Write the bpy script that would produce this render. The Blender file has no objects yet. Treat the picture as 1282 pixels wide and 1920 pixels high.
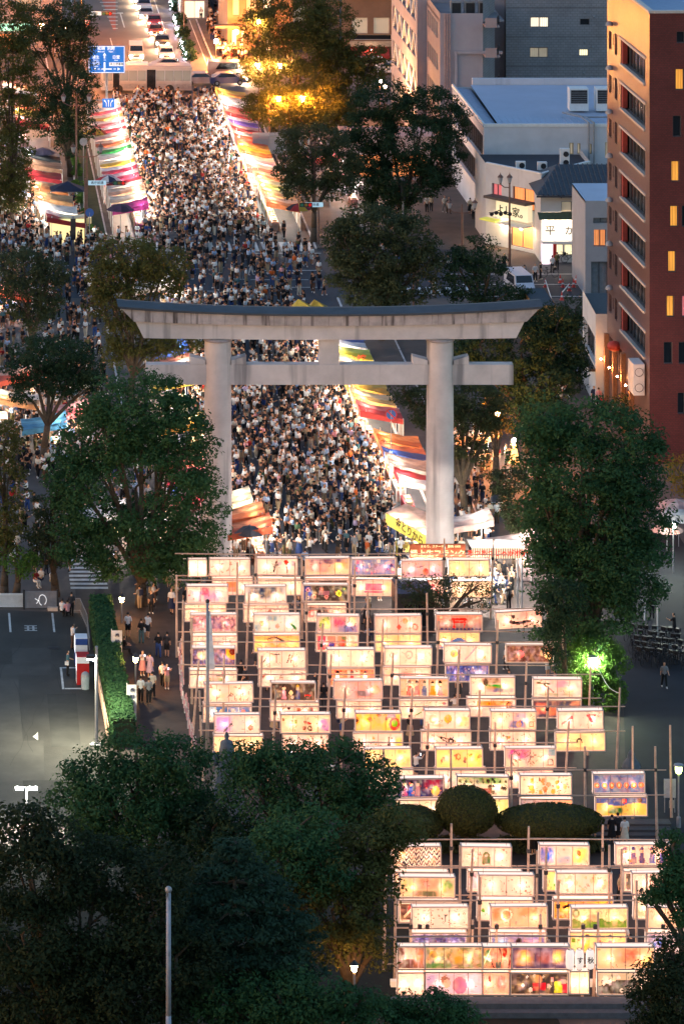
import bpy, math, random
import numpy as np
from mathutils import Vector, Matrix
random.seed(7); rng = np.random.default_rng(7)
SC = bpy.context.scene; COL = SC.collection
R = math.radians
# ---------------------------------------------------------------- camera
CX, H, F = -29.7, 89.0, 8500.0           # camera x, height (m), focal length in photo pixels
cam = bpy.data.cameras.new('camera'); camo = bpy.data.objects.new('camera', cam); COL.objects.link(camo)
camo.location = (CX, 0, H); camo.rotation_euler = (R(90), 0, 0)
cam.sensor_fit = 'HORIZONTAL'; cam.sensor_width = 36; cam.lens = F/1282*36
cam.shift_x = (641+170)/1282; cam.shift_y = -(960+1300)/1282      # view-camera shift: the photo keeps its verticals upright
cam.clip_start = 1; cam.clip_end = 5000
SC.camera = camo
# ---------------------------------------------------------------- world, afterglow, exposure
W = bpy.data.worlds.new('World'); SC.world = W; W.use_nodes = True
_n = W.node_tree.nodes; _l = W.node_tree.links
_bg = _n['Background']; _sky = _n.new('ShaderNodeTexSky'); _sky.sky_type = 'NISHITA'; _sky.sun_disc = False
_sky.sun_elevation = R(1.5); _sky.sun_rotation = R(-100); _sky.altitude = 100; _sky.air_density = 1.0; _sky.dust_density = 1.2; _sky.ozone_density = 2.2
_l.new(_sky.outputs[0], _bg.inputs[0]); _bg.inputs[1].default_value = 0.15
_s = bpy.data.lights.new('sun', 'SUN'); _s.energy = 0.022; _s.angle = R(30); _s.color = (1, .62, .5)
_so = bpy.data.objects.new('sun', _s); COL.objects.link(_so)
_so.rotation_euler = Vector((1, .18, -.20)).to_track_quat('-Z', 'Y').to_euler()
SC.view_settings.view_transform = 'Standard'; SC.view_settings.look = 'None'
SC.view_settings.exposure = 2.85; SC.view_settings.gamma = 1
SC.render.engine = 'CYCLES'
cy = SC.cycles
cy.use_denoising = True; cy.max_bounces = 5; cy.diffuse_bounces = 3; cy.glossy_bounces = 2; cy.transmission_bounces = 3
cy.transparent_max_bounces = 6; cy.caustics_reflective = False; cy.caustics_refractive = False
cy.sample_clamp_indirect = 4; cy.use_light_tree = True
LANT_E, STALL_E = .052, 58.0
# ---------------------------------------------------------------- helpers
def gp(px, py, z=0.0):
    """world point at height z seen at photo pixel (px, py)"""
    D = F*(H-z)/(py+1300.0)
    return ((px+170.0)*D/F+CX, D)
def sc(D): return F/D
def zat(py, D): return H-(py+1300.0)*D/F
def xat(px, D): return (px+170.0)*D/F+CX
def lin(h):
    if not isinstance(h, str): return tuple(h)[:3]
    v = [int(h[i:i+2], 16)/255 for i in (0, 2, 4)]
    return tuple(c/12.92 if c <= .04045 else ((c+.055)/1.055)**2.4 for c in v)
_M = {}
def mat(name, col, rough=.75, metal=0, var=.25, scale=3.0, bump=0.0, bscale=20., streak=None, spec=.4):
    if name in _M: return _M[name]
    m = bpy.data.materials.new(name); m.use_nodes = True; nt = m.node_tree; N = nt.nodes; L = nt.links
    b = N['Principled BSDF']; c = lin(col)
    b.inputs['Roughness'].default_value = rough; b.inputs['Metallic'].default_value = metal
    b.inputs['Specular IOR Level'].default_value = spec
    tc = N.new('ShaderNodeTexCoord')
    if var > 0:
        nz = N.new('ShaderNodeTexNoise'); nz.inputs['Scale'].default_value = scale; nz.inputs['Detail'].default_value = 6
        nz.inputs['Roughness'].default_value = .65
        L.new(tc.outputs['Object'], nz.inputs['Vector'])
        r = N.new('ShaderNodeValToRGB'); r.color_ramp.elements[0].position = .3; r.color_ramp.elements[1].position = .72
        r.color_ramp.elements[0].color = (*[x*(1-var) for x in c], 1); r.color_ramp.elements[1].color = (*[min(1, x*(1+var*.7)) for x in c], 1)
        L.new(nz.outputs[0], r.inputs[0]); out = r.outputs[0]
        if streak:
            mp = N.new('ShaderNodeMapping'); mp.inputs['Scale'].default_value = streak[0]
            L.new(tc.outputs['Object'], mp.inputs[0])
            n2 = N.new('ShaderNodeTexNoise'); n2.inputs['Scale'].default_value = 1; n2.inputs['Detail'].default_value = 5
            L.new(mp.outputs[0], n2.inputs['Vector'])
            r2 = N.new('ShaderNodeValToRGB'); r2.color_ramp.elements[0].position = streak[2]; r2.color_ramp.elements[1].position = streak[2]+.14
            L.new(n2.outputs[0], r2.inputs[0])
            mx = N.new('ShaderNodeMix'); mx.data_type = 'RGBA'; L.new(r2.outputs[0], mx.inputs[0]); L.new(out, mx.inputs[6])
            mx.inputs[7].default_value = (*lin(streak[1]), 1); out = mx.outputs[2]
        L.new(out, b.inputs['Base Color'])
    else: b.inputs['Base Color'].default_value = (*c, 1)
    if bump:
        nb = N.new('ShaderNodeTexNoise'); nb.inputs['Scale'].default_value = bscale; nb.inputs['Detail'].default_value = 4
        L.new(tc.outputs['Object'], nb.inputs['Vector'])
        bm = N.new('ShaderNodeBump'); bm.inputs['Strength'].default_value = bump; bm.inputs['Distance'].default_value = .05
        L.new(nb.outputs[0], bm.inputs['Height']); L.new(bm.outputs[0], b.inputs['Normal'])
    _M[name] = m; return m
def emit(name, col, s, base=None, raw=False):
    if name in _M: return _M[name]
    m = bpy.data.materials.new(name); m.use_nodes = True; b = m.node_tree.nodes['Principled BSDF']
    c = lin(col); b.inputs['Base Color'].default_value = (*(lin(base) if base else c), 1)
    b.inputs['Emission Color'].default_value = (*c, 1); b.inputs['Emission Strength'].default_value = s if raw else s*(4.0 if s > 10 else .20)
    b.inputs['Roughness'].default_value = .6; _M[name] = m; return m
def attr_mat(name, attr='art', emission=0.0, rough=.8, transl=0.0):
    if name in _M: return _M[name]
    m = bpy.data.materials.new(name); m.use_nodes = True; N = m.node_tree.nodes; L = m.node_tree.links
    b = N['Principled BSDF']; a = N.new('ShaderNodeAttribute'); a.attribute_name = attr
    L.new(a.outputs['Color'], b.inputs['Base Color']); b.inputs['Roughness'].default_value = rough; b.inputs['Specular IOR Level'].default_value = .2
    if emission:
        dk = N.new('ShaderNodeMix'); dk.data_type = 'RGBA'; dk.blend_type = 'MULTIPLY'; dk.inputs[0].default_value = 1; dk.inputs[7].default_value = (.46,.41,.40,1)
        L.new(a.outputs['Color'], dk.inputs[6]); L.new(dk.outputs[2], b.inputs['Base Color'])
        tn = N.new('ShaderNodeMix'); tn.data_type = 'RGBA'; tn.blend_type = 'MULTIPLY'; tn.inputs[0].default_value = 1
        L.new(a.outputs['Color'], tn.inputs[6]); tn.inputs[7].default_value = (1, .84, .82, 1)
        L.new(tn.outputs[2], b.inputs['Emission Color']); b.inputs['Emission Strength'].default_value = emission
    _M[name] = m
    if transl:
        t = N.new('ShaderNodeBsdfTranslucent'); L.new(a.outputs['Color'], t.inputs[0])
        x = N.new('ShaderNodeMixShader'); x.inputs[0].default_value = transl
        L.new(b.outputs[0], x.inputs[1]); L.new(t.outputs[0], x.inputs[2]); L.new(x.outputs[0], N['Material Output'].inputs[0])
    return m
def curtain(m, scale=9.0, lo=.45):
    nt = m.node_tree; N = nt.nodes; L = nt.links; b = N['Principled BSDF']; tc = N.new('ShaderNodeTexCoord'); w = N.new('ShaderNodeTexWave'); w.inputs['Scale'].default_value = scale*.16; w.inputs['Distortion'].default_value = 1.2; w.inputs['Detail'].default_value = 2
    nz = N.new('ShaderNodeTexNoise'); nz.inputs['Scale'].default_value = .9; L.new(tc.outputs['Object'], nz.inputs['Vector']); L.new(tc.outputs['Object'], w.inputs['Vector'])
    ad = N.new('ShaderNodeMath'); ad.operation = 'MULTIPLY'; L.new(w.outputs['Fac'], ad.inputs[0]); L.new(nz.outputs[0], ad.inputs[1])
    mr = N.new('ShaderNodeMapRange'); mr.inputs['To Min'].default_value = b.inputs['Emission Strength'].default_value*lo; mr.inputs['To Max'].default_value = b.inputs['Emission Strength'].default_value*1.5; mr.inputs['From Max'].default_value = .6
    L.new(ad.outputs[0], mr.inputs[0]); L.new(mr.outputs[0], b.inputs['Emission Strength']); return m
class MB:
    def __init__(s): s.v = []; s.f = []; s.m = []
    def quad(s, a, b, c, d, mi=0):
        k = len(s.v); s.v += [tuple(a), tuple(b), tuple(c), tuple(d)]; s.f.append((k, k+1, k+2, k+3)); s.m.append(mi); return s
    def poly(s, pts, mi=0):
        k = len(s.v); s.v += [tuple(p) for p in pts]; s.f.append(tuple(range(k, k+len(pts)))); s.m.append(mi); return s
    def box(s, x0, x1, y0, y1, z0, z1, mi=0, rot=None):
        P = [(x0,y0,z0),(x1,y0,z0),(x1,y1,z0),(x0,y1,z0),(x0,y0,z1),(x1,y0,z1),(x1,y1,z1),(x0,y1,z1)]
        if rot: P = [tuple(rot @ Vector(p)) for p in P]
        k = len(s.v); s.v += P
        for q in ((0,3,2,1),(4,5,6,7),(0,1,5,4),(1,2,6,5),(2,3,7,6),(3,0,4,7)):
            s.f.append(tuple(k+i for i in q)); s.m.append(mi)
        return s
    def tube(s, a, b, r0, r1=None, n=8, mi=0, cap=True):
        a = Vector(a); b = Vector(b); r1 = r0 if r1 is None else r1
        d = (b-a).normalized(); u = d.orthogonal().normalized(); w = d.cross(u); k = len(s.v)
        for p, r in ((a, r0), (b, r1)):
            for i in range(n):
                t = 2*math.pi*i/n; q = p+(u*math.cos(t)+w*math.sin(t))*r; s.v.append(tuple(q))
        for i in range(n):
            j = (i+1) % n; s.f.append((k+i, k+j, k+n+j, k+n+i)); s.m.append(mi)
        if cap:
            s.f.append(tuple(k+i for i in reversed(range(n)))); s.m.append(mi)
            s.f.append(tuple(k+n+i for i in range(n))); s.m.append(mi)
        return s
    def path(s, pts, r, n=6, mi=0):
        for i in range(len(pts)-1):
            ra = r[i] if isinstance(r, (list, tuple)) else r; rb = r[i+1] if isinstance(r, (list, tuple)) else r
            s.tube(pts[i], pts[i+1], ra, rb, n, mi)
        return s
    def lathe(s, prof, n=12, c=(0,0,0), mi=0):
        k = len(s.v)
        for r, z in prof:
            for i in range(n):
                t = 2*math.pi*i/n; s.v.append((c[0]+r*math.cos(t), c[1]+r*math.sin(t), c[2]+z))
        for j in range(len(prof)-1):
            for i in range(n):
                i2 = (i+1) % n; s.f.append((k+j*n+i, k+j*n+i2, k+(j+1)*n+i2, k+(j+1)*n+i)); s.m.append(mi)
        return s
    def ball(s, c, r, n=8, mi=0, sz=1.0):
        prof = [(max(.001, r*math.sin(math.pi*i/n)), -r*sz*math.cos(math.pi*i/n)) for i in range(n+1)]
        return s.lathe(prof, max(8, n), c, mi)
    def mesh(s, name, mats):
        me = bpy.data.meshes.new(name); me.from_pydata(s.v, [], s.f)
        for m in mats: me.materials.append(m)
        if len(mats) > 1: me.polygons.foreach_set('material_index', s.m)
        me.update(); return me
    def build(s, name, m, parent=None, smooth=False, loc=None):
        mats = m if isinstance(m, (list, tuple)) else [m]
        me = s.mesh(name, mats)
        if smooth: me.polygons.foreach_set('use_smooth', [True]*len(me.polygons))
        o = bpy.data.objects.new(name, me); COL.objects.link(o)
        if parent: o.parent = parent
        if loc: o.location = loc
        return o
def tag(o, label=None, cat=None, group=None, kind=None):
    if label: o['label'] = label
    if cat: o['category'] = cat
    if group: o['group'] = group
    if kind: o['kind'] = kind
    return o
def thing(name, label, cat, loc=(0,0,0), rz=0, group=None):
    o = bpy.data.objects.new(name, None); COL.objects.link(o); o.location = loc; o.rotation_euler = (0,0,rz)
    o.empty_display_size = .3
    return tag(o, label, cat, group)
def struct(name, mb, m):
    return tag(mb.build(name, m), kind='structure')
def copy_tree(o, parent=None):
    c = o.copy(); COL.objects.link(c); c.parent = parent
    for ch in o.children: copy_tree(ch, c)
    return c
def text(name, s, size, m, parent, loc, rot=(R(90),0,0), depth=.01, sx=1.0):
    cu = bpy.data.curves.new(name, 'FONT'); cu.body = s; cu.size = size; cu.align_x = 'CENTER'; cu.align_y = 'CENTER'
    cu.extrude = depth; cu.resolution_u = 2; cu.offset = size*.012
    o = bpy.data.objects.new(name, cu); COL.objects.link(o)
    dg = bpy.context.evaluated_depsgraph_get(); me = bpy.data.meshes.new_from_object(o.evaluated_get(dg))
    bpy.data.objects.remove(o); me.materials.clear(); me.materials.append(m)
    o = bpy.data.objects.new(name, me); COL.objects.link(o); o.parent = parent; o.location = loc; o.rotation_euler = rot; o.scale = (sx,1,1)
    return o
def np_mesh(name, V, Fq, m, parent=None, cols=None, attr='art'):
    """mesh from numpy verts and quads (n,4) with an optional per-face colour"""
    me = bpy.data.meshes.new(name); n = len(Fq); k = Fq.shape[1]
    me.vertices.add(len(V)); me.vertices.foreach_set('co', V.astype(np.float32).ravel())
    me.loops.add(n*k); me.loops.foreach_set('vertex_index', Fq.astype(np.int32).ravel())
    me.polygons.add(n); me.polygons.foreach_set('loop_start', np.arange(0, n*k, k, dtype=np.int32))
    me.update(calc_edges=True); me.materials.append(m)
    if cols is not None:
        a = me.attributes.new(attr, 'FLOAT_COLOR', 'FACE')
        c = np.ones((n, 4), np.float32); c[:, :3] = cols; a.data.foreach_set('color', c.ravel())
    o = bpy.data.objects.new(name, me); COL.objects.link(o)
    if parent: o.parent = parent
    return o
# ---------------------------------------------------------------- shared materials
ASPH = mat('asphalt', (.045,.048,.06), .8, var=.35, scale=.35, bump=.3, bscale=25)
ASPH2 = mat('old_asphalt', (.052,.050,.046), .75, var=.45, scale=.16, bump=.3, bscale=25)
PAVE = mat('paving', (.12,.092,.08), .8, var=.3, scale=.5, bump=.2)
PATH = mat('path_paving', (.062,.047,.043), .85, var=.4, scale=.6)
PAINT = mat('road_paint', (.62,.62,.60), .7, var=.35, scale=1.5)
REDP = mat('red_road_paint', (.42,.10,.06), .8, var=.3)
CONC = mat('concrete', (.64,.58,.56), .85, var=.18, scale=.5, bump=.15, bscale=6, streak=((.9,.9,.07),(.27,.25,.25),.55))
CONCS = mat('stained_concrete', (.50,.43,.41), .88, var=.3, scale=1.2, streak=((3.2,3.2,.22),(.10,.08,.075),.53))
COPPER = mat('roof_copper', (.06,.066,.08), .6, var=.3, scale=.8)
BAMBOO = mat('bamboo', (.64,.44,.33), .55, var=.35, scale=2)
WOODW = mat('pale_wood', (.72,.58,.47), .6, var=.15, scale=4)
DARKM = mat('dark_metal', (.04,.04,.045), .5, .3, var=.2)
GREYM = mat('grey_metal', (.30,.31,.33), .5, .2, var=.2)
WHITEM = mat('white_paint', (.74,.74,.74), .55, var=.1)
BARK = mat('bark', (.09,.065,.045), .9, var=.4, scale=4, bump=.5, bscale=8)
GLASSD = mat('dark_glass', (.012,.015,.02), .12, var=0, spec=.8)
RUBBER = mat('rubber', (.02,.02,.02), .8, var=.1)
REDM = mat('red_paint', (.5,.03,.03), .5, var=.1)
BULB = emit('bulb_warm', 'fff0de', STALL_E)
BULBW = emit('bulb_white', 'fff6ea', STALL_E)
# ================================================================ ground and roads
def sheet(name, pts, z, m):
    b = MB(); b.poly([(x, y, z) for x, y in pts]); return struct(name, b, m)
sheet('ground', [(-900,60),(900,60),(900,2400),(-900,2400)], 0, PAVE)
sheet('main_road', [(-8.4,322),(8.6,322),(8.6,503.9),(-8.4,503.9)], .008, ASPH)
sheet('cross_road', [(-80,407),(8.6,407),(8.6,434),(-80,434)], .012, ASPH)
sheet('cross_road', [(8.6,407),(80,407),(80,428),(8.6,428)], .012, ASPH)
sheet('far_cross_road', [(-90,504),(90,504),(90,529),(-90,529)], .008, mat('lamplit_asphalt', (.15,.11,.095), .7, var=.3, scale=.2))  # asphalt lightened and tinted to hold the orange lamplight
sheet('upper_road', [(-9.2,529),(5.6,529),(7.5,760),(-13,760)], .008, _M['lamplit_asphalt'])
sheet('parking_lot', [(-60,266),gp(150,1545),gp(262,1500),gp(186,1395),gp(166,1150),(-60,314)], .008, ASPH2)
sheet('shrine_path', [(-18.2,236),(20.5,236),(20.5,320),(-18.2,320)], .006, PATH)
sheet('plaza', [gp(1225,1640),(70,gp(1225,1640)[1]),(70,330),(20.5,330),gp(1150,1180),gp(1168,1300),gp(1172,1420)], .010, mat('dark_paving', (.014,.0155,.022), .85, var=.35, scale=.5))
sheet('planting_ground', [(-90,150),(4.0,150),(4.0,235.4),(-1.0,250),(-6,258),(-11,262),(-90,262)], .012, mat('leaf_litter', (.018,.017,.010), .95, var=.5, scale=1.5))
# kerbs and raised pavements
def slab(name, x0, x1, y0, y1, h=.13, m=PAVE):
    b = MB(); b.box(x0, x1, y0, y1, .001, h); b.box(x0-.15, x0, y0, y1, .001, h+.01, 1); b.box(x1, x1+.15, y0, y1, .001, h+.01, 1)
    return struct(name, b, [m, CONC])
slab('pavement', -12.8, -10.9, 434.3, 503.6, .13, mat('planting', (.03,.05,.015), .9, var=.5, scale=2)); slab('pavement', 8.8, 14, 428.3, 503.6); slab('pavement', 8.8, 12.0, 324, 406.7)
slab('pavement', -12.4, -8.6, 324, 406.7); slab('pavement', 6.2, 13, 529.5, 700); slab('pavement', -20, -13.6, 529.5, 700)
def mark(name, rects, z, m=PAINT):
    b = MB()
    for x0, x1, y0, y1 in rects: b.quad((x0,y0,z),(x1,y0,z),(x1,y1,z),(x0,y1,z))
    return struct(name, b, m)
for i in range(20):                                            # crosswalk bars where the crowd street meets the junction
    x = -8.2+i*.85; mark('crosswalk_marking', [(x, x+.45, 427.2, 431.4)], .018)
for i in range(10): mark('crosswalk_marking', [(12.6+i*.9, 13.05+i*.9, 408.5, 411.6)], .018)
for i in range(9): mark('crosswalk_marking', [(-18.5, -15.9, 314.6+i*1.0, 315.1+i*1.0)], .018)
mark('road_marking', [(-6,9,426.2,426.4),(2.5,8.4,418.6,418.8),(1.5,6.8,414.6,414.75),(2.9,8,411.4,411.55),(-7,-2,409.8,409.95),(-7.4,-1.6,419.3,419.45)], .018)
mark('road_marking', [(3.9,4.05,y,y+3) for y in range(326,405,7)], .018)
mark('road_marking', [(20,34,417,417.2),(20,34,412.6,412.8),(20,34,407.6,407.8)], .02)
mark('road_marking', [(-9.0,-8.85,530,700),(1.7,1.82,530,700),(-5.3,-5.18,530,552),(5.2,5.32,530,700)], .018)
b = MB()
for i in range(14):                                            # hatched red zone tapering towards the camera
    w0 = i*.16; w1 = w0+.16; y = 558+i*3.2
    b.quad((-4.6-w0*.3,y,.014),(-4.3+w0*.9,y,.014),(-4.3+w1*.9,y+3.2,.014),(-4.6-w1*.3,y+3.2,.014))
struct('red_road_zone', b, REDP)
mark('road_marking', [(-4.6-.1*i, -4.3+.14*i+.3, 559+i*3.0, 559.6+i*3.0) for i in range(14)], .02)
mark('road_marking', [(-3.2,-3.05,560,572),(-3.5,-2.75,571,572)], .02)
# parking bays: two bay lines, symbol, arrow fragment, bay box by the machines
p0 = gp(17,1150); p1 = gp(98,1150); q0 = gp(17,1186)
mark('parking_marking', [(p0[0]-.07,p0[0]+.07,q0[1],p0[1])], .018); mark('parking_marking', [(p1[0]-.07,p1[0]+.07,q0[1],p1[1])], .018)
s0 = gp(58,1183)
mark('parking_marking', [(s0[0]-.42,s0[0]+.42,s0[1]-.05+k*.45,s0[1]+.1+k*.45) for k in (0,1.2,2.4)]+[(s0[0]-.25,s0[0]-.1,s0[1],s0[1]+1.0),(s0[0]+.1,s0[0]+.25,s0[1]+.1,s0[1]+1.0)], .018)
a0 = gp(67,1380)
b = MB(); b.poly([(a0[0]-.2,a0[1]-.2,.018),(a0[0]+.12,a0[1]-.9,.018),(a0[0]+.15,a0[1]+.7,.018),(a0[0]+.02,a0[1]+.2,.018)]); struct('parking_marking', b, PAINT)
c0 = gp(118,1293); c1 = gp(152,1293); c2 = gp(118,1252)
mark('parking_marking', [(c0[0]-.05,c0[0]+.09,c0[1],c2[1]),(c0[0]+.12,c1[0],c0[1],c0[1]+.25),(c0[0]+.12,c1[0],c2[1]-.2,c2[1])], .018)
# repaired patches, cracks and a drain on the parking lot
PATCH = mat('asphalt_patch', (.040,.040,.038), .85, var=.3, scale=.8); PATCH2 = mat('worn_asphalt', (.062,.060,.056), .8, var=.3, scale=.5)
rg_ = random.Random(9)
for i,(px,py,w,h) in enumerate(((60,1240,2.2,5),(120,1350,1.6,9),(30,1430,3,7),(140,1430,1.2,4),(15,1330,1.4,16),(90,1500,2.5,6))):
    x,y = gp(px,py); b = MB(); z = .0095+i*.0008; w *= .6; h *= .6; b.poly([(x-w,y-h,z),(x+w*.9,y-h*1.02,z),(x+w,y+h,z),(x-w*.95,y+h*.97,z)]); struct('asphalt_patch', b, PATCH if i%2 else PATCH2)
for i in range(7):
    x,y = gp(rg_.uniform(10,165),rg_.uniform(1200,1470)); b = MB(); dx = rg_.uniform(-.35,.35)
    for q in range(9): nx = x+dx+rg_.uniform(-.2,.2); ny = y-1.6; b.quad((x,y,.016),(x+.035,y,.016),(nx+.035,ny,.016),(nx,ny,.016)); x,y = nx,ny
    struct('asphalt_crack', b, PATCH)
x,y = gp(100,1215); b = MB(); b.box(x-.35,x+.35,y-.35,y+.35,.009,.02); struct('manhole_cover', b, DARKM)
for px,py in ((30,490),(520,520),(560,545),(480,485),(60,620)):
    x,y = gp(px,py); b = MB(); b.poly([(x+.4*math.cos(a),y+.4*math.sin(a),.022) for a in np.linspace(0,6.28,17)[:-1]]); struct('manhole_cover', b, DARKM)
# stone ledge in front of the lower lantern field and steps at the right
b = MB(); x0 = gp(735,1900)[0]; x1 = x0+40
b.box(x0, x1, 236.2, 237.2, .002, .55); b.box(x0, x1, 235.6, 236.15, .002, .30)
struct('stone_ledge', b, mat('ledge_stone', (.09,.105,.13), .8, var=.25))
for i in range(4):
    b = MB(); x, y = gp(985, 1582-i*7); b.box(x, x+8.5, y, y+.9, .002, .12+i*.12); struct('stone_step', b, mat('step_stone', (.06,.06,.068), .85))
b = MB(); b.poly([(26,310,.012),(60,296,.012),(60,330,.012),(26,330,.012)]); struct('side_road', b, mat('lit_road', (.10,.09,.088), .8, var=.2))
mark('road_marking', [(27,40,321,321.25)], .018)
# ================================================================ the concrete torii
TY = 321.0
t = thing('torii_gate', 'huge pale concrete shrine gate with dark curved top beam, standing over the crowd', 'torii gate', (0,TY,0))
for x in (-7.86, 7.86):
    b = MB(); n = 32
    b.lathe([(1.0,0),(.99,4),(.96,10),(.94,15.8),(.94,16.05)], n, (x,0,0)); b.build('column', CONC, t, True)
    b = MB(); b.lathe([(.955,15.82),(1.02,15.84),(1.02,16.02),(.955,16.03)], n, (x,0,0)); b.build('shade_ring', mat('ring_shading',(.38,.33,.33)), t, True)  # darker ring paints the shading at the column top
    for s in (-1, 1):                                  # wedges on the tie beam beside each column
        b = MB(); xa = x+s*.92; xb = x+s*1.98
        P = [(xa,14.22,),(xb,14.22),(xb,14.78),(xa,14.50)] if s > 0 else [(xb,14.22),(xa,14.22),(xa,14.50),(xb,14.78)]
        P = [(xa,14.22),(xb,14.22),(xb,14.80),(xa,14.52)]
        if s < 0: P = P[::-1]
        f = [(q[0],-.5,q[1]) for q in P]; g = [(q[0],.5,q[1]) for q in P]
        b.poly(f); b.poly(g[::-1])
        for i in range(4): j = (i+1)%4; b.quad(f[j], f[i], g[i], g[j])
        b.build('wedge', CONC, t)
b = MB(); b.box(-12.95, 13.0, -.46, .46, 12.78, 14.2); b.build('tie_beam', CONC, t)
b = MB(); b.box(-.70, .70, -.40, .40, 14.2, 16.05); b.build('centre_strut', CONC, t)
def curved(z0f, z1f, xe0, xe1, y, n=48):
    """beam with curved lower and upper edge; xe0 half length at the bottom, xe1 at the top"""
    b = MB(); pr = []
    for i in range(n+1):
        u = -1+2*i/n; c = abs(u)**2.2
        pr.append((u*xe0, z0f(c), u*xe1, z1f(c)))
    for i in range(n):
        a = pr[i]; d = pr[i+1]
        b.quad((a[0],-y,a[1]),(d[0],-y,d[1]),(d[2],-y,d[3]),(a[2],-y,a[3])); b.quad((d[0],y,d[1]),(a[0],y,a[1]),(a[2],y,a[3]),(d[2],y,d[3]))
        b.quad((a[2],-y,a[3]),(d[2],-y,d[3]),(d[2],y,d[3]),(a[2],y,a[3])); b.quad((a[0],y,a[1]),(d[0],y,d[1]),(d[0],-y,d[1]),(a[0],-y,a[1]))
    a = pr[0]; b.quad((a[0],y,a[1]),(a[0],-y,a[1]),(a[2],-y,a[3]),(a[2],y,a[3]))
    a = pr[-1]; b.quad((a[0],-y,a[1]),(a[0],y,a[1]),(a[2],y,a[3]),(a[2],-y,a[3]))
    return b
curved(lambda c: 16.05+.12*c, lambda c: 17.08+.30*c, 13.15, 13.75, .85).build('lower_lintel', CONC, t)
curved(lambda c: 17.08+.31*c, lambda c: 17.80+.52*c, 13.85, 14.75, 1.1).build('upper_lintel', CONCS, t)
b = curved(lambda c: 17.80+.52*c, lambda c: 17.94+.56*c, 14.8, 15.0, 1.25)
n = 48; k = []
for i in range(n+1):
    u = -1+2*i/n; c = abs(u)**2.2; k.append((u*15.0, 17.94+.56*c, 18.16+.56*c))
for i in range(n):
    a = k[i]; d = k[i+1]
    b.quad((a[0],-1.15,a[1]+.001),(d[0],-1.15,d[1]+.001),(d[0],0,d[2]),(a[0],0,a[2])); b.quad((d[0],1.15,d[1]),(a[0],1.15,a[1]),(a[0],0,a[2]),(d[0],0,d[2]))
b.build('curved_roof', COPPER, t)
# ================================================================ buildings
class Plane:
    """vertical facade through p0 -> p1 (left to right seen from outside)"""
    def __init__(s, p0, p1):
        s.p0 = Vector((p0[0], p0[1], 0)); s.p1 = Vector((p1[0], p1[1], 0)); d = s.p1-s.p0; s.w = d.length; s.u = d/s.w; s.n = Vector((s.u.y, -s.u.x, 0))
    def uz(s, px, py):
        d = Vector(((px+170)/F, 1, 0)); o = Vector((CX, 0, 0))
        k = (s.p0-o).dot(s.n)/d.dot(s.n); P = o+d*k
        return (P-s.p0).dot(s.u), H-(py+1300)*P.y/F
    def pt(s, u, z, d=0): q = s.p0+s.u*u-s.n*d; return (q.x, q.y, z)      # d: depth behind the face
    def hole(s, x0, y0, x1, y1, kind):
        a = s.uz(x0, (y0+y1)/2)[0]; b = s.uz(x1, (y0+y1)/2)[0]; z1 = s.uz((x0+x1)/2, y0)[1]; z0 = s.uz((x0+x1)/2, y1)[1]
        return (max(.02,a), min(s.w-.02,b), z0, z1, kind)
    def quadf(s, b, u0, u1, z0, z1, d=0, mi=0):
        b.quad(s.pt(u0,z0,d), s.pt(u1,z0,d), s.pt(u1,z1,d), s.pt(u0,z1,d), mi)
    def boxf(s, b, u0, u1, z0, z1, d0, d1, mi=0):
        P = [s.pt(u0,z0,d0),s.pt(u1,z0,d0),s.pt(u1,z0,d1),s.pt(u0,z0,d1),s.pt(u0,z1,d0),s.pt(u1,z1,d0),s.pt(u1,z1,d1),s.pt(u0,z1,d1)]
        k = len(b.v); b.v += P
        for q in ((0,3,2,1),(4,5,6,7),(0,1,5,4),(1,2,6,5),(2,3,7,6),(3,0,4,7)): b.f.append(tuple(k+i for i in q)); b.m.append(mi)
LITW = emit('lit_window_warm', 'f0a040', .62); LITY = emit('lit_window_pale', 'fff0c0', .8); LITO = emit('lit_window_orange', 'ff9a5a', .55)
LITC = emit('lit_window_cream', 'ffe8c8', .9); DIMW = emit('dim_window', 'b8a890', .35); PINKW = emit('pink_blind', 'd06a70', .5)
for m_ in (LITW,LITY,LITO,LITC,DIMW): curtain(m_)
FRAME = mat('window_frame', (.10,.10,.11), .5, var=.1)
FRAMEL = mat('window_frame_light', (.5,.47,.44), .5, var=.1)
PANES = {'dark': GLASSD, 'warm': LITW, 'pale': LITY, 'orange': LITO, 'cream': LITC, 'dim': DIMW, 'pink': PINKW, 'shutter': mat('shutter',(.25,.26,.28),.6), 'redwall': mat('red_recess',(.30,.05,.04),.8)}
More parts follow.
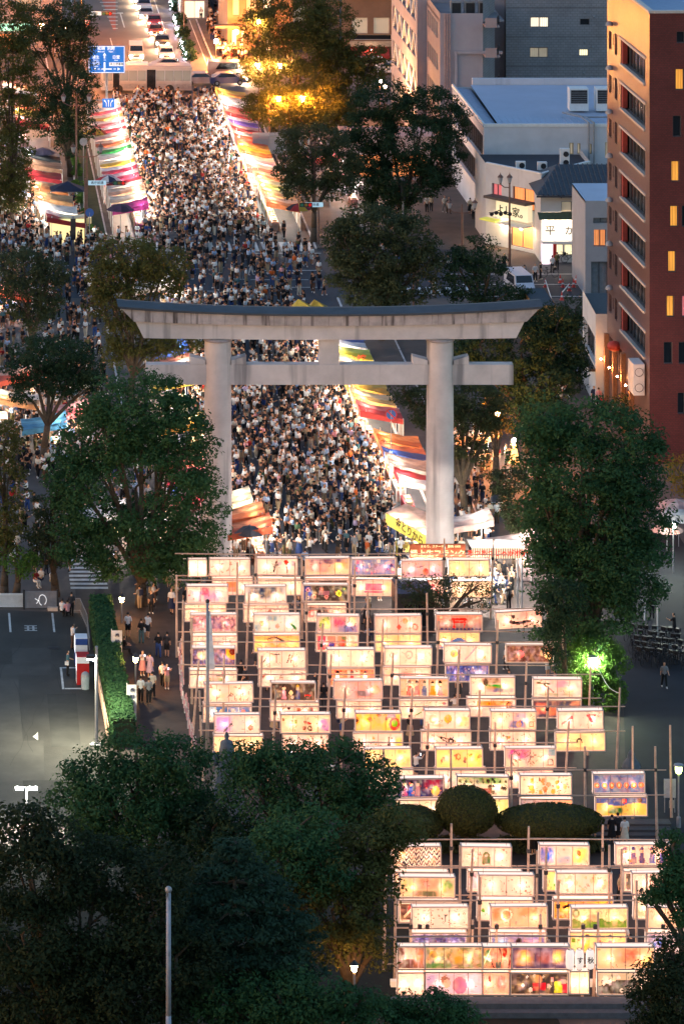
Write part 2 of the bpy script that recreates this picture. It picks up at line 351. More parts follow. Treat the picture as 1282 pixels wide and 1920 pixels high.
def facade(parent, pl, z0, z1, holes, m, depth=.28, frame=FRAME, name='wall', bars=True):
    us = sorted({0, pl.w} | {h[0] for h in holes} | {h[1] for h in holes}); zs = sorted({z0, z1} | {h[2] for h in holes} | {h[3] for h in holes})
    b = MB()
    for i in range(len(us)-1):
        for j in range(len(zs)-1):
            uc = (us[i]+us[i+1])/2; zc = (zs[j]+zs[j+1])/2
            if us[i+1]-us[i] < 1e-4 or zs[j+1]-zs[j] < 1e-4: continue
            if any(h[0] < uc < h[1] and h[2] < zc < h[3] for h in holes): continue
            pl.quadf(b, us[i], us[i+1], zs[j], zs[j+1])
    for u0, u1, a, c, k in holes:
        b.quad(pl.pt(u0,a,0),pl.pt(u0,a,depth),pl.pt(u0,c,depth),pl.pt(u0,c,0)); b.quad(pl.pt(u1,a,depth),pl.pt(u1,a,0),pl.pt(u1,c,0),pl.pt(u1,c,depth))
        b.quad(pl.pt(u0,a,0),pl.pt(u1,a,0),pl.pt(u1,a,depth),pl.pt(u0,a,depth)); b.quad(pl.pt(u0,c,depth),pl.pt(u1,c,depth),pl.pt(u1,c,0),pl.pt(u0,c,0))
    w = b.build(name, m, parent)
    for u0, u1, a, c, k in holes:
        b = MB(); t = .06
        pl.boxf(b,u0,u0+t,a,c,depth-.08,depth+.02); pl.boxf(b,u1-t,u1,a,c,depth-.08,depth+.02)
        pl.boxf(b,u0+t,u1-t,a,a+t,depth-.08,depth+.02); pl.boxf(b,u0+t,u1-t,c-t,c,depth-.08,depth+.02)
        if bars and u1-u0 > 1.1:
            nb = max(1, int((u1-u0)/1.6))
            for q in range(nb): uc = u0+(u1-u0)*(q+1)/(nb+1); pl.boxf(b,uc-.035,uc+.035,a+t,c-t,depth-.07,depth+.015)
        f = b.build('window', frame, parent)
        g = MB(); pl.quadf(g,u0+.01,u1-.01,a+.01,c-.01,depth+.03); g.build('pane', PANES[k], f)
    return w
def side_wall(parent, pl, z0, z1, m, name='wall'):
    b = MB(); pl.quadf(b, 0, pl.w, z0, z1); return b.build(name, m, parent)
def brick_mat(name, c1, c2, mortar, rough=.28, sc_=2.2):
    m = bpy.data.materials.new(name); m.use_nodes = True; N = m.node_tree.nodes; L = m.node_tree.links; b = N['Principled BSDF']
    tc = N.new('ShaderNodeTexCoord'); sx = N.new('ShaderNodeSeparateXYZ'); cx = N.new('ShaderNodeCombineXYZ'); ad = N.new('ShaderNodeMath')
    L.new(tc.outputs['Object'], sx.inputs[0]); L.new(sx.outputs[0], ad.inputs[0]); L.new(sx.outputs[1], ad.inputs[1])
    L.new(ad.outputs[0], cx.inputs[0]); L.new(sx.outputs[2], cx.inputs[1])
    br = N.new('ShaderNodeTexBrick'); br.inputs['Scale'].default_value = sc_; br.inputs['Color1'].default_value = (*c1,1); br.inputs['Color2'].default_value = (*c2,1)
    br.inputs['Mortar'].default_value = (*mortar,1); br.inputs['Mortar Size'].default_value = .03; br.inputs['Brick Width'].default_value = .55; br.inputs['Row Height'].default_value = .3
    L.new(cx.outputs[0], br.inputs['Vector'])
    nz = N.new('ShaderNodeTexNoise'); nz.inputs['Scale'].default_value = .5; L.new(tc.outputs['Object'], nz.inputs['Vector'])
    mx = N.new('ShaderNodeMix'); mx.data_type = 'RGBA'; mx.blend_type = 'MULTIPLY'; mx.inputs[0].default_value = .5
    L.new(br.outputs[0], mx.inputs[6]); L.new(nz.outputs[0], mx.inputs[7]); L.new(mx.outputs[2], b.inputs['Base Color'])
    bp = N.new('ShaderNodeBump'); bp.inputs['Strength'].default_value = .35; bp.inputs['Distance'].default_value = .03; L.new(br.outputs[0], bp.inputs['Height']); L.new(bp.outputs[0], b.inputs['Normal'])
    b.inputs['Roughness'].default_value = rough; _M[name] = m; return m
BRICK = brick_mat('glazed_brick', (.225,.145,.14), (.17,.10,.10), (.11,.09,.095)); BRICKD = brick_mat('dark_brick', (.215,.055,.052), (.165,.042,.042), (.085,.045,.045))
# ---- B1 brick tower
bt = thing('brick_building', 'tall red brick building with long dark balcony openings and a row of amber lit windows', 'building')
Pf = (27.2,348.6); Pb = (26.55,365.5); PR = (27.2+16, 348.6+.6); ZT = 34.7
PL = Plane(Pb, Pf); PF = Plane(Pf, PR)
hl = []; W_ = PL.w
for i in range(7):
    zt = PL.uz(1167, 72+83.5*i)[1]
    hl.append((W_*.33, W_*.90, zt-2.1, zt-.1, 'dark')); 
    zs_ = zt+.35
    hl.append((W_*.045, W_*.105, zs_-2.0, zs_-.55, 'dark')); hl.append((W_*.185, W_*.245, zs_-2.1, zs_-.4, 'dark')); hl.append((W_*.135, W_*.155, zs_-1.5, zs_-.6, 'dark'))
z7 = min(h[2] for h in hl)
for k in range(3): hl.append((W_*(.06+.22*k), W_*(.14+.22*k), 3.6, z7-1.5, 'dark'))
facade(bt, PL, .002, ZT, hl, BRICK, .5, FRAME)
for i in range(7):
    zt = PL.uz(1167, 72+83.5*i)[1]
    b = MB(); PL.boxf(b, W_*.33, W_*.90, zt-2.2, zt-2.02, -.12, .2); PL.boxf(b, W_*.31, W_*.92, zt-.10, zt+.08, -.10, -.01); b.build('balcony_rail', FRAMEL, bt)
    b = MB(); PL.boxf(b, W_*.335, W_*.365, zt-2.0, zt-.12, .05, .42); b.build('balcony_partition', PANES['redwall'], bt)
    b = MB(); q = PL.pt(W_*.12, zt+.5, -.22); b.lathe([(.34,-.12),(.30,.06),(.16,.2),(.01,.25)], 10, q); b.build('vent_hood', GREYM, bt, True)
hf = []
for x0,y0,x1,y1,k in [(1266,128,1282,168,'warm'),(1258,301,1274,340,'warm'),(1256,385,1271,425,'warm'),(1252,470,1267,510,'warm'),(1249,554,1264,594,'warm'),
        (1261,216,1277,256,'dark'),(1268,58,1284,80,'dark'),(1244,641,1261,682,'dark'),(1270,736,1284,776,'dark'),(1278,554,1296,594,'pink'),(1272,641,1290,682,'dark'),(1278,385,1296,425,'dark')]:
    hf.append(PF.hole(x0,y0,x1,y1,k))
facade(bt, PF, .002, ZT, hf, BRICKD, .25, FRAME, bars=False)
b = MB(); zr = ZT-1.1
b.poly([PL.pt(0,zr),PL.pt(W_,zr),(PR[0],PR[1],zr),(PR[0]-.6,365.7,zr)]); b.build('flat_roof', mat('blue_roof',(.26,.34,.48),.6,var=.12), bt)
b = MB(); PL.boxf(b, -.02, W_, ZT+.002, ZT+.2, -.08, .35); PF.boxf(b, .36, PF.w, ZT+.002, ZT+.2, -.08, .35); b.build('parapet_coping', FRAMEL, bt)
pb_ = Plane((PR[0]-.6,365.7), Pb); side_wall(bt, pb_, .002, ZT, BRICKD)
side_wall(bt, Plane(PR,(PR[0]-.6,365.7)), .002, ZT, BRICKD)
for k in range(4):                                     # timber pilasters with uplights along the entrance front
    u = W_*(.02+.2*k); b = MB(); PL.boxf(b, u, u+.45, .01, z7-1.4, -.35, -.01); p = b.build('pilaster', mat('timber',(.30,.14,.07),.6,var=.3,scale=5), bt)
    b = MB(); q = PL.pt(u+.22, 4.3+.1*k, -.62); b.ball(q, .07, 6); b.build('wall_lamp', emit('wall_lamp_bulb','ffa860',30), p)
b = MB(); PL.boxf(b, W_*.80, W_*.93, 5.0, 7.4, -1.0, -.15); ac = b.build('air_conditioner', WHITEM, bt)
b = MB(); PL.boxf(b, W_*.80, W_*.93, 5.0, 7.4, -1.0, -.15)
f_ = Plane(PL.pt(W_*.93,0,-1.0)[:2], PL.pt(W_*.93,0,-.15)[:2])
for zc in (5.6, 6.8):
    b = MB(); c = f_.pt(f_.w/2, zc, -.02); b.lathe([(.30,0),(.34,.03)], 12); o = b.build('fan_grille', DARKM, ac); o.rotation_euler = (R(90),0,0); o.location = c
b = MB(); q = PL.pt(W_*.28, 6.3, -.35); b.ball(q, .6, 8, 0, .7); b.build('round_canopy', mat('red_canopy',(.45,.05,.03),.6), bt, True)
# ---- B2 grey tower
bt = thing('grey_tower', 'dark blue grey apartment tower with small lit bathroom windows behind the blue roof', 'building')
P0 = (xat(948,480),480); P1 = (P0[0]+16,480); Pk = (xat(936,490),490)
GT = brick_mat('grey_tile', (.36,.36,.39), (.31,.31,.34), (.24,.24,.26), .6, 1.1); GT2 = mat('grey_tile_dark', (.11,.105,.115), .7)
pf = Plane(P0,P1); hs = [pf.hole(*q) for q in [(994,31,1028,50,'cream'),(993,88,1027,107,'dim'),(991,146,1026,163,'cream'),(1087,34,1105,46,'dark'),(1085,91,1103,104,'pale'),(1083,148,1101,160,'dark')]]
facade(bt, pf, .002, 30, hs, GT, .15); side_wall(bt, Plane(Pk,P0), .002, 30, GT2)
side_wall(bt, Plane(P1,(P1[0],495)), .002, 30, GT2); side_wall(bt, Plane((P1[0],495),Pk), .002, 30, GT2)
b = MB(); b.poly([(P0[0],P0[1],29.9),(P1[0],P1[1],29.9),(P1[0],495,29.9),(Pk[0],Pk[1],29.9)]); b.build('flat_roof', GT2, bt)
for px,py in [(1096,22),(1113,30),(1096,78),(1110,87),(1094,136),(1108,144)]:
    u,z = pf.uz(px,py); b = MB(); b.ball(pf.pt(u,z,-.08), .13, 6); b.build('vent_cap', GREYM, bt)
for z in (5.5,8.6,11.7,14.8,17.9,21,24):
    b = MB(); pf.boxf(b, 0, pf.w, z, z+.06, -.02, -.001); b.build('tile_joint', GT2, bt)
# ---- B3 blue roof building
bt = thing('blue_roof_building', 'long white three storey building under a wide blue metal roof', 'building')
WALLB = mat('cool_white_wall', (.60,.60,.64), .8, var=.12, scale=.4, streak=((1,1,.06),(.45,.45,.48),.62)); BLUER = mat('blue_metal_roof', (.38,.46,.60), .45, var=.1, scale=.3)
A = (25.87,438.6); B = (44,438.6); C = (25.5,461)
zt = 9.7; ps = Plane(C,A); pf = Plane(A,B)
hs = [(.8, ps.w-.8, 6.4, 8.7, 'dark'), (.8, ps.w-.8, 3.0, 5.5, 'dark')]
facade(bt, ps, .002, zt, hs, WALLB, .35, FRAME)
hs = [pf.hole(*q) for q in [(1067,267,1075,289,'dim'),(1082,268,1088,288,'dim'),(1103,269,1109,288,'dim'),(1134,266,1143,294,'dim')]]
facade(bt, pf, .002, zt, hs, WALLB, .2, mat('ochre_frame',(.35,.28,.15)), bars=False)
side_wall(bt, Plane(B,(44,461)), .002, zt, WALLB); side_wall(bt, Plane((44,461),C), .002, zt, WALLB)
b = MB(); b.poly([(A[0]+1.6,A[1]+.3,zt-.1),(43.7,A[1]+.3,zt-.1),(43.7,460.7,zt+.25),(27.3,460.7,zt+.25)]); b.build('metal_roof', BLUER, bt)
for i in range(26):
    b = MB(); x = 28+i*.62; b.box(x,x+.04,A[1]+.35,460.6,zt-.08,zt+.0,0,None); o = b.build('roof_seam', BLUER, bt); o.rotation_euler = (0,0,0); o.location.z = .0
b = MB(); b.poly([(A[0]-.15,A[1]-.1,zt+.02),(A[0]+1.6,A[1]+.1,zt-.35),(27.3,460.7,zt-.2),(25.35,461,zt+.02)]); b.build('roof_gutter', mat('blue_gutter',(.32,.38,.50),.5), bt)
b = MB(); pf.boxf(b, 0, pf.w, zt+.002, zt+.28, -.08, .25); ps.boxf(b, 0, ps.w-.3, zt+.03, zt+.3, -.08, .12); b.build('parapet', WHITEM, bt)
b = MB(); b.box(27.5,44,460.75,461.2,zt,zt+.9); b.build('back_parapet', WALLB, bt)
for px in (1065, 1115):
    x = xat(px,447); a = MB(); a.box(x,x+1.85,446,447.6,zt+.2,zt+2.4); u = a.build('roof_unit', WHITEM, bt)
    a = MB(); a.box(x+.12,x+1.73,445.96,445.99,zt+.95,zt+2.25); a.build('louvre', DARKM, u)
    for q in range(5):
        a = MB(); a.box(x+.15,x+1.7,445.92,445.955,zt+1.1+q*.22,zt+1.13+q*.22); a.build('slat', GREYM, u)
x = xat(1090,441); a = MB()
a.path([(x-1.4,444,zt+.4),(x,441,zt+.5),(x+.3,438.3,zt+.45),(x+.3,438.3,1.5)], .09, 6); a.path([(x-1.1,444,zt+.4),(x+.4,441,zt+.5),(x+.8,438.3,zt+.45),(x+.8,438.3,4.5)], .09, 6)
a.path([(x+.4,441,zt+.5),(44,441,zt+.5)], .09, 6); a.build('pipe', GREYM, bt)
# ---- B4 white corner shop
bt = thing('corner_shop_building', 'white two storey corner building with dark flat roof, lit noodle shop sign below', 'building')
Lp = (25.07,431.0); Cp = (29.6,425.5); Rp = (35.1,431.6); zt = 7.6
WALLW = mat('white_wall', (.60,.60,.60), .8, var=.12, scale=.6, streak=((1,1,.06),(.40,.40,.40),.64))
pa = Plane(Lp,Cp); pc = Plane(Cp,Rp)
hs = [pa.hole(922,344,940,374,'pink'), pa.hole(961,352,1002,392,'orange'), (pa.w*.45, pa.w*.85, .3, 2.6, 'orange')]
facade(bt, pa, .002, zt, hs, WALLW, .2); facade(bt, pc, .002, zt, [], WALLW)
side_wall(bt, Plane((25.0,438.4),Lp), .002, zt, WALLW); side_wall(bt, Plane(Rp,(35.1,438.4)), .002, zt, WALLW)
b = MB(); b.poly([(Lp[0],Lp[1],zt-.55),(Cp[0],Cp[1],zt-.55),(Rp[0],Rp[1],zt-.55),(35.1,438.4,zt-.55),(25.0,438.4,zt-.55)]); b.build('flat_roof', mat('dark_roof',(.035,.04,.055),.7), bt)
b = MB(); pa.boxf(b,.05,pa.w-.05,zt+.002,zt+.12,-.06,.22); pc.boxf(b,.05,pc.w-.05,zt+.002,zt+.12,-.06,.22); b.build('parapet_coping', WHITEM, bt)
for x,y,h in ((27.9,430.5,.75),(29.9,430.2,.75),(32.3,432,1.7)):
    a = MB(); a.box(x,x+.9,y,y+.4,zt-.5,zt-.5+h); u = a.build('air_conditioner', WHITEM, bt)
    for q in range(int(h/.7)): a = MB(); a.lathe([(.001,0),(.25,.0),(.27,.03)],10); o = a.build('fan_grille', DARKM, u); o.rotation_euler=(R(90),0,0); o.location=(x+.55,y-.02,zt-.12+q*.8)
a0_,z_a = pa.uz(938,403); a1_,_ = pa.uz(998,403)
b = MB(); pa.boxf(b, a0_, a1_, 2.9, 4.5, -.6, -.02); sg = b.build('shop_sign', emit('shop_sign_panel','f0e0b8',.5), bt)
rz = math.atan2(pa.u.y, pa.u.x)
text('sign_lettering','よし家。',1.0,mat('ink_green',(.03,.06,.03),.8),sg,pa.pt((a0_+a1_)/2,3.6,-.63),(R(90),0,rz))
b = MB(); pa.boxf(b, a0_-1, a1_+.3, 4.62, 4.85, -1.3, -.02); b.build('canopy', mat('brown_canopy',(.10,.085,.075)), bt)
b = MB(); pa.boxf(b, a0_-1.2, a0_+.8, 2.55, 2.7, -1.6, -.62); b.build('awning', emit('yellow_awning','d8d860',.3), bt)
b = MB(); pa.boxf(b, a0_+1.0, a1_, 2.45, 2.62, -1.4, -.05); b.build('awning', WHITEM, bt)
for s in (.2,.8): b = MB(); b.ball(pa.pt(a0_+(a1_-a0_)*s,2.3,-.7),.14,6); b.build('shop_lamp', emit('shop_bulb','ffdcb0',11), bt)
# ramen shop beside it
bt = thing('noodle_shop', 'old white shop house with dark tiled roof, bright white sign and bicycles parked below', 'building')
x0 = xat(1013,422.2); x1 = xat(1097,422.2); pf = Plane((x0,422.2),(x1+.6,422.2))
hs = [pf.hole(1052,377,1090,398,'dim'), pf.hole(1041,457,1056,478,'pale'), pf.hole(1057,457,1073,478,'pale'), pf.hole(1075,457,1091,478,'pale')]
facade(bt, pf, .002, 6.6, hs, WALLW, .15); side_wall(bt, Plane((x0,429),(x0,422.2)), .002, 6.6, WALLW)
b = MB(); ez = 6.55
b.quad((x0-.5,421.2,ez-.1),(x1+3.8,421.2,ez-.1),(x1+3.8,427,ez+1.7),(x0+2.2,427,ez+1.7)); b.quad((x0-.5,430,ez),(x0-.5,421.2,ez-.1),(x0+2.2,427,ez+1.7),(x0+2.2,427.1,ez+1.7))
b.quad((x0-.5,421.2,ez-.12),(x0-.5,421.2,ez-.3),(x1+3.8,421.2,ez-.3),(x1+3.8,421.2,ez-.12))
rf = b.build('tiled_roof', mat('roof_tiles',(.055,.06,.075),.55,var=.3,scale=3), bt)
for i in range(18):
    u = i/18; xx = x0-.3+(x1+3.9-x0)*u; b = MB(); t1 = min(1,max(0.,(xx-(x0-.5))/2.7)); b.tube((xx,421.2,ez-.06),(xx,421.2+5.8*t1,ez-.06+1.8*t1),.07,.07,5); b.build('roof_tile_ridge', _M['roof_tiles'], rf)
b = MB(); b.quad((x0-.3,420.9,4.25),(x1+.5,420.9,4.25),(x1+.5,422.15,4.7),(x0-.3,422.15,4.7)); b.build('eave', mat('green_eave',(.07,.10,.06)), bt)
b = MB(); b.box(x0,x1+.05,421.3,421.5,2.25,4.15); sg = b.build('shop_sign', emit('white_sign_panel','fff6ea',.75), bt)
text('sign_lettering','平   かん',1.0,mat('ink_dark',(.05,.05,.03),.8),sg,((x0+x1)/2+.1,421.26,3.15))
b = MB(); b.box(x0,x1,421.0,421.35,1.98,2.2); b.build('sign_ledge', WHITEM, bt)
b = MB(); xc,zc = xat(1052,422.1),zat(366,422.1); b.poly([(xc-.35,422.13,zc),(xc,422.13,zc-.28),(xc+.35,422.13,zc),(xc,422.13,zc+.28)]); b.build('crest', mat('crest_ink',(.03,.03,.03)), bt)
for s in (.15,.5,.85): b = MB(); b.ball((x0+(x1-x0)*s,420.95,4.0),.10,6); b.build('shop_lamp', _M['shop_bulb'], bt)
b = MB(); b.box(x0+.1,x0+1.0,421.4,422.1,.01,1.9); b.build('drinks_machine', emit('white_machine','ffe8f0',1.2), bt)
b = MB(); b.box(x0+1.1,x0+1.4,421.5,421.6,.3,2.0); b.build('banner', REDM, bt)
# ---- B5 light grey block, B6 low white house
bt = thing('grey_block_building', 'light grey concrete block with one orange lit window and a grey shutter', 'building')
LG = mat('light_grey_wall', (.36,.37,.40), .8, var=.12, scale=.5)
x0 = xat(1097,407.8); pf = Plane((x0,407.8),(x0+6,407.8))
hs = [pf.hole(1113,430,1136,462,'orange'), pf.hole(1108,490,1139,552,'shutter'), pf.hole(1112,408,1140,418,'shutter')]
facade(bt, pf, .002, 8.6, hs, LG, .35); side_wall(bt, Plane((x0,416),(x0,407.8)), .002, 8.6, LG)
b = MB(); b.box(x0,x0+6,407.81,416,8.4,8.598); b.build('flat_roof', BLUER, bt)
bt = thing('low_white_house', 'low white house with dark flat roof and tall dark windows beside the brick building', 'building')
A = (25.75,366.4); C = (26.05,375.5); pf = Plane(A,(31,366.4)); ps = Plane(C,A)
facade(bt, ps, .002, 7.6, [(.9,ps.w-.7,3.3,5.6,'dark')], WALLW, .4); facade(bt, pf, .002, 7.6, [], WALLW)
b = MB(); b.poly([(C[0],C[1],7.3),(A[0],A[1],7.3),(31,366.4,7.3),(31,375.5,7.3)][::1]); b.build('flat_roof', _M['dark_roof'], bt)
b = MB(); ps.boxf(b, -.05, ps.w+.05, 2.95, 3.15, -.5, -.01); b.build('balcony_slab', DARKM, bt)
# ---- B7 braced building
bt = thing('braced_building', 'pale concrete building with white diagonal earthquake braces over its dark windows', 'building')
LIL = mat('lilac_concrete', (.42,.36,.38), .8, var=.12, scale=.4, streak=((1,1,.05),(.22,.19,.21),.63))
A = (24.3,482.3); C = (24.1,506); ps = Plane(C,A); hs = []
for k in range(6): zb = .8+k*3.9; hs.append((1.0, ps.w-1.2, zb+.3, zb+2.8, 'dark'))
facade(bt, ps, .002, 24, hs, LIL, .9)
for k in range(6):
    zb = 1.1+k*3.9
    for q in range(5):
        ua = 1.2+q*(ps.w-2.6)/5; ub = ua+(ps.w-2.6)/5; um = (ua+ub)/2
        b = MB(); b.tube(ps.pt(ua,zb,.15),ps.pt(um,zb+2.5,.15),.16,.16,4); b.tube(ps.pt(um,zb+2.5,.15),ps.pt(ub,zb,.15),.16,.16,4); b.build('brace', WHITEM, bt)
pf = Plane(A,(34,482.3)); facade(bt, pf, .002, 24, [], LIL); 
b = MB(); b.poly([(C[0],C[1],23.9),(A[0],A[1],23.9),(34,482.3,23.9),(34,506,23.9)]); b.build('flat_roof', LIL, bt)
bt = thing('lilac_office', 'lilac grey office block with drain pipes and stepped balconies beside the braced building', 'building')
A = (25.3,470); C = (25.3,482); B = (xat(905,470),470); ps = Plane(C,A); pf = Plane(A,B); zt = 15.8
hs = [(1+q*1.9, 2.4+q*1.9, zb, zb+1.7, 'dim') for zb in (2.5,6,9.5,12.8) for q in range(5)]
facade(bt, ps, .002, zt, hs, mat('pink_concrete',(.42,.30,.28),.8,var=.1,scale=.5), .2, FRAMEL, bars=False); facade(bt, pf, .002, zt, [], LIL)
b = MB(); pf.boxf(b, 1.7, pf.w+2, 11.6, 11.9, -.25, -.01); pf.boxf(b,1.5,1.75,.01,11.9,-.25,-.01); b.build('beam', LIL, bt)
b = MB(); b.box(A[0],B[0]+2.2,470.02,482,zt-.9,zt-.75); b.build('flat_roof', GT, bt)
a = MB(); x = xat(834,469.8)
for q in range(3): a.tube((x+q*.25,469.8,zt),(x+q*.25,469.8,7-q*1.4),.07,.07,6)
a.build('drain_pipe', mat('pink_pipe',(.45,.30,.28)), bt)
for k in range(5):
    z = 2.2+k*3.1; x0 = B[0]
    a = MB(); a.box(x0+.02,x0+1.7-.05*k,468.2,470.5,z,z+.15); a.box(x0+.02,x0+1.2,468.1,468.2,z,z+1.0); o = a.build('balcony', _M['pink_concrete'], bt)
    r_ = MB()
    for q in range(5): r_.tube((x0+1.25+q*.1,468.2+q*.4,z+.15),(x0+1.25+q*.1,468.2+q*.4,z+1.1),.03,.03,4)
    r_.tube((x0+1.25,468.2,z+1.1),(x0+1.7,470,z+1.1),.035,.035,4); r_.build('railing', DARKM, o)
side_wall(bt, Plane(B,(B[0]+2.0,476)), .002, zt+4, GT)
for q in range(3):
    a = MB(); x = A[0]+1.5+q*1.45; a.box(x,x+1.1,473,474,zt-.7,zt+.8); u = a.build('roof_unit', GREYM, bt); a = MB(); a.box(x+.1,x+1.0,472.95,472.98,zt-.5,zt+.6); a.build('louvre', DARKM, u)
a = MB(); a.box(B[0]-4,B[0]-2.6,471,475,.01,4); a.path([(B[0]-3.9,470,5.5),(B[0]-1.5,466.5,3.0)],.05); a.path([(B[0]-3.9,470,4.6),(B[0]-1.5,466.5,2.1)],.05); a.build('outside_stair', _M['pink_concrete'], bt)
# ---- B8 bistro
bt = thing('bistro_building', 'brown shop building with two white framed upper windows and a red bistro awning', 'building')
BRN = mat('brown_wall', (.24,.14,.09), .7, var=.2, scale=.5); D8 = 531
pf = Plane((xat(640,D8),D8),(xat(746,D8),D8))
hs = [pf.hole(660,32,689,62,'dim'), pf.hole(700,32,730,62,'dim'), pf.hole(658,64,734,74,'dark'), pf.hole(665,102,720,120,'dark')]
facade(bt, pf, .002, 12, hs, BRN, .2, FRAMEL, bars=False)
b = MB(); u0,z1 = pf.uz(655,76); u1,z0 = pf.uz(742,86); pf.boxf(b,u0,u1,z0,z1,-.2,-.01); b.build('stone_band', mat('beige_band',(.45,.36,.27)), bt)
u0,z1 = pf.uz(656,86); u1,z0 = pf.uz(728,100); b = MB()
b.quad(pf.pt(u0,z0,-1.4),pf.pt(u1,z0,-1.4),pf.pt(u1,z1,-.02),pf.pt(u0,z1,-.02)); b.quad(pf.pt(u0,z0-.35,-1.4),pf.pt(u1,z0-.35,-1.4),pf.pt(u1,z0,-1.4),pf.pt(u0,z0,-1.4)); aw = b.build('awning', mat('red_awning',(.38,.04,.03),.7), bt)
text('sign_lettering','BISTRO MEMUMA',.36,emit('sign_white','ffffff',1.0),aw,pf.pt((u0+u1)/2,z0-.17,-1.43))
b = MB(); pf.boxf(b,-.3,pf.w,8.3,8.6,-.6,-.01); pf.boxf(b,-.3,pf.w,9.9,10.1,-.3,-.01); b.build('cornice', BRN, bt)
for s in (.5,): b = MB(); b.ball(pf.pt(pf.w*s,2.2,-1.0),.06,6); b.build('shop_lamp', _M['shop_bulb'], bt)
# ---- B9 far left shops, B11 far right shops, backdrop blocks
def block(name, label, x0, x1, y, y2, h, m, holes, roofm=None):
    t = thing(name, label, 'building'); pf = Plane((x0,y),(x1,y))
    facade(t, pf, .002, h, holes, m, .25, FRAME)
    side_wall(t, Plane((x0,y2),(x0,y)), .002, h, m); side_wall(t, Plane((x1,y),(x1,y2)), .002, h, m)
    b = MB(); b.poly([(x0,y,h-.05),(x1,y,h-.05),(x1,y2,h-.05),(x0,y2,h-.05)]); b.build('flat_roof', roofm or m, t); return t, pf
PINKB = mat('pink_beige_wall', (.50,.36,.33), .8, var=.15, scale=.4)
t9, pf = block('beige_shop_building', 'pink beige shop building with a green strip sign half hidden by street trees', -32, -11.5, 541, 560, 11, PINKB, [(2,5,.4,2.3,'cream'),(6,10,.4,2.3,'cream'),(11,15,.4,2.3,'orange'),(4,6,5,7,'dim'),(9,11,5,7,'dark'),(15,18,5,7,'dim')])
b = MB(); pf.boxf(b,3,17,2.7,3.5,-.4,-.02); b.build('shop_sign', emit('green_strip','9fe8c0',1.3), t9)
b = MB(); pf.boxf(b,8,12,3.7,4.7,-.4,-.02); b.build('shop_sign', emit('red_strip','ff7a50',1.0), t9)
t11, pf = block('brown_shop_building', 'dark brown shop building with tall lit glass slots and a flat canopy', 8.2, 16, 540, 556, 10, BRN, [(.5,1.1,.6,2.9,'cream'),(1.6,2.0,.6,2.9,'cream'),(4.6,5.4,.3,2.6,'cream'),(.6,1.4,4.6,7.6,'dim'),(2.2,3.4,4.6,7.6,'dim'),(4.2,5.2,4.6,7.6,'cream')])
b = MB(); pf.boxf(b,-1.6,7.8,3.3,3.6,-1.3,-.02); pf.boxf(b,-1.6,4,1.2,1.35,-3.2,-1.6); b.build('canopy', BRN, t11)
block('grey_roof_arcade', 'long low grey roofed arcade lit green at one edge beside the upper road', 4.2, 7.6, 566, 640, 3.2, GT, [(.4,3,.2,2.4,'cream')], mat('arcade_roof',(.14,.15,.15)))
block('far_shop_building', 'pale far shop building beyond the arcade roof', 9, 21, 566, 600, 11, PINKB, [(1,3,1,3,'cream'),(4,6,1,3,'orange'),(7,9,5,7,'dim')])
block('dim_back_building', 'dim brown building behind the street trees beside the bistro', 15, 22, 545, 570, 13, BRN, [(1,3,3,5,'dim'),(4,6,3,5,'dark'),(1,3,7,9,'dim')])
tc_, pfc = block('restaurant_building', 'low building with glowing orange shopfront behind the dark street trees on the right', 14.5, 24, 462, 468, 4.5, PINKB, [(1,4,.3,2.6,'orange'),(5,8.6,.3,2.6,'orange')])
th, pfh = block('dark_shed', 'small dark blue shed roof among the small trees in front of the lanterns', 3.1, 5.5, 304.6, 308.5, 2.5, DARKM, [(.4,2,.2,1.8,'dark')], mat('shed_roof',(.07,.09,.13)))
block('ochre_house', 'small ochre walled house beyond the low white house', 23.3, 25.2, 385, 392, 4.2, mat('ochre_wall',(.40,.20,.06)), [(.4,1.2,1,2.4,'dim')], _M['dark_roof'])
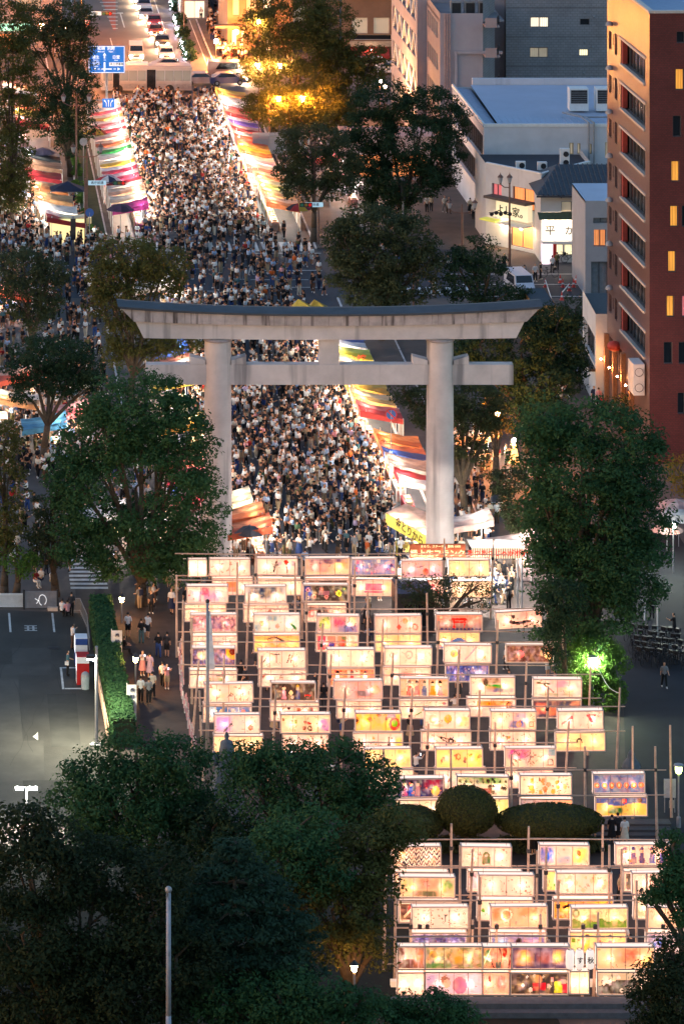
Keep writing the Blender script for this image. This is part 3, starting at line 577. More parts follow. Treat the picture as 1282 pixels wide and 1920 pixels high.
# ================================================================ painted lanterns
CW, CH = 60, 20                            # cells of a painting
UU0, VV0 = np.meshgrid((np.arange(CW)+.5)/CW*2.9, (np.arange(CH)+.5)/CH*1.0)
def smooth_noise(r, k, w=CW, h=CH):
    g = r.random((h//k+3, w//k+3)); y = np.arange(h)/k; x = np.arange(w)/k
    yi = y.astype(int); xi = x.astype(int); fy = (y-yi)[:,None]; fx = (x-xi)[None,:]
    return (g[yi][:,xi]*(1-fy)*(1-fx)+g[yi+1][:,xi]*fy*(1-fx)+g[yi][:,xi+1]*(1-fy)*fx+g[yi+1][:,xi+1]*fy*fx)
def paint(spec, seed):
    r = np.random.default_rng(seed); A = np.zeros((CH,CW,3)); A[:] = lin('ffe6da')
    UU = UU0+.045*(smooth_noise(r,5)-.5)+.015*(smooth_noise(r,2)-.5); VV = VV0+.035*(smooth_noise(r,5)-.5)+.015*(smooth_noise(r,2)-.5)
    spec = spec+';auto'
    A *= (1-.10*smooth_noise(r,6))[...,None]
    def put(mask, c, a=1.0):
        m = (mask*a)[...,None]; A[:] = A*(1-m)+np.array(lin(c))*m
    for op in spec.split(';'):
        t = op.split()
        if not t: continue
        k, a = t[0], t[1:]
        if k == 'bg': put(np.ones((CH,CW)), a[0], .92)
        elif k == 'grad': put(VV, a[0], .9); put(1-VV, a[1], .9)
        elif k == 'hgrad': put(UU/2.9, a[1], .9); put(1-UU/2.9, a[0], .9)
        elif k == 'disc': u,v,q = map(float,a[:3]); put(((UU-u)**2+(VV-v)**2 < q*q)*1., a[3])
        elif k == 'ring': u,v,q = map(float,a[:3]); d = np.hypot(UU-u,VV-v); put((abs(d-q) < .045)*1., a[3])
        elif k == 'flower': u,v,q = map(float,a[:3]); d = np.hypot(UU-u,VV-v); put((d < q)*1., a[3]); put((d < q*.45)*1., a[4])
        elif k == 'dots':
            cs = a[2].split(',')
            for i in range(int(a[0])): 
                u = .15+r.random()*2.6; v = .12+r.random()*.76; q = float(a[1])*(.6+.8*r.random()); put((((UU-u)**2+(VV-v)**2) < q*q)*1., cs[i%len(cs)], .9)
        elif k == 'row':                              # row n v r c
            n = int(a[0])
            for i in range(n): put(np.hypot(UU-2.9*(i+.5)/n, VV-float(a[1])) < float(a[2]), a[3])
        elif k == 'wash':
            u0,u1,v0,v1,q = map(float,a[1:6]); m = np.clip(1-abs((UU-(u0+u1)/2)/((u1-u0)/2))**3,0,1)*np.clip(1-abs((VV-(v0+v1)/2)/((v1-v0)/2))**3,0,1)
            put(np.clip(m*(.4+1.2*smooth_noise(r,4)),0,1)*q, a[0])
        elif k == 'mot': cs = a[0].split(','); [put(np.clip((smooth_noise(r,int(a[1]))-.45)*5,0,1), c, float(a[2])) for c in cs]
        elif k == 'hill': put((VV < float(a[1])+float(a[2])*np.sin(UU*float(a[3])+float(a[4])))*1., a[0], .9)
        elif k == 'sky': put((VV > float(a[1])+float(a[2])*np.sin(UU*float(a[3])+float(a[4])))*1., a[0], .9)
        elif k == 'auto':
            for q in range(3): put(np.clip((smooth_noise(r,3+q)-.55)*3,0,1), ['f8c8b8','f0d8a8','d8c8d8','c8d8d0','f0b8a0'][r.integers(5)], .35)
            for i in range(r.integers(8,22)):
                u = r.random()*2.9; v = r.random(); th = r.random()*3.14; L_ = .02+.05*r.random(); tt = np.clip((UU-u)*math.cos(th)+(VV-v)*math.sin(th),-L_,L_)
                put((np.hypot(UU-u-tt*math.cos(th),VV-v-tt*math.sin(th)) < .022)*1., ['806050','a06858','607080','905060','708058'][r.integers(5)], .55)
        elif k == 'zig': put((((VV*4.2+.9*abs(((UU*3.4)%1)-.5)*2) % 1) < .5)*1., a[0])
        elif k == 'line':
            u0,v0,u1,v1,w = map(float,a[:5]); L = math.hypot(u1-u0,v1-v0); tt = np.clip(((UU-u0)*(u1-u0)+(VV-v0)*(v1-v0))/L/L,0,1)
            put((np.hypot(UU-u0-tt*(u1-u0),VV-v0-tt*(v1-v0)) < w)*1., a[5])
        elif k == 'strokes':
            for i in range(int(a[0])):
                u = .2+r.random()*2.5; v = .15+r.random()*.7; th = r.random()*3.14; cs = a[1].split(',')
                tt = np.clip((UU-u)*math.cos(th)+(VV-v)*math.sin(th),-.09,.09); put((np.hypot(UU-u-tt*math.cos(th),VV-v-tt*math.sin(th)) < .028)*1., cs[i%len(cs)], .8)
        elif k == 'fig':
            u = float(a[0]); put(((abs(UU-u) < .10+.13*(.62-VV)) & (VV < .62) & (VV > .08))*1., a[1]); put(np.hypot(UU-u,VV-.70) < .11, 'f3cfae'); put((np.hypot(UU-u,VV-.78) < .11) & (VV > .74), a[2] if len(a) > 2 else '2a2020')
        elif k == 'rect': u0,u1,v0,v1 = map(float,a[:4]); put(((UU > u0)&(UU < u1)&(VV > v0)&(VV < v1))*1., a[4], .9)
        elif k == 'gate':
            u = float(a[0]); c = a[1]
            for q in (((abs(UU-u) < .5)&(abs(VV-.72) < .06)), ((abs(UU-u) < .4)&(abs(VV-.55) < .04)), ((abs(abs(UU-u)-.32) < .045)&(VV < .72)&(VV > .2))): put(q*1., c)
    m = (UU0 < .06)|(UU0 > 2.84)|(VV0 < .06)|(VV0 > .94)
    put(m*1., 'fff0e0', .9)
    return A**1.25
PAPER = attr_mat('painted_paper', 'art', LANT_E, .8, .45)
PAPERT = emit('plain_paper', 'ffd0b8', .8, 'e8d8c8'); PAPERB = emit('lit_back_paper', 'ffc8a8', .42, 'e8d8c8', raw=True); WFRAME = mat('lantern_frame', (.62,.50,.42), .6, var=.12)
LBULB = emit('lantern_bulb', 'ffdcc4', 13.0, raw=True)
_box = {}
def lantern_shared(w, h, npan):
    key = (round(w,2), round(h,2), npan)
    if key in _box: return _box[key]
    d = .5; a = MB(); t = .035                            # back, ends, bottom
    a.quad((w/2,d,0),(-w/2,d,0),(-w/2,d,h),(w/2,d,h)); a.quad((-w/2,d,0),(-w/2,0,0),(-w/2,0,h),(-w/2,d,h)); a.quad((w/2,0,0),(w/2,d,0),(w/2,d,h),(w/2,0,h)); a.quad((-w/2,d,0),(w/2,d,0),(w/2,0,0),(-w/2,0,0))
    body = a.mesh('paper_box', [PAPERT])
    bk_ = MB(); bk_.quad((w/2,d+.004,0),(-w/2,d+.004,0),(-w/2,d+.004,h),(w/2,d+.004,h)); _box[key+('b',)] = bk_.mesh('back_panel', [PAPERB])
    a = MB(); a.quad((-w/2,0,h),(w/2,0,h),(w/2,d,h),(-w/2,d,h)); top = a.mesh('top_paper', [PAPERT])
    f = MB()
    for z in (0,h): f.box(-w/2-t,w/2+t,-t-.012,-.012,z-t,z+t); f.box(-w/2-t,w/2+t,d+.002,d+t,z-t,z+t)
    for x in (-w/2,w/2): f.box(x-t,x+t,-t-.010,-.014,t,h-t); f.box(x-t,x+t,-.008,d+.001,h+.002,h+t); f.box(x-t,x+t,-.008,d+.001,-t,-.002)
    for i in range(1,npan): x = -w/2+w*i/npan; f.box(x-.012,x+.012,-.03,-.016,t,h-t,1)
    fr = f.mesh('frame', [WFRAME, mat('thin_strip',(.10,.06,.05))])
    c = MB(); 
    for x in (-w/2+.25,w/2-.25): c.tube((x,d*.3,h+t),(x,d*.3,h+.30),.012,.012,4)
    cord = c.mesh('cord', [DARKM])
    bl = MB()
    for x in (-w*.27,w*.27): bl.ball((x,.17,h*.5),.06,5)
    bulb = bl.mesh('light_bulb', [LBULB])
    _box[key] = (body, top, fr, cord, bulb); return _box[key]
LN = []
def lantern(x0, y0, x1, tier, npan, spec, label, group, rz=0, ry=0, zt=None, hh=1.12):
    z = zt if zt else (3.78 if tier == 0 else 2.38)
    D = F*(H-z)/(y0+1300.); s = F/D; w = (x1-x0)/s; X = ((x0+x1)/2+170)/s+CX
    t = thing('painted_lantern', label, 'lantern', (X, D, z-hh), rz, group); t.rotation_euler = (R(random.uniform(-3,3)), ry, rz)
    body, top, fr, cord, bulb = lantern_shared(round(w/.25)*.25 if npan > 1 else round(w,1), hh, npan); ws = (round(w/.25)*.25 if npan > 1 else round(w,1))
    for nm, me in (('paper_box',body),('top_paper',top),('frame',fr),('cord',cord),('light_bulb',bulb)):
        o = bpy.data.objects.new(nm, me); COL.objects.link(o); o.parent = t
    o = bpy.data.objects.new('back_panel', _box[(round(ws,2), round(hh,2), npan, 'b')]); COL.objects.link(o); o.parent = t
    A = paint(spec, len(LN)+11); n = npan; cw = CW//n
    for p in range(n):
        xs = np.linspace(-ws/2+ws*p/n, -ws/2+ws*(p+1)/n, cw+1); zz = np.linspace(0, hh, CH+1); X2, Z2 = np.meshgrid(xs, zz)
        V = np.stack([X2.ravel(), np.zeros(X2.size), Z2.ravel()], 1); I = np.arange(V.shape[0]).reshape(CH+1, cw+1)
        Q = np.stack([I[:-1,:-1].ravel(), I[:-1,1:].ravel(), I[1:,1:].ravel(), I[1:,:-1].ravel()], 1)
        np_mesh('panel', V, Q, PAPER, t, A[:, p*cw:(p+1)*cw].reshape(-1,3))
    LN.append((X, D, z, w, tier)); return t
GU, GL = 'painted lanterns on the upper bamboo frames', 'painted lanterns on the lower bamboo frames'
UP = [
(352,1050,389,0,2,"bg fff6ea","short plain white lantern glowing behind leaves at the left end of the farthest row"),
(392,1049,469,0,4,"strokes 14 a08060,c09080","pale cream lantern with faint brown leaf sketches in the farthest row"),
(481,1047,558,0,4,"dots 5 .1 d8c0d0,a0a0c0;line 1.2 .2 1.4 .8 .06 202020;line 1.2 .5 1.5 .6 .05 202020;disc 2.1 .75 .16 e04030;line 2.1 .6 2.2 .15 .04 803020","cream lantern with a dancing black figure and a red flower"),
(573,1047,655,0,3,"bg f8d8b8;wash 604880 0 2.9 .6 1.1 .9;wash d08090 0 1.6 .1 .7 .7;wash ffe9a0 1.8 2.7 .2 .8 .9;wash 709050 2.3 2.9 .3 1 .6","lantern with a purple and pink mountain sunset and white border"),
(660,1048,741,0,4,"bg 7c8fc4;dots 26 .09 f0b0c0,304080,e070a0,fff0e0;wash ffd0d8 1.2 2.4 .1 .7 .5","blue lantern crowded with small pink and dark flowers"),
(753,1052,830,0,3,"grad f8c0b8 c0a0c8;disc 1.7 .35 .2 e06050;line 1.1 .6 1.6 .7 .03 806070","lilac pink lantern with one red shape below centre"),
(840,1050,918,0,4,"bg fff0c8;wash f0e070 .2 1.2 .2 .9 .5","plain pale yellow lantern at the right end of the farthest row"),
(397,1085,475,1,4,"rect 1.0 1.8 .2 .8 f09060;dots 4 .05 c08080","cream lantern with one orange patch in its middle panels"),
(483,1085,566,1,4,"bg fff0dc","plain cream lantern under the dancing figure one"),
(573,1085,655,1,4,"rect .2 2.7 .3 .9 403030;row 8 .6 .13 f0c0a0","lantern with a dark comic strip of pale round faces"),
(659,1087,738,1,4,"bg fbd8c8;rect .9 2.1 .35 .75 e87098;line .9 .25 2.1 .25 .05 e06090;wash d0d060 2.2 2.9 .2 .9 .4","lantern with a bright pink temple on pale pink paper"),
(748,1087,830,1,4,"wash 402840 0 .6 0 1 .9;dots 6 .13 e03040,f07080","lantern with red blossoms over a dark corner beside the little tree"),
(845,1090,924,1,4,"bg fff4d8","bright blank white lantern glowing through the little tree"),
(350,1099,428,0,3,"wash a090d0 0 2.9 0 .8 .7;rect .5 .8 .1 .45 fff0f0;rect .95 1.2 .1 .5 fff0f0;wash e05080 1 1.6 .4 1 .9;dots 4 .06 e08090","lantern with tumbling white cards on lilac and pink"),
(458,1100,538,0,4,"bg e8e8e8;hill c8b0b0 .1 .05 3 0;wash 34486c .1 2.8 .5 1.1 1;wash 34486c .9 1.9 .2 .9 1","lantern with a dark blue storm cloud hanging over white"),
(570,1097,651,0,4,"bg 2c2620;wash 4060c0 0 .6 0 1 .9;flower .3 .7 .14 e0b0c0 803050;flower .7 .3 .14 f0b090 c04030;flower 1.2 .75 .13 d04050 f0d0a0;flower 1.5 .3 .13 f0a0a0 a02040;flower 2.3 .5 .18 d0d040 607020;flower 2.65 .75 .12 60a060 e0e080;flower .3 .25 .12 f0d0c0 404080;rect 1.0 1.7 .4 .65 b08090","black lantern covered in coloured round flower crests"),
(345,1134,425,1,3,"bg fff0dc;wash f0c8a8 1 1.9 .3 .9 .5","pale cream lantern below the white cards one"),
(458,1135,540,1,4,"strokes 8 907060;disc 1.7 .6 .14 b89080","cream lantern with a small brown animal sketch"),
(571,1135,649,1,3,"wash 301c20 0 1.9 .2 1 .95;flower .5 .5 .2 e03040 f0a0a0;flower 1.2 .4 .18 e05070 ffe0e0;wash f8d0a0 1.9 2.9 0 1 .5","dark lantern with glowing red flowers fading to cream"),
(359,1153,442,0,4,"bg f0d0c8;mot 6a5080,d890b0,5a4a50 2 .6;wash 6060a8 1 2 .1 .9 .7","lantern with dense purple cherry blossom and a blue figure"),
(477,1153,561,0,3,"bg cfe4e4;wash 5890b0 .8 1.5 .6 1 .8;disc .5 .5 .15 f0b080;disc 1.5 .35 .13 f0b0a0;line 2.3 .5 2.65 .2 .07 309040;wash 6090b0 0 .5 0 .6 .6","pale blue lantern with orange goldfish and a green fish"),
(593,1155,674,0,3,"bg c8b8c0;wash a8d040 .1 1.0 .2 1 .9;wash e04080 1.1 2.0 .3 1 .8;wash 4060b0 1.4 2.9 0 .5 .7;wash fff0c0 2.1 2.8 .4 1 .9;strokes 16 306030,804060","lantern with green and magenta firework bursts"),
(704,1155,789,0,4,"bg fcc8bc;disc 1.5 .35 .14 f07060;disc 1.9 .7 .16 f0a060;ring 2.5 .35 .15 f08070","pink lantern with scattered soft red rings and dots"),
(818,1152,903,0,3,"grad f09070 483040;gate 1.45 e03020;row 12 .14 .07 303070;disc .3 .82 .08 ffd0b0;disc 2.6 .82 .08 ffd0b0","lantern painted with a red gate above a night crowd"),
(931,1146,1016,0,3,"bg f8dccc;wash e8a0a0 1.4 2.9 .5 1 .6;line .9 .4 1.3 .3 .1 202024;line 1.3 .3 2.3 .4 .09 181820;disc 1.1 .7 .12 282020;dots 6 .04 303030;line 2.3 .4 2.8 .2 .06 fff8f0","tilted lantern with a reclining woman in a black robe"),
(359,1192,444,1,4,"disc .5 .4 .13 8080b0;disc 2.0 .6 .05 303030;dots 6 .06 806870,c09090","cream lantern with tiny dogs and a lilac girl"),
(477,1191,561,1,4,"bg ffc070;line .9 .75 1.3 .9 .05 201810;line 1.3 .9 1.9 .65 .05 201810;disc 1.4 .6 .2 fce0c0;wash fff0a0 0 .6 0 .8 .8;wash fff0a0 2.3 2.9 0 .8 .8","orange lantern with a pale face under flowing black hair"),
(592,1190,672,1,4,"rect .1 .65 .1 .9 d03060;rect .75 1.35 .1 .9 f09080;rect 1.5 2.1 .1 .9 708050;rect 2.2 2.8 .1 .5 90d080;disc .4 .5 .2 e0c0e0;disc 1.05 .4 .2 5050b0;disc 1.8 .5 .2 e06050;disc 2.5 .45 .2 f0c0a0","lantern of four bold coloured portrait panels"),
(705,1190,788,1,4,"bg ffe8b0;wash f0d060 .5 1.2 .2 .9 .5;rect 1.0 1.6 .1 .9 f8d8a0","soft yellow lantern below the pink ringed one"),
(819,1185,899,1,3,"bg f8d8a0;hill 3078c0 .45 .2 2.6 4;strokes 10 f0a040,c08040;disc .4 .4 .25 fff0e0","lantern with a deep blue wave under an orange sky"),
(359,1215,442,0,4,"bg 505080;mot 303060,9090d0 2 .6;flower 2.7 .8 .45 ffb040 803020;wash fff0c0 .3 1.0 .3 .9 .8","starry night lantern with a big orange sunflower moon at one end"),
(484,1220,572,0,4,"line .8 .8 1.3 .8 .03 303030;line 1.1 .8 1.15 .3 .03 303030;line 1.8 .3 1.95 .75 .03 303030;line 2.0 .3 2.1 .7 .03 505050;line .3 .3 .5 .6 .03 505050","cream lantern with thin black brush strokes"),
(614,1218,700,0,4,"bg fff0dc","plain blank cream lantern between two brush painted ones"),
(722,1215,808,0,3,"bg fff0e0;ring .5 .6 .15 e0c0b0;ring 1.5 .6 .2 e8c0b8;strokes 12 e0b0a0","pale lantern with faint pencilled circles"),
(833,1210,920,0,3,"bg fae4dc;flower .6 .5 .22 f8b860 e06040;line 1.3 .2 2.0 .9 .04 b0a8c0;disc 2.5 .3 .08 f0b060","pale lantern with a single orange peach"),
(950,1210,1036,0,3,"bg 6c4634;mot a88070,50302a 2 .6;disc .9 .5 .2 f88080;disc .8 .3 .1 f88080;disc 2.5 .45 .18 ffd8a0;line 2.4 .7 2.7 .2 .08 ffd8a0","brown lantern with one pink and one yellow goldfish"),
(357,1257,442,1,4,"wash 60a050 1 2.2 .2 .6 .8;dots 8 .07 e06090,d0a0a0;line 1.5 .7 2.2 .7 .03 405060","cream lantern with a green garland and pink flowers"),
(485,1255,573,1,4,"line .2 .5 .4 .7 .06 a07060;strokes 7 806858","cream lantern with small perched bird sketches"),
(616,1254,701,1,4,"bg f8a070;rect 1.2 2.0 .1 .9 fce0d0;fig .6 f8f0e8;fig 1.5 e05050;fig 2.3 fff0f0;row 9 .85 .05 c04030","orange draped lantern with small white robed figures"),
(720,1252,806,1,3,"wash f09080 1 1.9 .2 .9 .7;wash f8c0b0 .1 .9 .2 .9 .5","cream lantern with a rosy cloud in its middle panel"),
(834,1246,918,1,4,"bg 4a60b8;mot 7090e0,303880 2 .6;dots 20 .03 ffffff;wash d8e0ff 1.7 2.8 .2 .8 .5","deep blue lantern full of white stars"),
(384,1283,474,0,4,"strokes 14 605040,b08070;dots 3 .05 303030","cream lantern with rows of tiny butterflies"),
(506,1281,593,0,4,"bg 33241f;fig .85 f0a0b0;fig 1.75 405090 e0c040;disc 1.3 .45 .14 ffe8b0;disc 1.4 .2 .1 f0e0d0;line 2.2 .3 2.6 .3 .03 e03030","dark lantern with a couple in pink and blue robes"),
(627,1277,716,0,4,"bg f4b4a8;wash 707880 1.2 2.4 .1 .5 .8;ring .9 .4 .15 f8d8c0;wash e0c060 2.2 2.8 .2 .8 .5","rose pink lantern with a grey lake"),
(751,1273,839,0,5,"rect 0 2.9 0 1 f0b890;rect .38 .52 0 1 fff0e0;rect .95 1.1 0 1 fff0e0;rect 1.55 1.7 0 1 fff0e0;rect 2.15 2.3 0 1 fff0e0;fig .55 e05040;fig 1.0 e88080;fig 1.45 6070a0;fig 1.95 f0a030;fig 2.4 f0a0a0","lantern with five robed women between orange screens"),
(881,1270,966,0,3,"disc 1.0 .7 .18 706050;wash 604838 .6 2.0 .6 1 1;wash 30b040 .9 2.2 .35 .62 1;wash e08040 .8 1.9 .3 .5 .6;wash 5068a0 1.0 2.9 .15 .42 .9","cream lantern with a brown hill over green and blue strokes"),
(1000,1274,1089,0,4,"line .6 .75 1.2 .3 .04 405040;line .2 .8 1.0 .75 .04 607050;wash e870b0 1.3 2.2 .5 1 .6;wash f0b070 1.5 2.5 .2 .6 .6;wash 70a060 .3 2.6 .05 .25 .7","cream lantern with a bending willow and pink blossom"),
(380,1321,472,1,4,"rect .15 .7 .3 .9 a0c8e0;rect .8 1.45 .3 .9 3080c0;rect 1.5 2.1 .3 .9 5090d0;rect 2.15 2.8 .3 .9 2878b8;disc 1.1 .6 .12 e0c0a0;disc 1.8 .6 .13 f0e0e0;disc 2.4 .6 .14 e08080","lantern with a strip of four blue pictures"),
(508,1318,596,1,4,"flower 1.1 .7 .1 804050 202020;flower 1.7 .6 .13 c03030 402020;flower 2.4 .6 .16 902838 302020;strokes 14 306030,903030","cream lantern with dark red bouquets"),
(630,1314,716,1,4,"wash f0a098 1.0 2.0 .2 .95 .6;strokes 4 e08070","cream lantern with a washed pink centre and little posts"),
(751,1314,838,1,4,"dots 8 .06 c04050,405040,8060a0;line 1.0 .2 1.3 .35 .04 30a050","white lantern with loose small flowers and a green sprig"),
(877,1310,966,1,4,"rect .6 2.7 .55 .85 f0a040;flower 1.3 .7 .12 f0b030 c06020;wash f0a080 .1 1.2 0 .5 .6;ring 2.5 .6 .15 804020","cream lantern with an orange scroll band"),
(1000,1313,1088,1,4,"bg 30345c;wash f08060 .1 .9 .2 .9 1;wash e07840 .9 1.6 .1 .7 .9;wash 60687c 1.5 2.2 .3 1 .9;wash e0a080 2.2 2.9 .4 1 .8","dark blue lantern with glowing red fruit shapes"),
(400,1341,489,0,3,"wash b898e8 0 1.2 0 1 .9;line .6 .1 1.1 .5 .05 606068;flower 2.3 .3 .15 f07050 f08858","pale lantern with lilac mist and a small orange sun"),
(527,1340,618,0,4,"bg fce0c0;disc .9 .6 .1 90b060;line 1.4 .6 1.7 .5 .06 c03020;ring 1.7 .25 .1 282020;ring 1.4 .25 .07 a03020;wash b080d0 2.2 2.9 0 .8 .8;dots 3 .06 602020","cream lantern with black rings, a red bird and a purple corner"),
(665,1337,752,0,3,"bg ffd060;flower .1 .6 .18 e0a030 703010;flower .9 .65 .16 f0a030 c04020;flower 1.5 .95 .16 e09030 703010;flower 2.0 .7 .12 e08030 703010;wash 4080d0 2.0 2.6 .7 1.1 1;disc 2.5 .4 .35 d85040;disc 2.5 .45 .2 80b030","yellow lantern of brown centred sunflowers"),
(795,1333,881,0,3,"flower .55 .55 .24 f4b8a0 f0c8b0;flower 1.5 .55 .24 fcc850 f8b030;wash ffd060 2.2 2.9 .1 .7 .8;wash f8b080 .4 1.3 .1 .3 .5","cream lantern with a pink heart and a yellow orb"),
(919,1334,1005,0,4,"bg fae0c8;wash 3060b8 1.1 2.3 .05 .55 1;disc 1.7 .8 .12 4050a0;ring 1.8 .3 .12 e0a060;wash 9098d0 1.3 2.4 .5 1 .6;rect 2.45 2.75 .15 .45 605048;rect 2.5 2.7 .2 .4 ffe8d8;dots 5 .04 c08050","lantern with a curling blue wave and a square seal"),
(1044,1333,1132,0,3,"line .3 .3 .9 .7 .05 c04050;disc .9 .65 .1 e06070;line 1.9 .75 2.2 .4 .07 d02848;disc 2.0 .75 .08 d04058;line 2.0 .8 2.4 .75 .04 d04058","cream lantern with two scarlet flowing goldfish"),
(401,1380,492,1,4,"bg fff0c8","blank yellowish lantern above the monument finial"),
(529,1377,616,1,3,"strokes 34 504040;wash f0a060 2.3 2.9 0 .5 .6","cream lantern with black strokes raying from the middle"),
(664,1375,754,1,4,"dots 9 .06 d05060,8090a0,e0a050;rect 2.0 2.15 .2 .8 303030;wash f0e040 2.4 2.9 .1 .8 .8","cream lantern with scattered charms and a yellow creature"),
(790,1373,883,1,4,"line 1.0 .75 2.0 .5 .03 202020;line 1.0 .75 1.6 .35 .03 202020;ring 1.7 .5 .14 303030;dots 8 .04 e06050,5080b0","lantern with the black outline of a long fish"),
(918,1372,1005,1,4,"dots 26 .05 d05050,50a060,5060c0,806040,e0a040","cream lantern peppered with tiny coloured marks"),
(1042,1374,1134,1,4,"bg fff0b8;wash f8b890 0 2.9 0 .25 .8;ring 1.4 .5 .15 282828;rect 1.2 1.7 .2 .45 fff0b8","pale yellow lantern with one dark crescent"),
(682,1405,772,0,3,"bg fff4b0;disc 1.5 .3 .14 c0a090;disc 1.5 .3 .1 fff0c0;wash 90c050 2.0 2.7 .7 1 .9;wash f8b070 2.2 2.9 0 .6 .7;dots 6 .04 80a0c0","pale yellow lantern with a small shell and green leaves"),
(816,1405,906,0,3,"bg ffe090;dots 12 .08 d02838,e07080,803040;ring 1.4 .6 .14 e07030;wash ffe040 1.8 2.9 0 .8 .5","yellow lantern with scarlet petals and an orange ring"),
(948,1404,1041,0,4,"bg f0d8c0;wash d030a0 0 1.5 .4 1.1 1;strokes 24 5a4038,806050;rect 2.45 2.85 .6 .95 40a0b0;rect 2.4 2.75 .12 .42 403c38;rect 2.45 2.7 .17 .37 e0e0d8","lantern splashed with magenta and a teal corner"),
(686,1443,776,1,4,"bg fff0dc","pale lantern seen only by its top edge beside the big tree"),
(816,1443,911,1,4,"dots 8 .05 806060","pale speckled lantern under the scarlet petal one"),
(947,1442,1038,1,4,"wash c090c0 .5 2.5 .3 1 .5","pale mauve lantern under the magenta one"),
(742,1460,833,0,4,"bg 30245c;wash 2840a0 0 2.0 0 .4 .9;wash b02850 1.6 2.9 .5 1 .9;fig .5 b06090;fig .9 4060c0;fig 1.3 c08090;disc 2.4 .35 .25 f0c860;dots 8 .05 e08070","deep violet lantern with a parade of small figures and a golden mask"),
(857,1457,952,0,3,"bg f4f0d8;wash 40a030 0 2.9 .6 1.1 .9;row 9 .75 .08 405030;dots 22 .075 302820,504038;rect 1.4 1.9 .0 .4 a02838","white lantern with many little faces below green leaves"),
(975,1455,1071,0,4,"bg fff0d8;dots 16 .1 f09020,f8b040,e0c030;dots 14 .04 604020,a04020","cream lantern strewn with orange blossoms"),
(1114,1452,1207,0,3,"bg 6484b8;mot 90a8c8,3858a0 3 .6;row 7 .42 .15 f09040;row 7 .42 .06 fff0c0","blue lantern with a row of orange sunflowers"),
(740,1500,832,1,4,"bg f8ecd0;wash c0d0e0 0 1 0 1 .5","pale greenish lantern behind the left clipped shrub"),
(858,1499,953,1,4,"bg f0f0b0;wash d0e080 1.8 2.9 0 1 .6","lime yellow lantern showing behind the round shrub"),
(975,1499,1073,1,4,"hgrad a0a0b0 f8c080;dots 4 .06 705048","grey to orange lantern above the long clipped shrub"),
(1116,1495,1214,1,4,"bg f0c860;sky 2f62b8 .62 .08 3 1;flower .5 .5 .2 f0d8a0 f0c080;wash 308040 .6 1.6 .1 .5 1;disc 1.6 .8 .13 f04858;disc 2.5 .82 .11 603030","lantern with yellow fields, blue sky and a red balloon"),
]
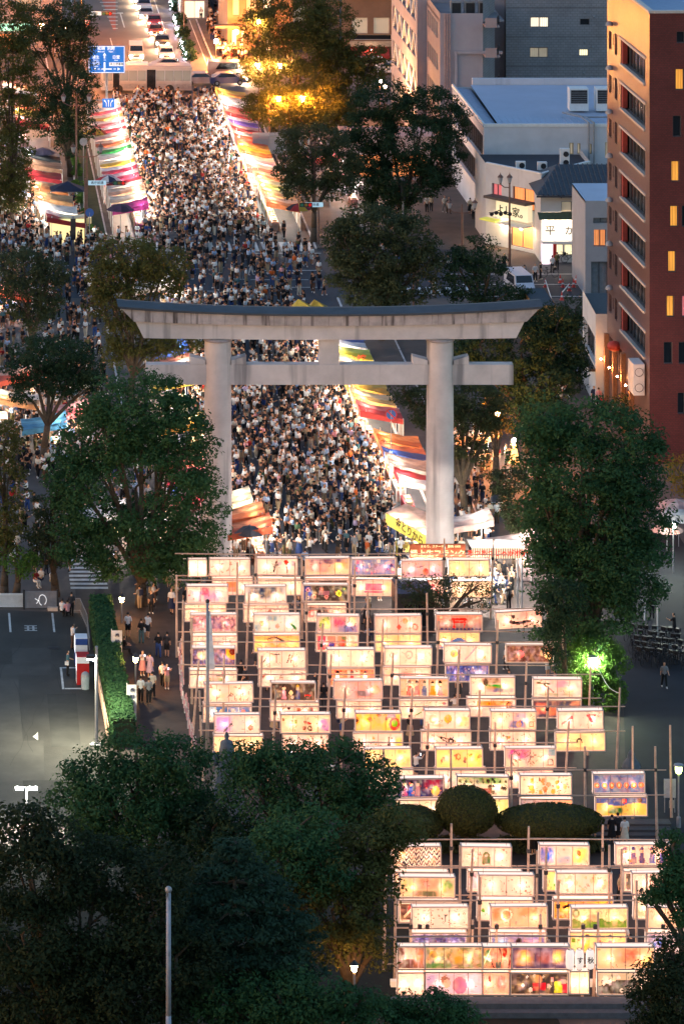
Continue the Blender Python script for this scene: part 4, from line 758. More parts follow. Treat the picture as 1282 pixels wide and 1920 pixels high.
LO = [
(735,1588,825,0,4,"bg fff0e0;zig 3a3f5c;wash fff0a0 .4 .9 .3 .8 .6","lantern with dark blue and white zigzag chevrons"),
(863,1588,959,0,3,"dots 12 .05 b07060,c09070;rect 1.2 1.7 .15 .5 2c8038;disc 1.45 .55 .2 2c8038;rect 1.35 1.55 .5 .62 fff0e0","cream lantern with a dark green bag shape"),
(1009,1586,1106,0,3,"wash 2868d0 0 .9 .1 1 1;wash 90b8d8 1 1.9 .1 .5 .8;wash ffe040 1.9 2.9 .1 .9 .9;disc 2.3 .6 .14 c07030","lantern with a bold blue brush cloud and one sunflower"),
(1155,1585,1255,0,4,"fig .5 e8e8f8 4050a0;fig .95 3a4a98 3a4a98;fig 1.4 3a4a98 3a4a98;fig 1.95 7080c0 5068b0;fig 2.5 4a58a8 4a58a8;disc .7 .25 .06 60a040;dots 4 .04 e08040","cream lantern with a row of blue penguins"),
(738,1636,840,1,4,"bg fff0dc","cream lantern just behind the landscape one"),
(877,1635,978,1,4,"wash b0a8d8 0 .9 .1 1 .7","pale lilac lantern half hidden by the speckled one"),
(1020,1633,1120,1,4,"bg fff09a;disc .6 .3 .08 50a050","lemon yellow lantern half hidden behind the dotted circles one"),
(1168,1635,1262,1,4,"rect .15 .75 .12 .9 2c1c18;dots 9 .07 f0a090,e8d0b0","lantern with a dark panel of pale flowers"),
(748,1645,853,0,4,"bg f0d8b0;wash f09080 .8 2.2 .3 1 .7;wash 50a040 2.2 2.9 .2 .9 .8;wash 406040 .6 2.2 .0 .35 .8;wash a0c060 0 .7 .2 .9 .6","lantern with a rosy field and green hills"),
(898,1642,1000,0,4,"dots 26 .03 405060,806050,306050","cream lantern with sparse tiny dark speckles"),
(1044,1638,1146,0,3,"dots 18 .09 f0c8a8,f0b8a0","cream lantern with faint peach circles"),
(1187,1638,1287,0,3,"wash 70b060 1.5 2.9 .1 .5 .8;wash 40a050 1.6 2.2 .1 .4 .9;disc .5 .15 .14 303840","lantern with a green car shape behind the leaning branch"),
(749,1692,858,1,4,"rect .1 2.7 .15 .9 4c1c18;wash c84050 .4 1 .4 .9 .9;line .3 .3 .8 .8 .04 f0d0b0","dark maroon lantern half hidden in the lower left"),
(893,1688,1000,1,4,"disc .3 .5 .1 60b040;wash f8d0a0 1.5 2.9 0 1 .4","white lantern with one green dot at its end"),
(1039,1686,1147,1,4,"bg fcb440;line .5 .6 .8 .7 .06 302010;row 12 .15 .03 804020;wash ffe060 1.6 2.9 .4 1 .7","orange lantern with a small black bird"),
(1186,1686,1284,1,4,"bg fff0dc;wash 70a070 .1 .8 .1 .5 .6","pale lantern with a faint green bush beside the leaning branch"),
(773,1702,877,0,3,"dots 34 .035 705840,a08858,506040;line 1.7 .3 1.7 .6 .03 405068","cream lantern with scattered brown and olive marks"),
(921,1701,1025,0,3,"bg f8c8a8;wash f08858 .0 1.2 .3 1 .8;ring 1.5 .4 .2 f0d0b0;wash f09860 1.3 2.6 .5 1 .6;ring .8 .6 .25 fce8d0","peach lantern with orange flame swirls"),
(1072,1703,1175,0,3,"bg f8f0c0;hill 70a030 .42 .08 9 0;wash d08070 .7 1.4 .3 .7 .6;ring .25 .75 .15 80a070;mot 508828 2 .2","lantern with long green grass and a pale curl"),
(1212,1702,1312,0,3,"bg fbdcc0","plain peach lantern nearest the dark bush"),
(768,1750,876,1,4,"rect .1 2.8 .1 .9 4c4894;mot 9898e0,302c60 2 .6;row 5 .5 .1 c8b8e8","violet lantern with a band of pale masks"),
(918,1750,1024,1,4,"rect .1 2.8 .1 .9 8c84c0;wash 70b0e0 .1 .9 .2 .9 .8;disc 1.5 .6 .15 302028;wash e090a0 1.5 2.6 .1 .7 .6","lilac lantern with a dark haired face"),
(1069,1748,1172,1,4,"bg ffe8a0;disc .2 .6 .12 80a030;fig .9 f0d040;fig 1.5 e07060;fig 2.1 f0a0a0;dots 6 .04 806040","yellow lantern with tiny bright figures"),
(1209,1750,1309,1,4,"bg e8e8f4;wash 3058a8 .1 1.0 .2 1 .9;dots 8 .05 a04050,404040","blue and white lantern at the edge of the dark bush"),
]
for q in UP: lantern(*q[:3], q[3], q[4], q[5], q[6], GU, ry=(R(-3.5) if 'tilted' in q[6] else R(random.uniform(-.8,.8))))
for q in LO: lantern(*q[:3], q[3], q[4], q[5], q[6], GL, ry=R(random.uniform(-.8,.8)))
WZ = 4.0
WALLL = [
(746,1776,796,0,1,"rect .1 2.8 .05 .95 603428;rect .7 1.9 .45 .95 d8c8b0;wash d09060 1.6 2.9 0 1 .7","narrow lantern showing a brown interior at the left of the front wall",4.0),
(797,1776,904,0,3,"bg e8e0b0;flower .4 .6 .22 f8c830 c06828;line .4 .1 .4 .4 .03 408030;mot 8070a0,d09050,508040 3 .5;wash f0c040 1.3 2.0 .2 .9 .7;wash 60a050 0 1.4 .0 .3 .8","front wall lantern with a sunflower garden"),
(905,1776,958,0,2,"bg e89078;wash 208048 0 .9 0 1 1;ring 1.4 .5 .5 303020;line 0 .1 .8 .9 .05 e0f0d0;line 0 .6 .8 .4 .05 e0f0d0;rect 1.3 1.9 .05 .35 507070;disc 2.2 .8 .25 a02820;line 2.6 .1 2.8 .6 .08 802018","narrow front wall lantern with green rays and a red dancer"),
(959,1776,1067,0,4,"bg 544478;wash f8c070 .1 1.2 .1 .9 .9;wash e89070 1.2 2.0 .2 .8 .6;wash ffd070 2.0 2.7 .2 .9 .9;ring .6 .5 .3 e0b070","front wall lantern with two golden birds on purple"),
(1118,1776,1226,0,4,"bg ffe0b8;wash f8a080 .8 2.6 .2 1 .8;wash e05850 1.4 2.2 .4 .9 .6;wash fff0a0 2.2 2.8 .1 .7 .8","front wall lantern with a blurred pink and orange bouquet"),
(745,1824,795,1,1,"wash f0c0c0 .4 1.0 0 1 .5;wash d8c8e0 1.6 2.2 0 1 .5","narrow striped pale lantern in the bottom row"),
(797,1824,904,1,4,"bg e8d8ec;disc 1.0 .65 .2 6c5048;disc 1.1 .5 .18 f8c8b0;disc 1.75 .42 .38 c88ab0;wash 9088c8 0 .7 .1 1 .5","bottom row lantern with a face beside a mauve moon"),
(905,1824,954,1,1,"bg f8b8a0;wash d04848 1.4 2.8 .1 .9 .7;disc .8 .7 .15 803028","narrow coral lantern in the bottom row"),
(955,1824,1066,1,4,"bg 302a28;dots 16 .1 e8e0d8,d0c8b8,f0b0b0;rect 1.1 1.8 .2 .55 d83048;disc 1.4 .72 .2 e8a868;rect 2.2 2.6 .1 .6 d8e040;rect 2.6 2.85 .1 .5 e04060","black lantern with a red seated figure among white blossoms"),
(1067,1822,1105,1,2,"bg fff0cc","small blank cream lantern beside the paper lanterns"),
(1120,1824,1228,1,4,"bg d8ccb0;hill 38302a .38 .28 1.1 -.05;dots 14 .09 fff8ec,403830;disc .4 .7 .14 fff0e0;disc 2.4 .65 .2 f4ecdc","bottom row lantern with a dark mountain and white blossoms"),
(1229,1824,1249,1,1,"bg f8c890;wash 60b090 0 2.9 .4 1 .9","little green and orange lantern at the right of the bottom row"),
]
for q in WALLL:
    lantern(q[0],q[1],q[2],q[3],q[4],q[5],q[6],'wall of lanterns facing the stone ledge', zt=(3.62 if q[3]==0 else 2.27), hh=1.18)
# three hanging paper lanterns with ink lettering
for px, ch, lb in ((1068,'','white cylindrical paper lantern half hidden behind a bamboo post'),(1086,'す','white cylindrical paper lantern with one brush written letter'),(1106,'秋','white cylindrical paper lantern lettered with the character for autumn')):
    D = F*(H-3.6)/(1778+1300.); x = xat(px,D); t = thing('paper_lantern', lb, 'lantern', (x,D,2.5), group='cylindrical paper lanterns')
    b = MB(); b.lathe([(.10,0),(.19,.06),(.225,.25),(.225,.75),(.19,.95),(.10,1.02)],16); b.build('paper_shade', emit('white_shade','ffe8d8',.55,'e8e0d8'), t, True)
    b = MB(); b.lathe([(.13,-.04),(.13,.0)],12); b.lathe([(.13,1.02),(.13,1.06)],12); b.build('rim', DARKM, t)
    if ch: text('brush_lettering', ch, .36, mat('brush_ink',(.03,.03,.03)), t, (0,-.24,.5))
# ---- bamboo frames
posts = [(331,1078,331),(343,1125,343),(445,1055,443),(479,1040,477),(553,1055,554),(566,1045,566),(467,1112,460),(574,1110,576),(665,1060,664),(656,1045,655),(689,1110,689),(743,1045,742),(605,1170,594),(718,1162,712),(800,1112,803),(833,1010,831),(925,1010,919),(933,1165,928),(1024,1105,1036),(1055,1163,1054),(822,1165,817),(373,1238,358),(374,1295,382),(491,1230,484),(517,1295,509),(621,1228,610),(647,1290,636),(737,1226,728),(773,1290,765),(860,1218,855),(899,1295,894),(987,1240,981),(1027,1288,1022),(1107,1250,1101),(803,1358,794),(845,1405,845),(928,1355,926),(958,1415,959),(1066,1353,1055),(1096,1400,1097),(1162,1290,1154),(1186,1362,1186),(1256,1360,1259),(1228,1400,1232),(719,1405,717),(360,1160,360),(420,1230,418),
(846,1545,845),(991,1550,988),(1130,1547,1127),(886,1593,877),(900,1645,897),(862,1585,862),(1024,1590,1021),(1047,1652,1042),(1007,1595,1004),(1165,1593,1165),(1193,1652,1193),(741,1655,740),(770,1725,769),(931,1733,928),(1093,1733,1091),(1115,1768,1112),(723,1630,719),(787,1822,787),(801,1820,801),(942,1820,942),(965,1845,965),(1135,1812,1135),(1013,1715,1011),(1121,1712,1120),(886,1725,883),(1142,1585,1142),(1212,1640,1212),(1243,1765,1243)]
rows = {}
for X, D, z, w, tier in LN:
    key = 'u' if D > 262 else 'l'
    if tier == 0: rows.setdefault(round(D/1.5), []).append((X, D, w))
ks = sorted(rows); merged = []
for k in ks:
    d = sum(r[1] for r in rows[k])/len(rows[k])
    if merged and abs(merged[-1][0]-d) < 2.0: merged[-1][1].extend(rows[k])
    else: merged.append([d, list(rows[k])])
frames = []
where = ['lowest front wall','third row of the lower field','second row of the lower field','back row of the lower field','row just behind the clipped shrubs','second row behind the clipped shrubs','third row behind the clipped shrubs','fourth row behind the clipped shrubs','fifth row behind the clipped shrubs','sixth row behind the clipped shrubs','row in front of the little tree','farthest row before the torii','row touching the stall signs','extra row','extra row near']
for i, (d, L) in enumerate(merged):
    d = sum(l[1] for l in L)/len(L)+.15; x0 = min(l[0]-l[2]/2 for l in L)-.5; x1 = max(l[0]+l[2]/2 for l in L)+.9
    t = thing('bamboo_scaffold', 'lashed bamboo scaffold carrying the lanterns of the '+where[min(i,len(where)-1)], 'bamboo frame', (0,d,0), 0, 'bamboo scaffolds holding the lantern rows')
    for z in (4.10, 2.62):
        n = max(1, int((x1-x0)/6)); xs = [x0+(x1-x0)*q/n for q in range(n+1)]
        for q in range(n):
            b = MB(); dz = random.uniform(-.05,.05); b.tube((xs[q]-.35,random.uniform(-.03,.03),z+dz),(xs[q+1]+.35,0,z-dz),.045,.034,7); b.build('crossbar', BAMBOO, t)
    frames.append((d, t, x0, x1))
for px, py, pb in posts:
    z = 5.45; D = F*(H-z)/(py+1300.)
    if py > 1705 and py < 1740 or py > 1760: D = 237.5; z = zat(py, D)
    d, t, x0, x1 = min(frames, key=lambda f: abs(f[0]-D)+ (0 if f[0] < D+3 else 3)) ; X = xat(px, D); Xb = X+(pb-px)/F*D*.9
    b = MB(); b.tube((Xb,D-d,.003),(X,D-d,z),.085,.06,8); b.build('post', BAMBOO, t)
    if random.random() < .5:
        zz = 4.10; b = MB(); b.tube((X+(Xb-X)*(1-zz/z),D-d,zz-.1),(X+(Xb-X)*(1-zz/z),D-d,zz+.1),.11,.11,8); b.build('lashing', DARKM, t)
# strings of small paper charms along the left edge of the lantern field, seen end on
t = thing('streamer_string', 'long string of pink paper streamers sagging along the left edge of the lantern field', 'streamers', (0,0,0))
P = [gp(px,py,2.0) for px,py in ((338,1200),(337,1260),(346,1310),(354,1350),(366,1395))]
rs_ = random.Random(2); STR = [mat('streamer_pink',(.62,.34,.36),.8,var=.1), mat('streamer_white',(.7,.62,.6),.8,var=.1)]
for i in range(len(P)-1):
    a = Vector((*P[i],2.3)); c = Vector((*P[i+1],2.3)); n = 15; b = MB(); b.tube(tuple(a),tuple(c),.012,.012,4); b.build('cord', DARKM, t)
    for q in range(n):
        p = a.lerp(c,(q+.5)/n); x = p.x+rs_.uniform(-.12,.12); hl_ = rs_.uniform(.3,.75); w_ = rs_.uniform(.035,.07); tw = rs_.uniform(-.05,.05)
        b = MB(); b.quad((x-w_,p.y,p.z-hl_),(x+w_,p.y+tw,p.z-hl_),(x+w_,p.y,p.z),(x-w_,p.y-tw,p.z)); b.build('paper_streamer', STR[q%2], t)
# pale rails at the foot of the front wall, lantern light given as emission
D = 237.9
for a_, c_ in ((735,1075),(1075,1240)):
    b = MB(); b.box(xat(a_,D),xat(c_,D)-.1,D+.6,D+1.0,.56,.86); tag(b.build('low_rail', emit('lit_rail','ffd8b8',.35,'e0c8b0')), 'pale board with lantern light painted as glow at the foot of the front lantern wall, '+('by the tree' if a_==735 else 'by the bush'), 'board')
t = thing('dark_car', 'dark car parked beneath the front lantern wall, only its roof rack visible', 'car', (xat(1050,240.8),240.8,0))
b = MB(); b.lathe([(.95,.5),(.9,1.0),(.7,1.35),(.1,1.5)],14); o = b.build('body', DARKM, t, True); o.scale = (1.1,1.6,1)
b = MB(); [b.box(-.7+q*.35,-.6+q*.35,-.9,.6,1.5,1.55) for q in range(5)]; b.build('roof_rack', WHITEM, t)
# ================================================================ people
def skin_mesh(pose, sub=1):
    """one continuous body grown from a posed skeleton; returns verts, faces and a region per face"""
    st, la, ra, lean, sit = pose      # stride, left arm (fwd, out, bend), right arm, lean, sit
    hz = .92 if not sit else .50
    V = []; E = []; RAD = []; 
    def add(p, r, par=None):
        V.append(p); RAD.append(r)
        if par is not None: E.append((par, len(V)-1))
        return len(V)-1
    ly = -lean
    pel = add((0,0,hz),(.145,.11)); wst = add((0,ly*.35,hz+.16),(.13,.10),pel); ch = add((0,ly*.7,hz+.36),(.155,.115),wst); 
    nb = add((0,ly*.95,hz+.53),(.07,.07),ch); nk = add((0,ly-.015,hz+.60),(.055,.055),nb); h1 = add((0,ly-.03,hz+.69),(.085,.10),nk); h2 = add((0,ly-.02,hz+.79),(.075,.09),h1)
    reg = {}
    for s, (fw, out, bd) in ((1, la), (-1, ra)):
        sh = add((s*.17,ly*.9,hz+.47),(.068,.065),ch)
        a1 = Vector((s*math.sin(out), -math.sin(fw)*math.cos(out), -math.cos(fw)*math.cos(out)))
        e = Vector(V[sh])+a1*.27; el = add(tuple(e),(.045,.045),sh)
        f2 = fw+bd; a2 = Vector((s*math.sin(out)*.4, -math.sin(f2), -math.cos(f2))).normalized()
        w = e+a2*.24; wr = add(tuple(w),(.034,.034),el); hd = add(tuple(w+a2*.10),(.038,.022),wr)
    for s in (1,-1):
        hp = add((s*.09,0,hz-.04),(.095,.10),pel)
        if sit:
            kn = add((s*.12,-.40,hz-.02),(.065,.065),hp); an = add((s*.12,-.42,.09),(.042,.045),kn)
        else:
            d = s*st; kn = add((s*.095,-d*.5,.50),(.065,.068),hp); an = add((s*.09,-d+.03,.09),(.042,.046),kn)
        V_ = Vector(V[an]); add((V_.x, V_.y-.15, .045),(.042,.032),an)
    me = bpy.data.meshes.new('tmp'); me.from_pydata(V, E, []); o = bpy.data.objects.new('tmp', me); COL.objects.link(o)
    m = o.modifiers.new('s','SKIN'); m.use_smooth_shade = True
    for i, r in enumerate(RAD): me.skin_vertices[0].data[i].radius = r; me.skin_vertices[0].data[i].use_root = (i == 0)
    if sub: q = o.modifiers.new('d','SUBSURF'); q.levels = sub; q.render_levels = sub
    ev = o.evaluated_get(bpy.context.evaluated_depsgraph_get()); em = ev.to_mesh()
    vs = np.array([v.co[:] for v in em.vertices]); ns = np.array([v.normal[:] for v in em.vertices]); fs = [tuple(p.vertices) for p in em.polygons]
    ev.to_mesh_clear(); bpy.data.objects.remove(o); bpy.data.meshes.remove(me)
    names = ['pel','wst','ch','nb','nk','h1','h2']+['sh','el','wr','hd']*2+['hp','kn','an','ft']*2
    segreg = {'wst':'top','ch':'top','nb':'neck','nk':'neck','h1':'head','h2':'head','sh':'top','el':'top','wr':'skin','hd':'skin','hp':'hip','kn':'thigh','an':'calf','ft':'foot'}
    segs = [(np.array(V[a]),np.array(V[c]),segreg[names[c]]) for a,c in E]
    rg = []
    for f in fs:
        c = vs[list(f)].mean(0); best = None
        for a, d, r in segs:
            ab = d-a; t = np.clip(np.dot(c-a,ab)/max(1e-9,np.dot(ab,ab)),0,1); q = np.linalg.norm(c-a-ab*t)
            if best is None or q < best[0]: best = (q, r)
        r = best[1]
        if r == 'neck': r = 'top' if c[2] < hz+.53 else 'skin'
        if r == 'head':
            face = c[1]-ly < -.045 and c[2] < hz+.79
            r = 'skin' if face or c[2] < hz+.66 else 'hair'
        rg.append(r)
    return vs, ns, fs, rg
POSES = [(.10,(.1,.15,.25),(.0,.15,.2),0,0),(.22,(.45,.12,.3),(-.4,.12,.3),.02,0),(.04,(.5,.1,1.5),(.5,.1,1.5),.02,0),(.0,(.2,.25,1.1),(.0,.15,.1),0,0),(.12,(.9,.1,1.1),(-.1,.15,.3),.03,0),(.03,(1.3,.1,1.0),(1.3,.1,1.0),0,0),(.02,(.5,.1,.9),(.5,.1,.9),.04,1)]
def part_mesh(name, vs, ns, fs, rg, regs, off, thick=True):
    ids = [i for i, r in enumerate(rg) if r in regs]
    mp = {}; VV_ = []; FF_ = []
    for i in ids:
        q = []
        for v in fs[i]:
            if v not in mp: mp[v] = len(VV_); VV_.append(tuple(vs[v]+ns[v]*off))
            q.append(mp[v])
        FF_.append(tuple(q))
    me = bpy.data.meshes.new(name); me.from_pydata(VV_, [], FF_); me.materials.append(None)
    me.polygons.foreach_set('use_smooth', [True]*len(FF_)); return me
PM = []
for pi, ps_ in enumerate(POSES):
    vs, ns, fs, rg = skin_mesh(ps_)
    d = {}
    me = bpy.data.meshes.new('body'); me.from_pydata([tuple(v) for v in vs], [], fs); me.materials.append(None); me.polygons.foreach_set('use_smooth', [True]*len(fs)); d['body'] = me
    d['shirt'] = part_mesh('shirt', vs, ns, fs, rg, ('top',), .022); d['trousers'] = part_mesh('trousers', vs, ns, fs, rg, ('hip','thigh','calf'), .016)
    d['shorts'] = part_mesh('shorts', vs, ns, fs, rg, ('hip','thigh'), .024); d['hair'] = part_mesh('hair', vs, ns, fs, rg, ('hair',), .022); d['shoe'] = part_mesh('shoe', vs, ns, fs, rg, ('foot',), .012)
    b = MB(); z = POSES[pi][4]; hz = .92 if not z else .50
    b.lathe([(.27,.42 if not z else .3),(.24,.6),(.17,hz+.08),(.15,hz+.18)], 12, (0,-.02,0)); m_ = b.mesh('skirt',[None]); d['skirt'] = m_
    b = MB(); b.box(-.14,.14,.12,.27,hz+.12,hz+.50); d['backpack'] = b.mesh('backpack',[None])
    b = MB(); b.box(-.26,-.16,-.10,.16,hz-.12,hz+.12); b.tube((-.2,0,hz+.12),(.08,0,hz+.5),.013,.013,4); d['bag'] = b.mesh('bag',[None])
    b = MB(); b.box(-.04,.04,-.40,-.385,hz+.50,hz+.64); d['phone'] = b.mesh('phone',[None])
    PM.append(d)
CLOTH = {n: mat('cloth_'+n, lin(h), .85, var=.12, scale=8) for n, h in dict(white='e2e0dc', cream='d8cdb8', black='1c1c1f', charcoal='34353a', navy='232c48', blue='3a5690', paleblue='9fb4d0', grey='8a8a8c', beige='b09a7c', brown='5c4231', pink='d89a9c', lavender='a89ab8', red='a02c2c', green='3e5a46', yellow='d8c050', orange='c8602c', teal='4e7076', olive='5c5a3c').items()}
SKIN = [mat('skin', lin('d8a888'), .6, var=.06), mat('skin_tan', lin('b98464'), .6, var=.06)]
HAIR = [mat('hair_black', (.010,.009,.009), .45, var=.1), mat('hair_brown', (.05,.028,.018), .5, var=.1)]
def person(x, y, rz, pose, shirt, low, kind, label, group=None, extra=None, hair=0, h=1.0, z=0.004):
    t = thing('person', label, 'person', (x, y, z), rz, group); t.scale = (h,h,h); d = PM[pose]
    def add(nm, m):
        o = bpy.data.objects.new(nm, d[nm]); COL.objects.link(o); o.parent = t; o.material_slots[0].link = 'OBJECT'; o.material_slots[0].material = m
    add('body', SKIN[0]); add('hair', HAIR[hair]); add('shirt', CLOTH[shirt]); add(kind, CLOTH[low]); add('shoe', CLOTH['white' if random.random() < .4 else 'black'])
    for e in (extra or []): add(e[0], CLOTH[e[1]] if e[0] != 'phone' else PHONE)
    return t
PHONE = emit('phone_screen', 'e8f0ff', 2.0)
def P_(px, py, rz, pose, sh, lo, kind, label, extra=None, hair=0, h=.97):
    x, y = gp(px, py); return person(x, y, R(rz), pose, sh, lo, kind, label, None, extra, hair, h)
NAMED = [
(240,1195,180,0,'white','black','shorts','person in a white tee and black shorts near the garden lamp and hedge end',[]),
(265,1207,200,0,'black','teal','trousers','person in a black tee with grey green trousers, back to the hedge banner',[('bag','white')]),
(277,1197,160,4,'white','charcoal','shorts','person in a loose white top and dark shorts walking away beside the black tee walker',[]),
(297,1233,190,1,'black','blue','trousers','person in a black tee and blue jeans walking on the open path',[]),
(313,1232,170,3,'charcoal','black','shorts','person in a charcoal tee and black shorts next to the blue jeans walker',[]),
(267,1268,20,5,'white','pink','skirt','person in a white top taking a photo beside the lit post lantern',[('phone','white')]),
(281,1272,160,3,'lavender','lavender','skirt','person in a long lavender dress beside the lit post lantern',[]),
(305,1289,170,0,'white','black','trousers','person in a white shirt and black trousers behind the pink top',[]),
(313,1293,10,5,'pink','beige','shorts','person in a pink top and beige shorts lifting a phone on the path',[('phone','white')]),
(264,1317,180,0,'white','black','trousers','person in a white tee seen from behind beside the tall white banner',[]),
(279,1320,185,3,'grey','black','trousers','person in a grey shirt with a cross body bag facing the lanterns',[('bag','black')]),
(286,1308,190,0,'cream','black','trousers','person in a cream shirt just behind the cross body bag wearer',[]),
(232,1228,100,6,'black','charcoal','trousers','person crouching in black against the hedge under the first banner',[]),
(127,1268,80,3,'teal','black','trousers','person in a teal grey top with a white bag at the vending machines',[('bag','white')]),
(136,1217,120,4,'white','brown','trousers','person in a white top bending beside the farthest vending machine',[]),
(116,1158,150,6,'white','black','trousers','person in white sitting by the parking entrance crosswalk',[]),
(127,1160,200,6,'pink','black','trousers','person in pink sitting by the parking entrance crosswalk',[]),
(134,1156,170,0,'charcoal','black','trousers','person in dark clothes standing at the parking entrance fence',[]),
(66,1101,40,6,'red','white','trousers','person in red squatting on the dark pavement beyond the white fence',[]),
(78,1097,-30,6,'white','navy','trousers','person in white squatting beside the one in red',[]),
(97,1101,30,6,'white','beige','trousers','person in pale clothes kneeling alone on the dark pavement',[]),
(1245,1290,10,1,'grey','black','trousers','person in a pale vest walking alone across the dark plaza',[]),
(1264,1196,250,4,'black','black','trousers','black silhouetted person leaning over at the bicycle racks',[]),
(1222,1160,180,0,'black','black','trousers','dark figure standing by the bicycle rack post',[]),
(1147,1582,180,0,'black','black','skirt','person in a long black dress with a white shoulder bag below the sunflower lanterns',[('bag','white')]),
(1158,1578,170,0,'charcoal','black','skirt','person in black close beside the long black dress',[]),
(1171,1586,185,0,'white','cream','skirt','person in a pale yukata seen from behind at the stone steps',[]),
(1089,1583,200,0,'paleblue','navy','trousers','person in pale blue with a black backpack behind the long clipped shrub',[('backpack','black')]),
(1112,1578,20,0,'beige','charcoal','shorts','person in beige shorts behind the end of the long clipped shrub',[]),
(1182,1500,200,0,'black','charcoal','trousers','person in black standing by the white notice board',[('bag','white')]),
(904,885,180,0,'white','brown','trousers','person in a white shirt with a dark backpack on the side pavement',[('backpack','black')]),
(915,884,175,0,'beige','beige','trousers','person all in beige with a backpack on the side pavement',[('backpack','charcoal')]),
(932,876,0,0,'red','white','trousers','person in a red top standing near the glowing white figure stall',[]),
(947,872,90,2,'cream','grey','trousers','person in cream near the glowing white figure stall',[]),
(957,868,60,2,'black','black','trousers','person in black queueing at the glowing white figure stall',[]),
(904,945,160,0,'black','navy','trousers','person in black walking between the torii column and the tree trunk',[]),
(912,970,160,1,'white','beige','shorts','person in white shorts outfit walking up the side pavement',[]),
(918,982,180,0,'cream','grey','trousers','person in cream carrying nothing at the steel barrier',[]),
(931,982,180,0,'white','brown','trousers','person in a white shirt and brown trousers beside the steel barrier',[]),
(1083,620,190,2,'yellow','black','trousers','person in a yellow vest guiding people by the red cones',[]),
(1055,640,30,2,'white','black','trousers','person in white beside the yellow vested guide',[]),
(945,508,0,0,'black','black','trousers','person in black alone under the double street lamp',[]),
(983,530,170,0,'grey','navy','trousers','person in grey waiting at the noodle shop corner',[]),
(1003,528,10,0,'white','black','trousers','person in white in front of the noodle shop drinks machine',[]),
(1013,524,100,0,'black','black','trousers','person in black at the noodle shop queue',[]),
(1035,512,190,0,'white','charcoal','trousers','person in white astride a bicycle by the noodle shop',[]),
(1044,506,170,0,'olive','black','trousers','person in olive beside the parked white bicycle',[]),
(1079,518,180,0,'charcoal','black','trousers','dark dressed couple member on the left by the grey block building',[]),
(1088,518,185,0,'black','black','trousers','dark dressed couple member on the right by the grey block building',[]),
(800,398,180,0,'white','black','trousers','person in white on the left of a pair on the brown side street',[]),
(808,396,180,0,'cream','charcoal','trousers','person in cream on the right of a pair on the brown side street',[]),
(833,398,20,1,'white','grey','trousers','person in white walking on the brown side street near the low restaurant',[]),
(841,400,20,1,'charcoal','brown','trousers','person in charcoal walking on the brown side street near the low restaurant',[]),
(888,412,180,0,'white','black','trousers','person in white passing under the glazed side of the blue roof building',[]),
(881,402,180,0,'cream','black','skirt','person in cream passing under the glazed side of the blue roof building',[]),
(897,428,180,0,'white','white','skirt','person all in white nearest the glazed corner',[]),
(822,505,0,6,'white','black','trousers','seated person in a white top at the left end of the waiting group',[]),
(840,503,0,6,'white','navy','trousers','seated person in white at the middle of the waiting group',[]),
(852,503,0,6,'black','black','trousers','seated person in black at the right end of the waiting group',[]),
(1140,770,180,0,'cream','red','skirt','person in a cream and red yukata under the pilaster lamps',[]),
(1130,778,180,0,'red','beige','skirt','person in a red top by the lit entrance of the brick building',[]),
(1122,765,180,0,'pink','black','trousers','person in pink by the lit entrance of the brick building',[]),
(1113,762,0,0,'navy','black','trousers','person in navy by the lit entrance of the brick building',[]),
(1146,795,180,0,'white','lavender','skirt','person in a white and lilac yukata nearest the brick building wall',[]),
]
for q in NAMED: P_(*q[:8], q[8])
# crowd positions --------------------------------------------------------------------------------
def scatter(poly, n, rmin, seed, clump=True):
    r = np.random.default_rng(seed); P = np.array(poly); lo = P.min(0); hi = P.max(0); out = []; cell = {}
    tries = 0
    while len(out) < n and tries < n*14:
        tries += 1; x, y = lo+r.random(2)*(hi-lo); ins = False; j = len(P)-1
        for i in range(len(P)):
            if (P[i][1] > y) != (P[j][1] > y) and x < (P[j][0]-P[i][0])*(y-P[i][1])/(P[j][1]-P[i][1])+P[i][0]: ins = not ins
            j = i
        if not ins: continue
        if clump and .5+.5*math.sin(x*.9+1.3*math.sin(y*.35)+seed)*math.cos(y*.42+1.1*math.sin(x*.7)) < .22+.10*r.random(): continue
        k = (int(x//rmin), int(y//rmin)); ok = True
        for a in (-1,0,1):
            for c in (-1,0,1):
                for q in cell.get((k[0]+a,k[1]+c),()):
                    if (q[0]-x)**2+(q[1]-y)**2 < rmin*rmin: ok = False; break
        if ok: cell.setdefault(k,[]).append((x,y)); out.append((x,y))
    return out
crowd = []
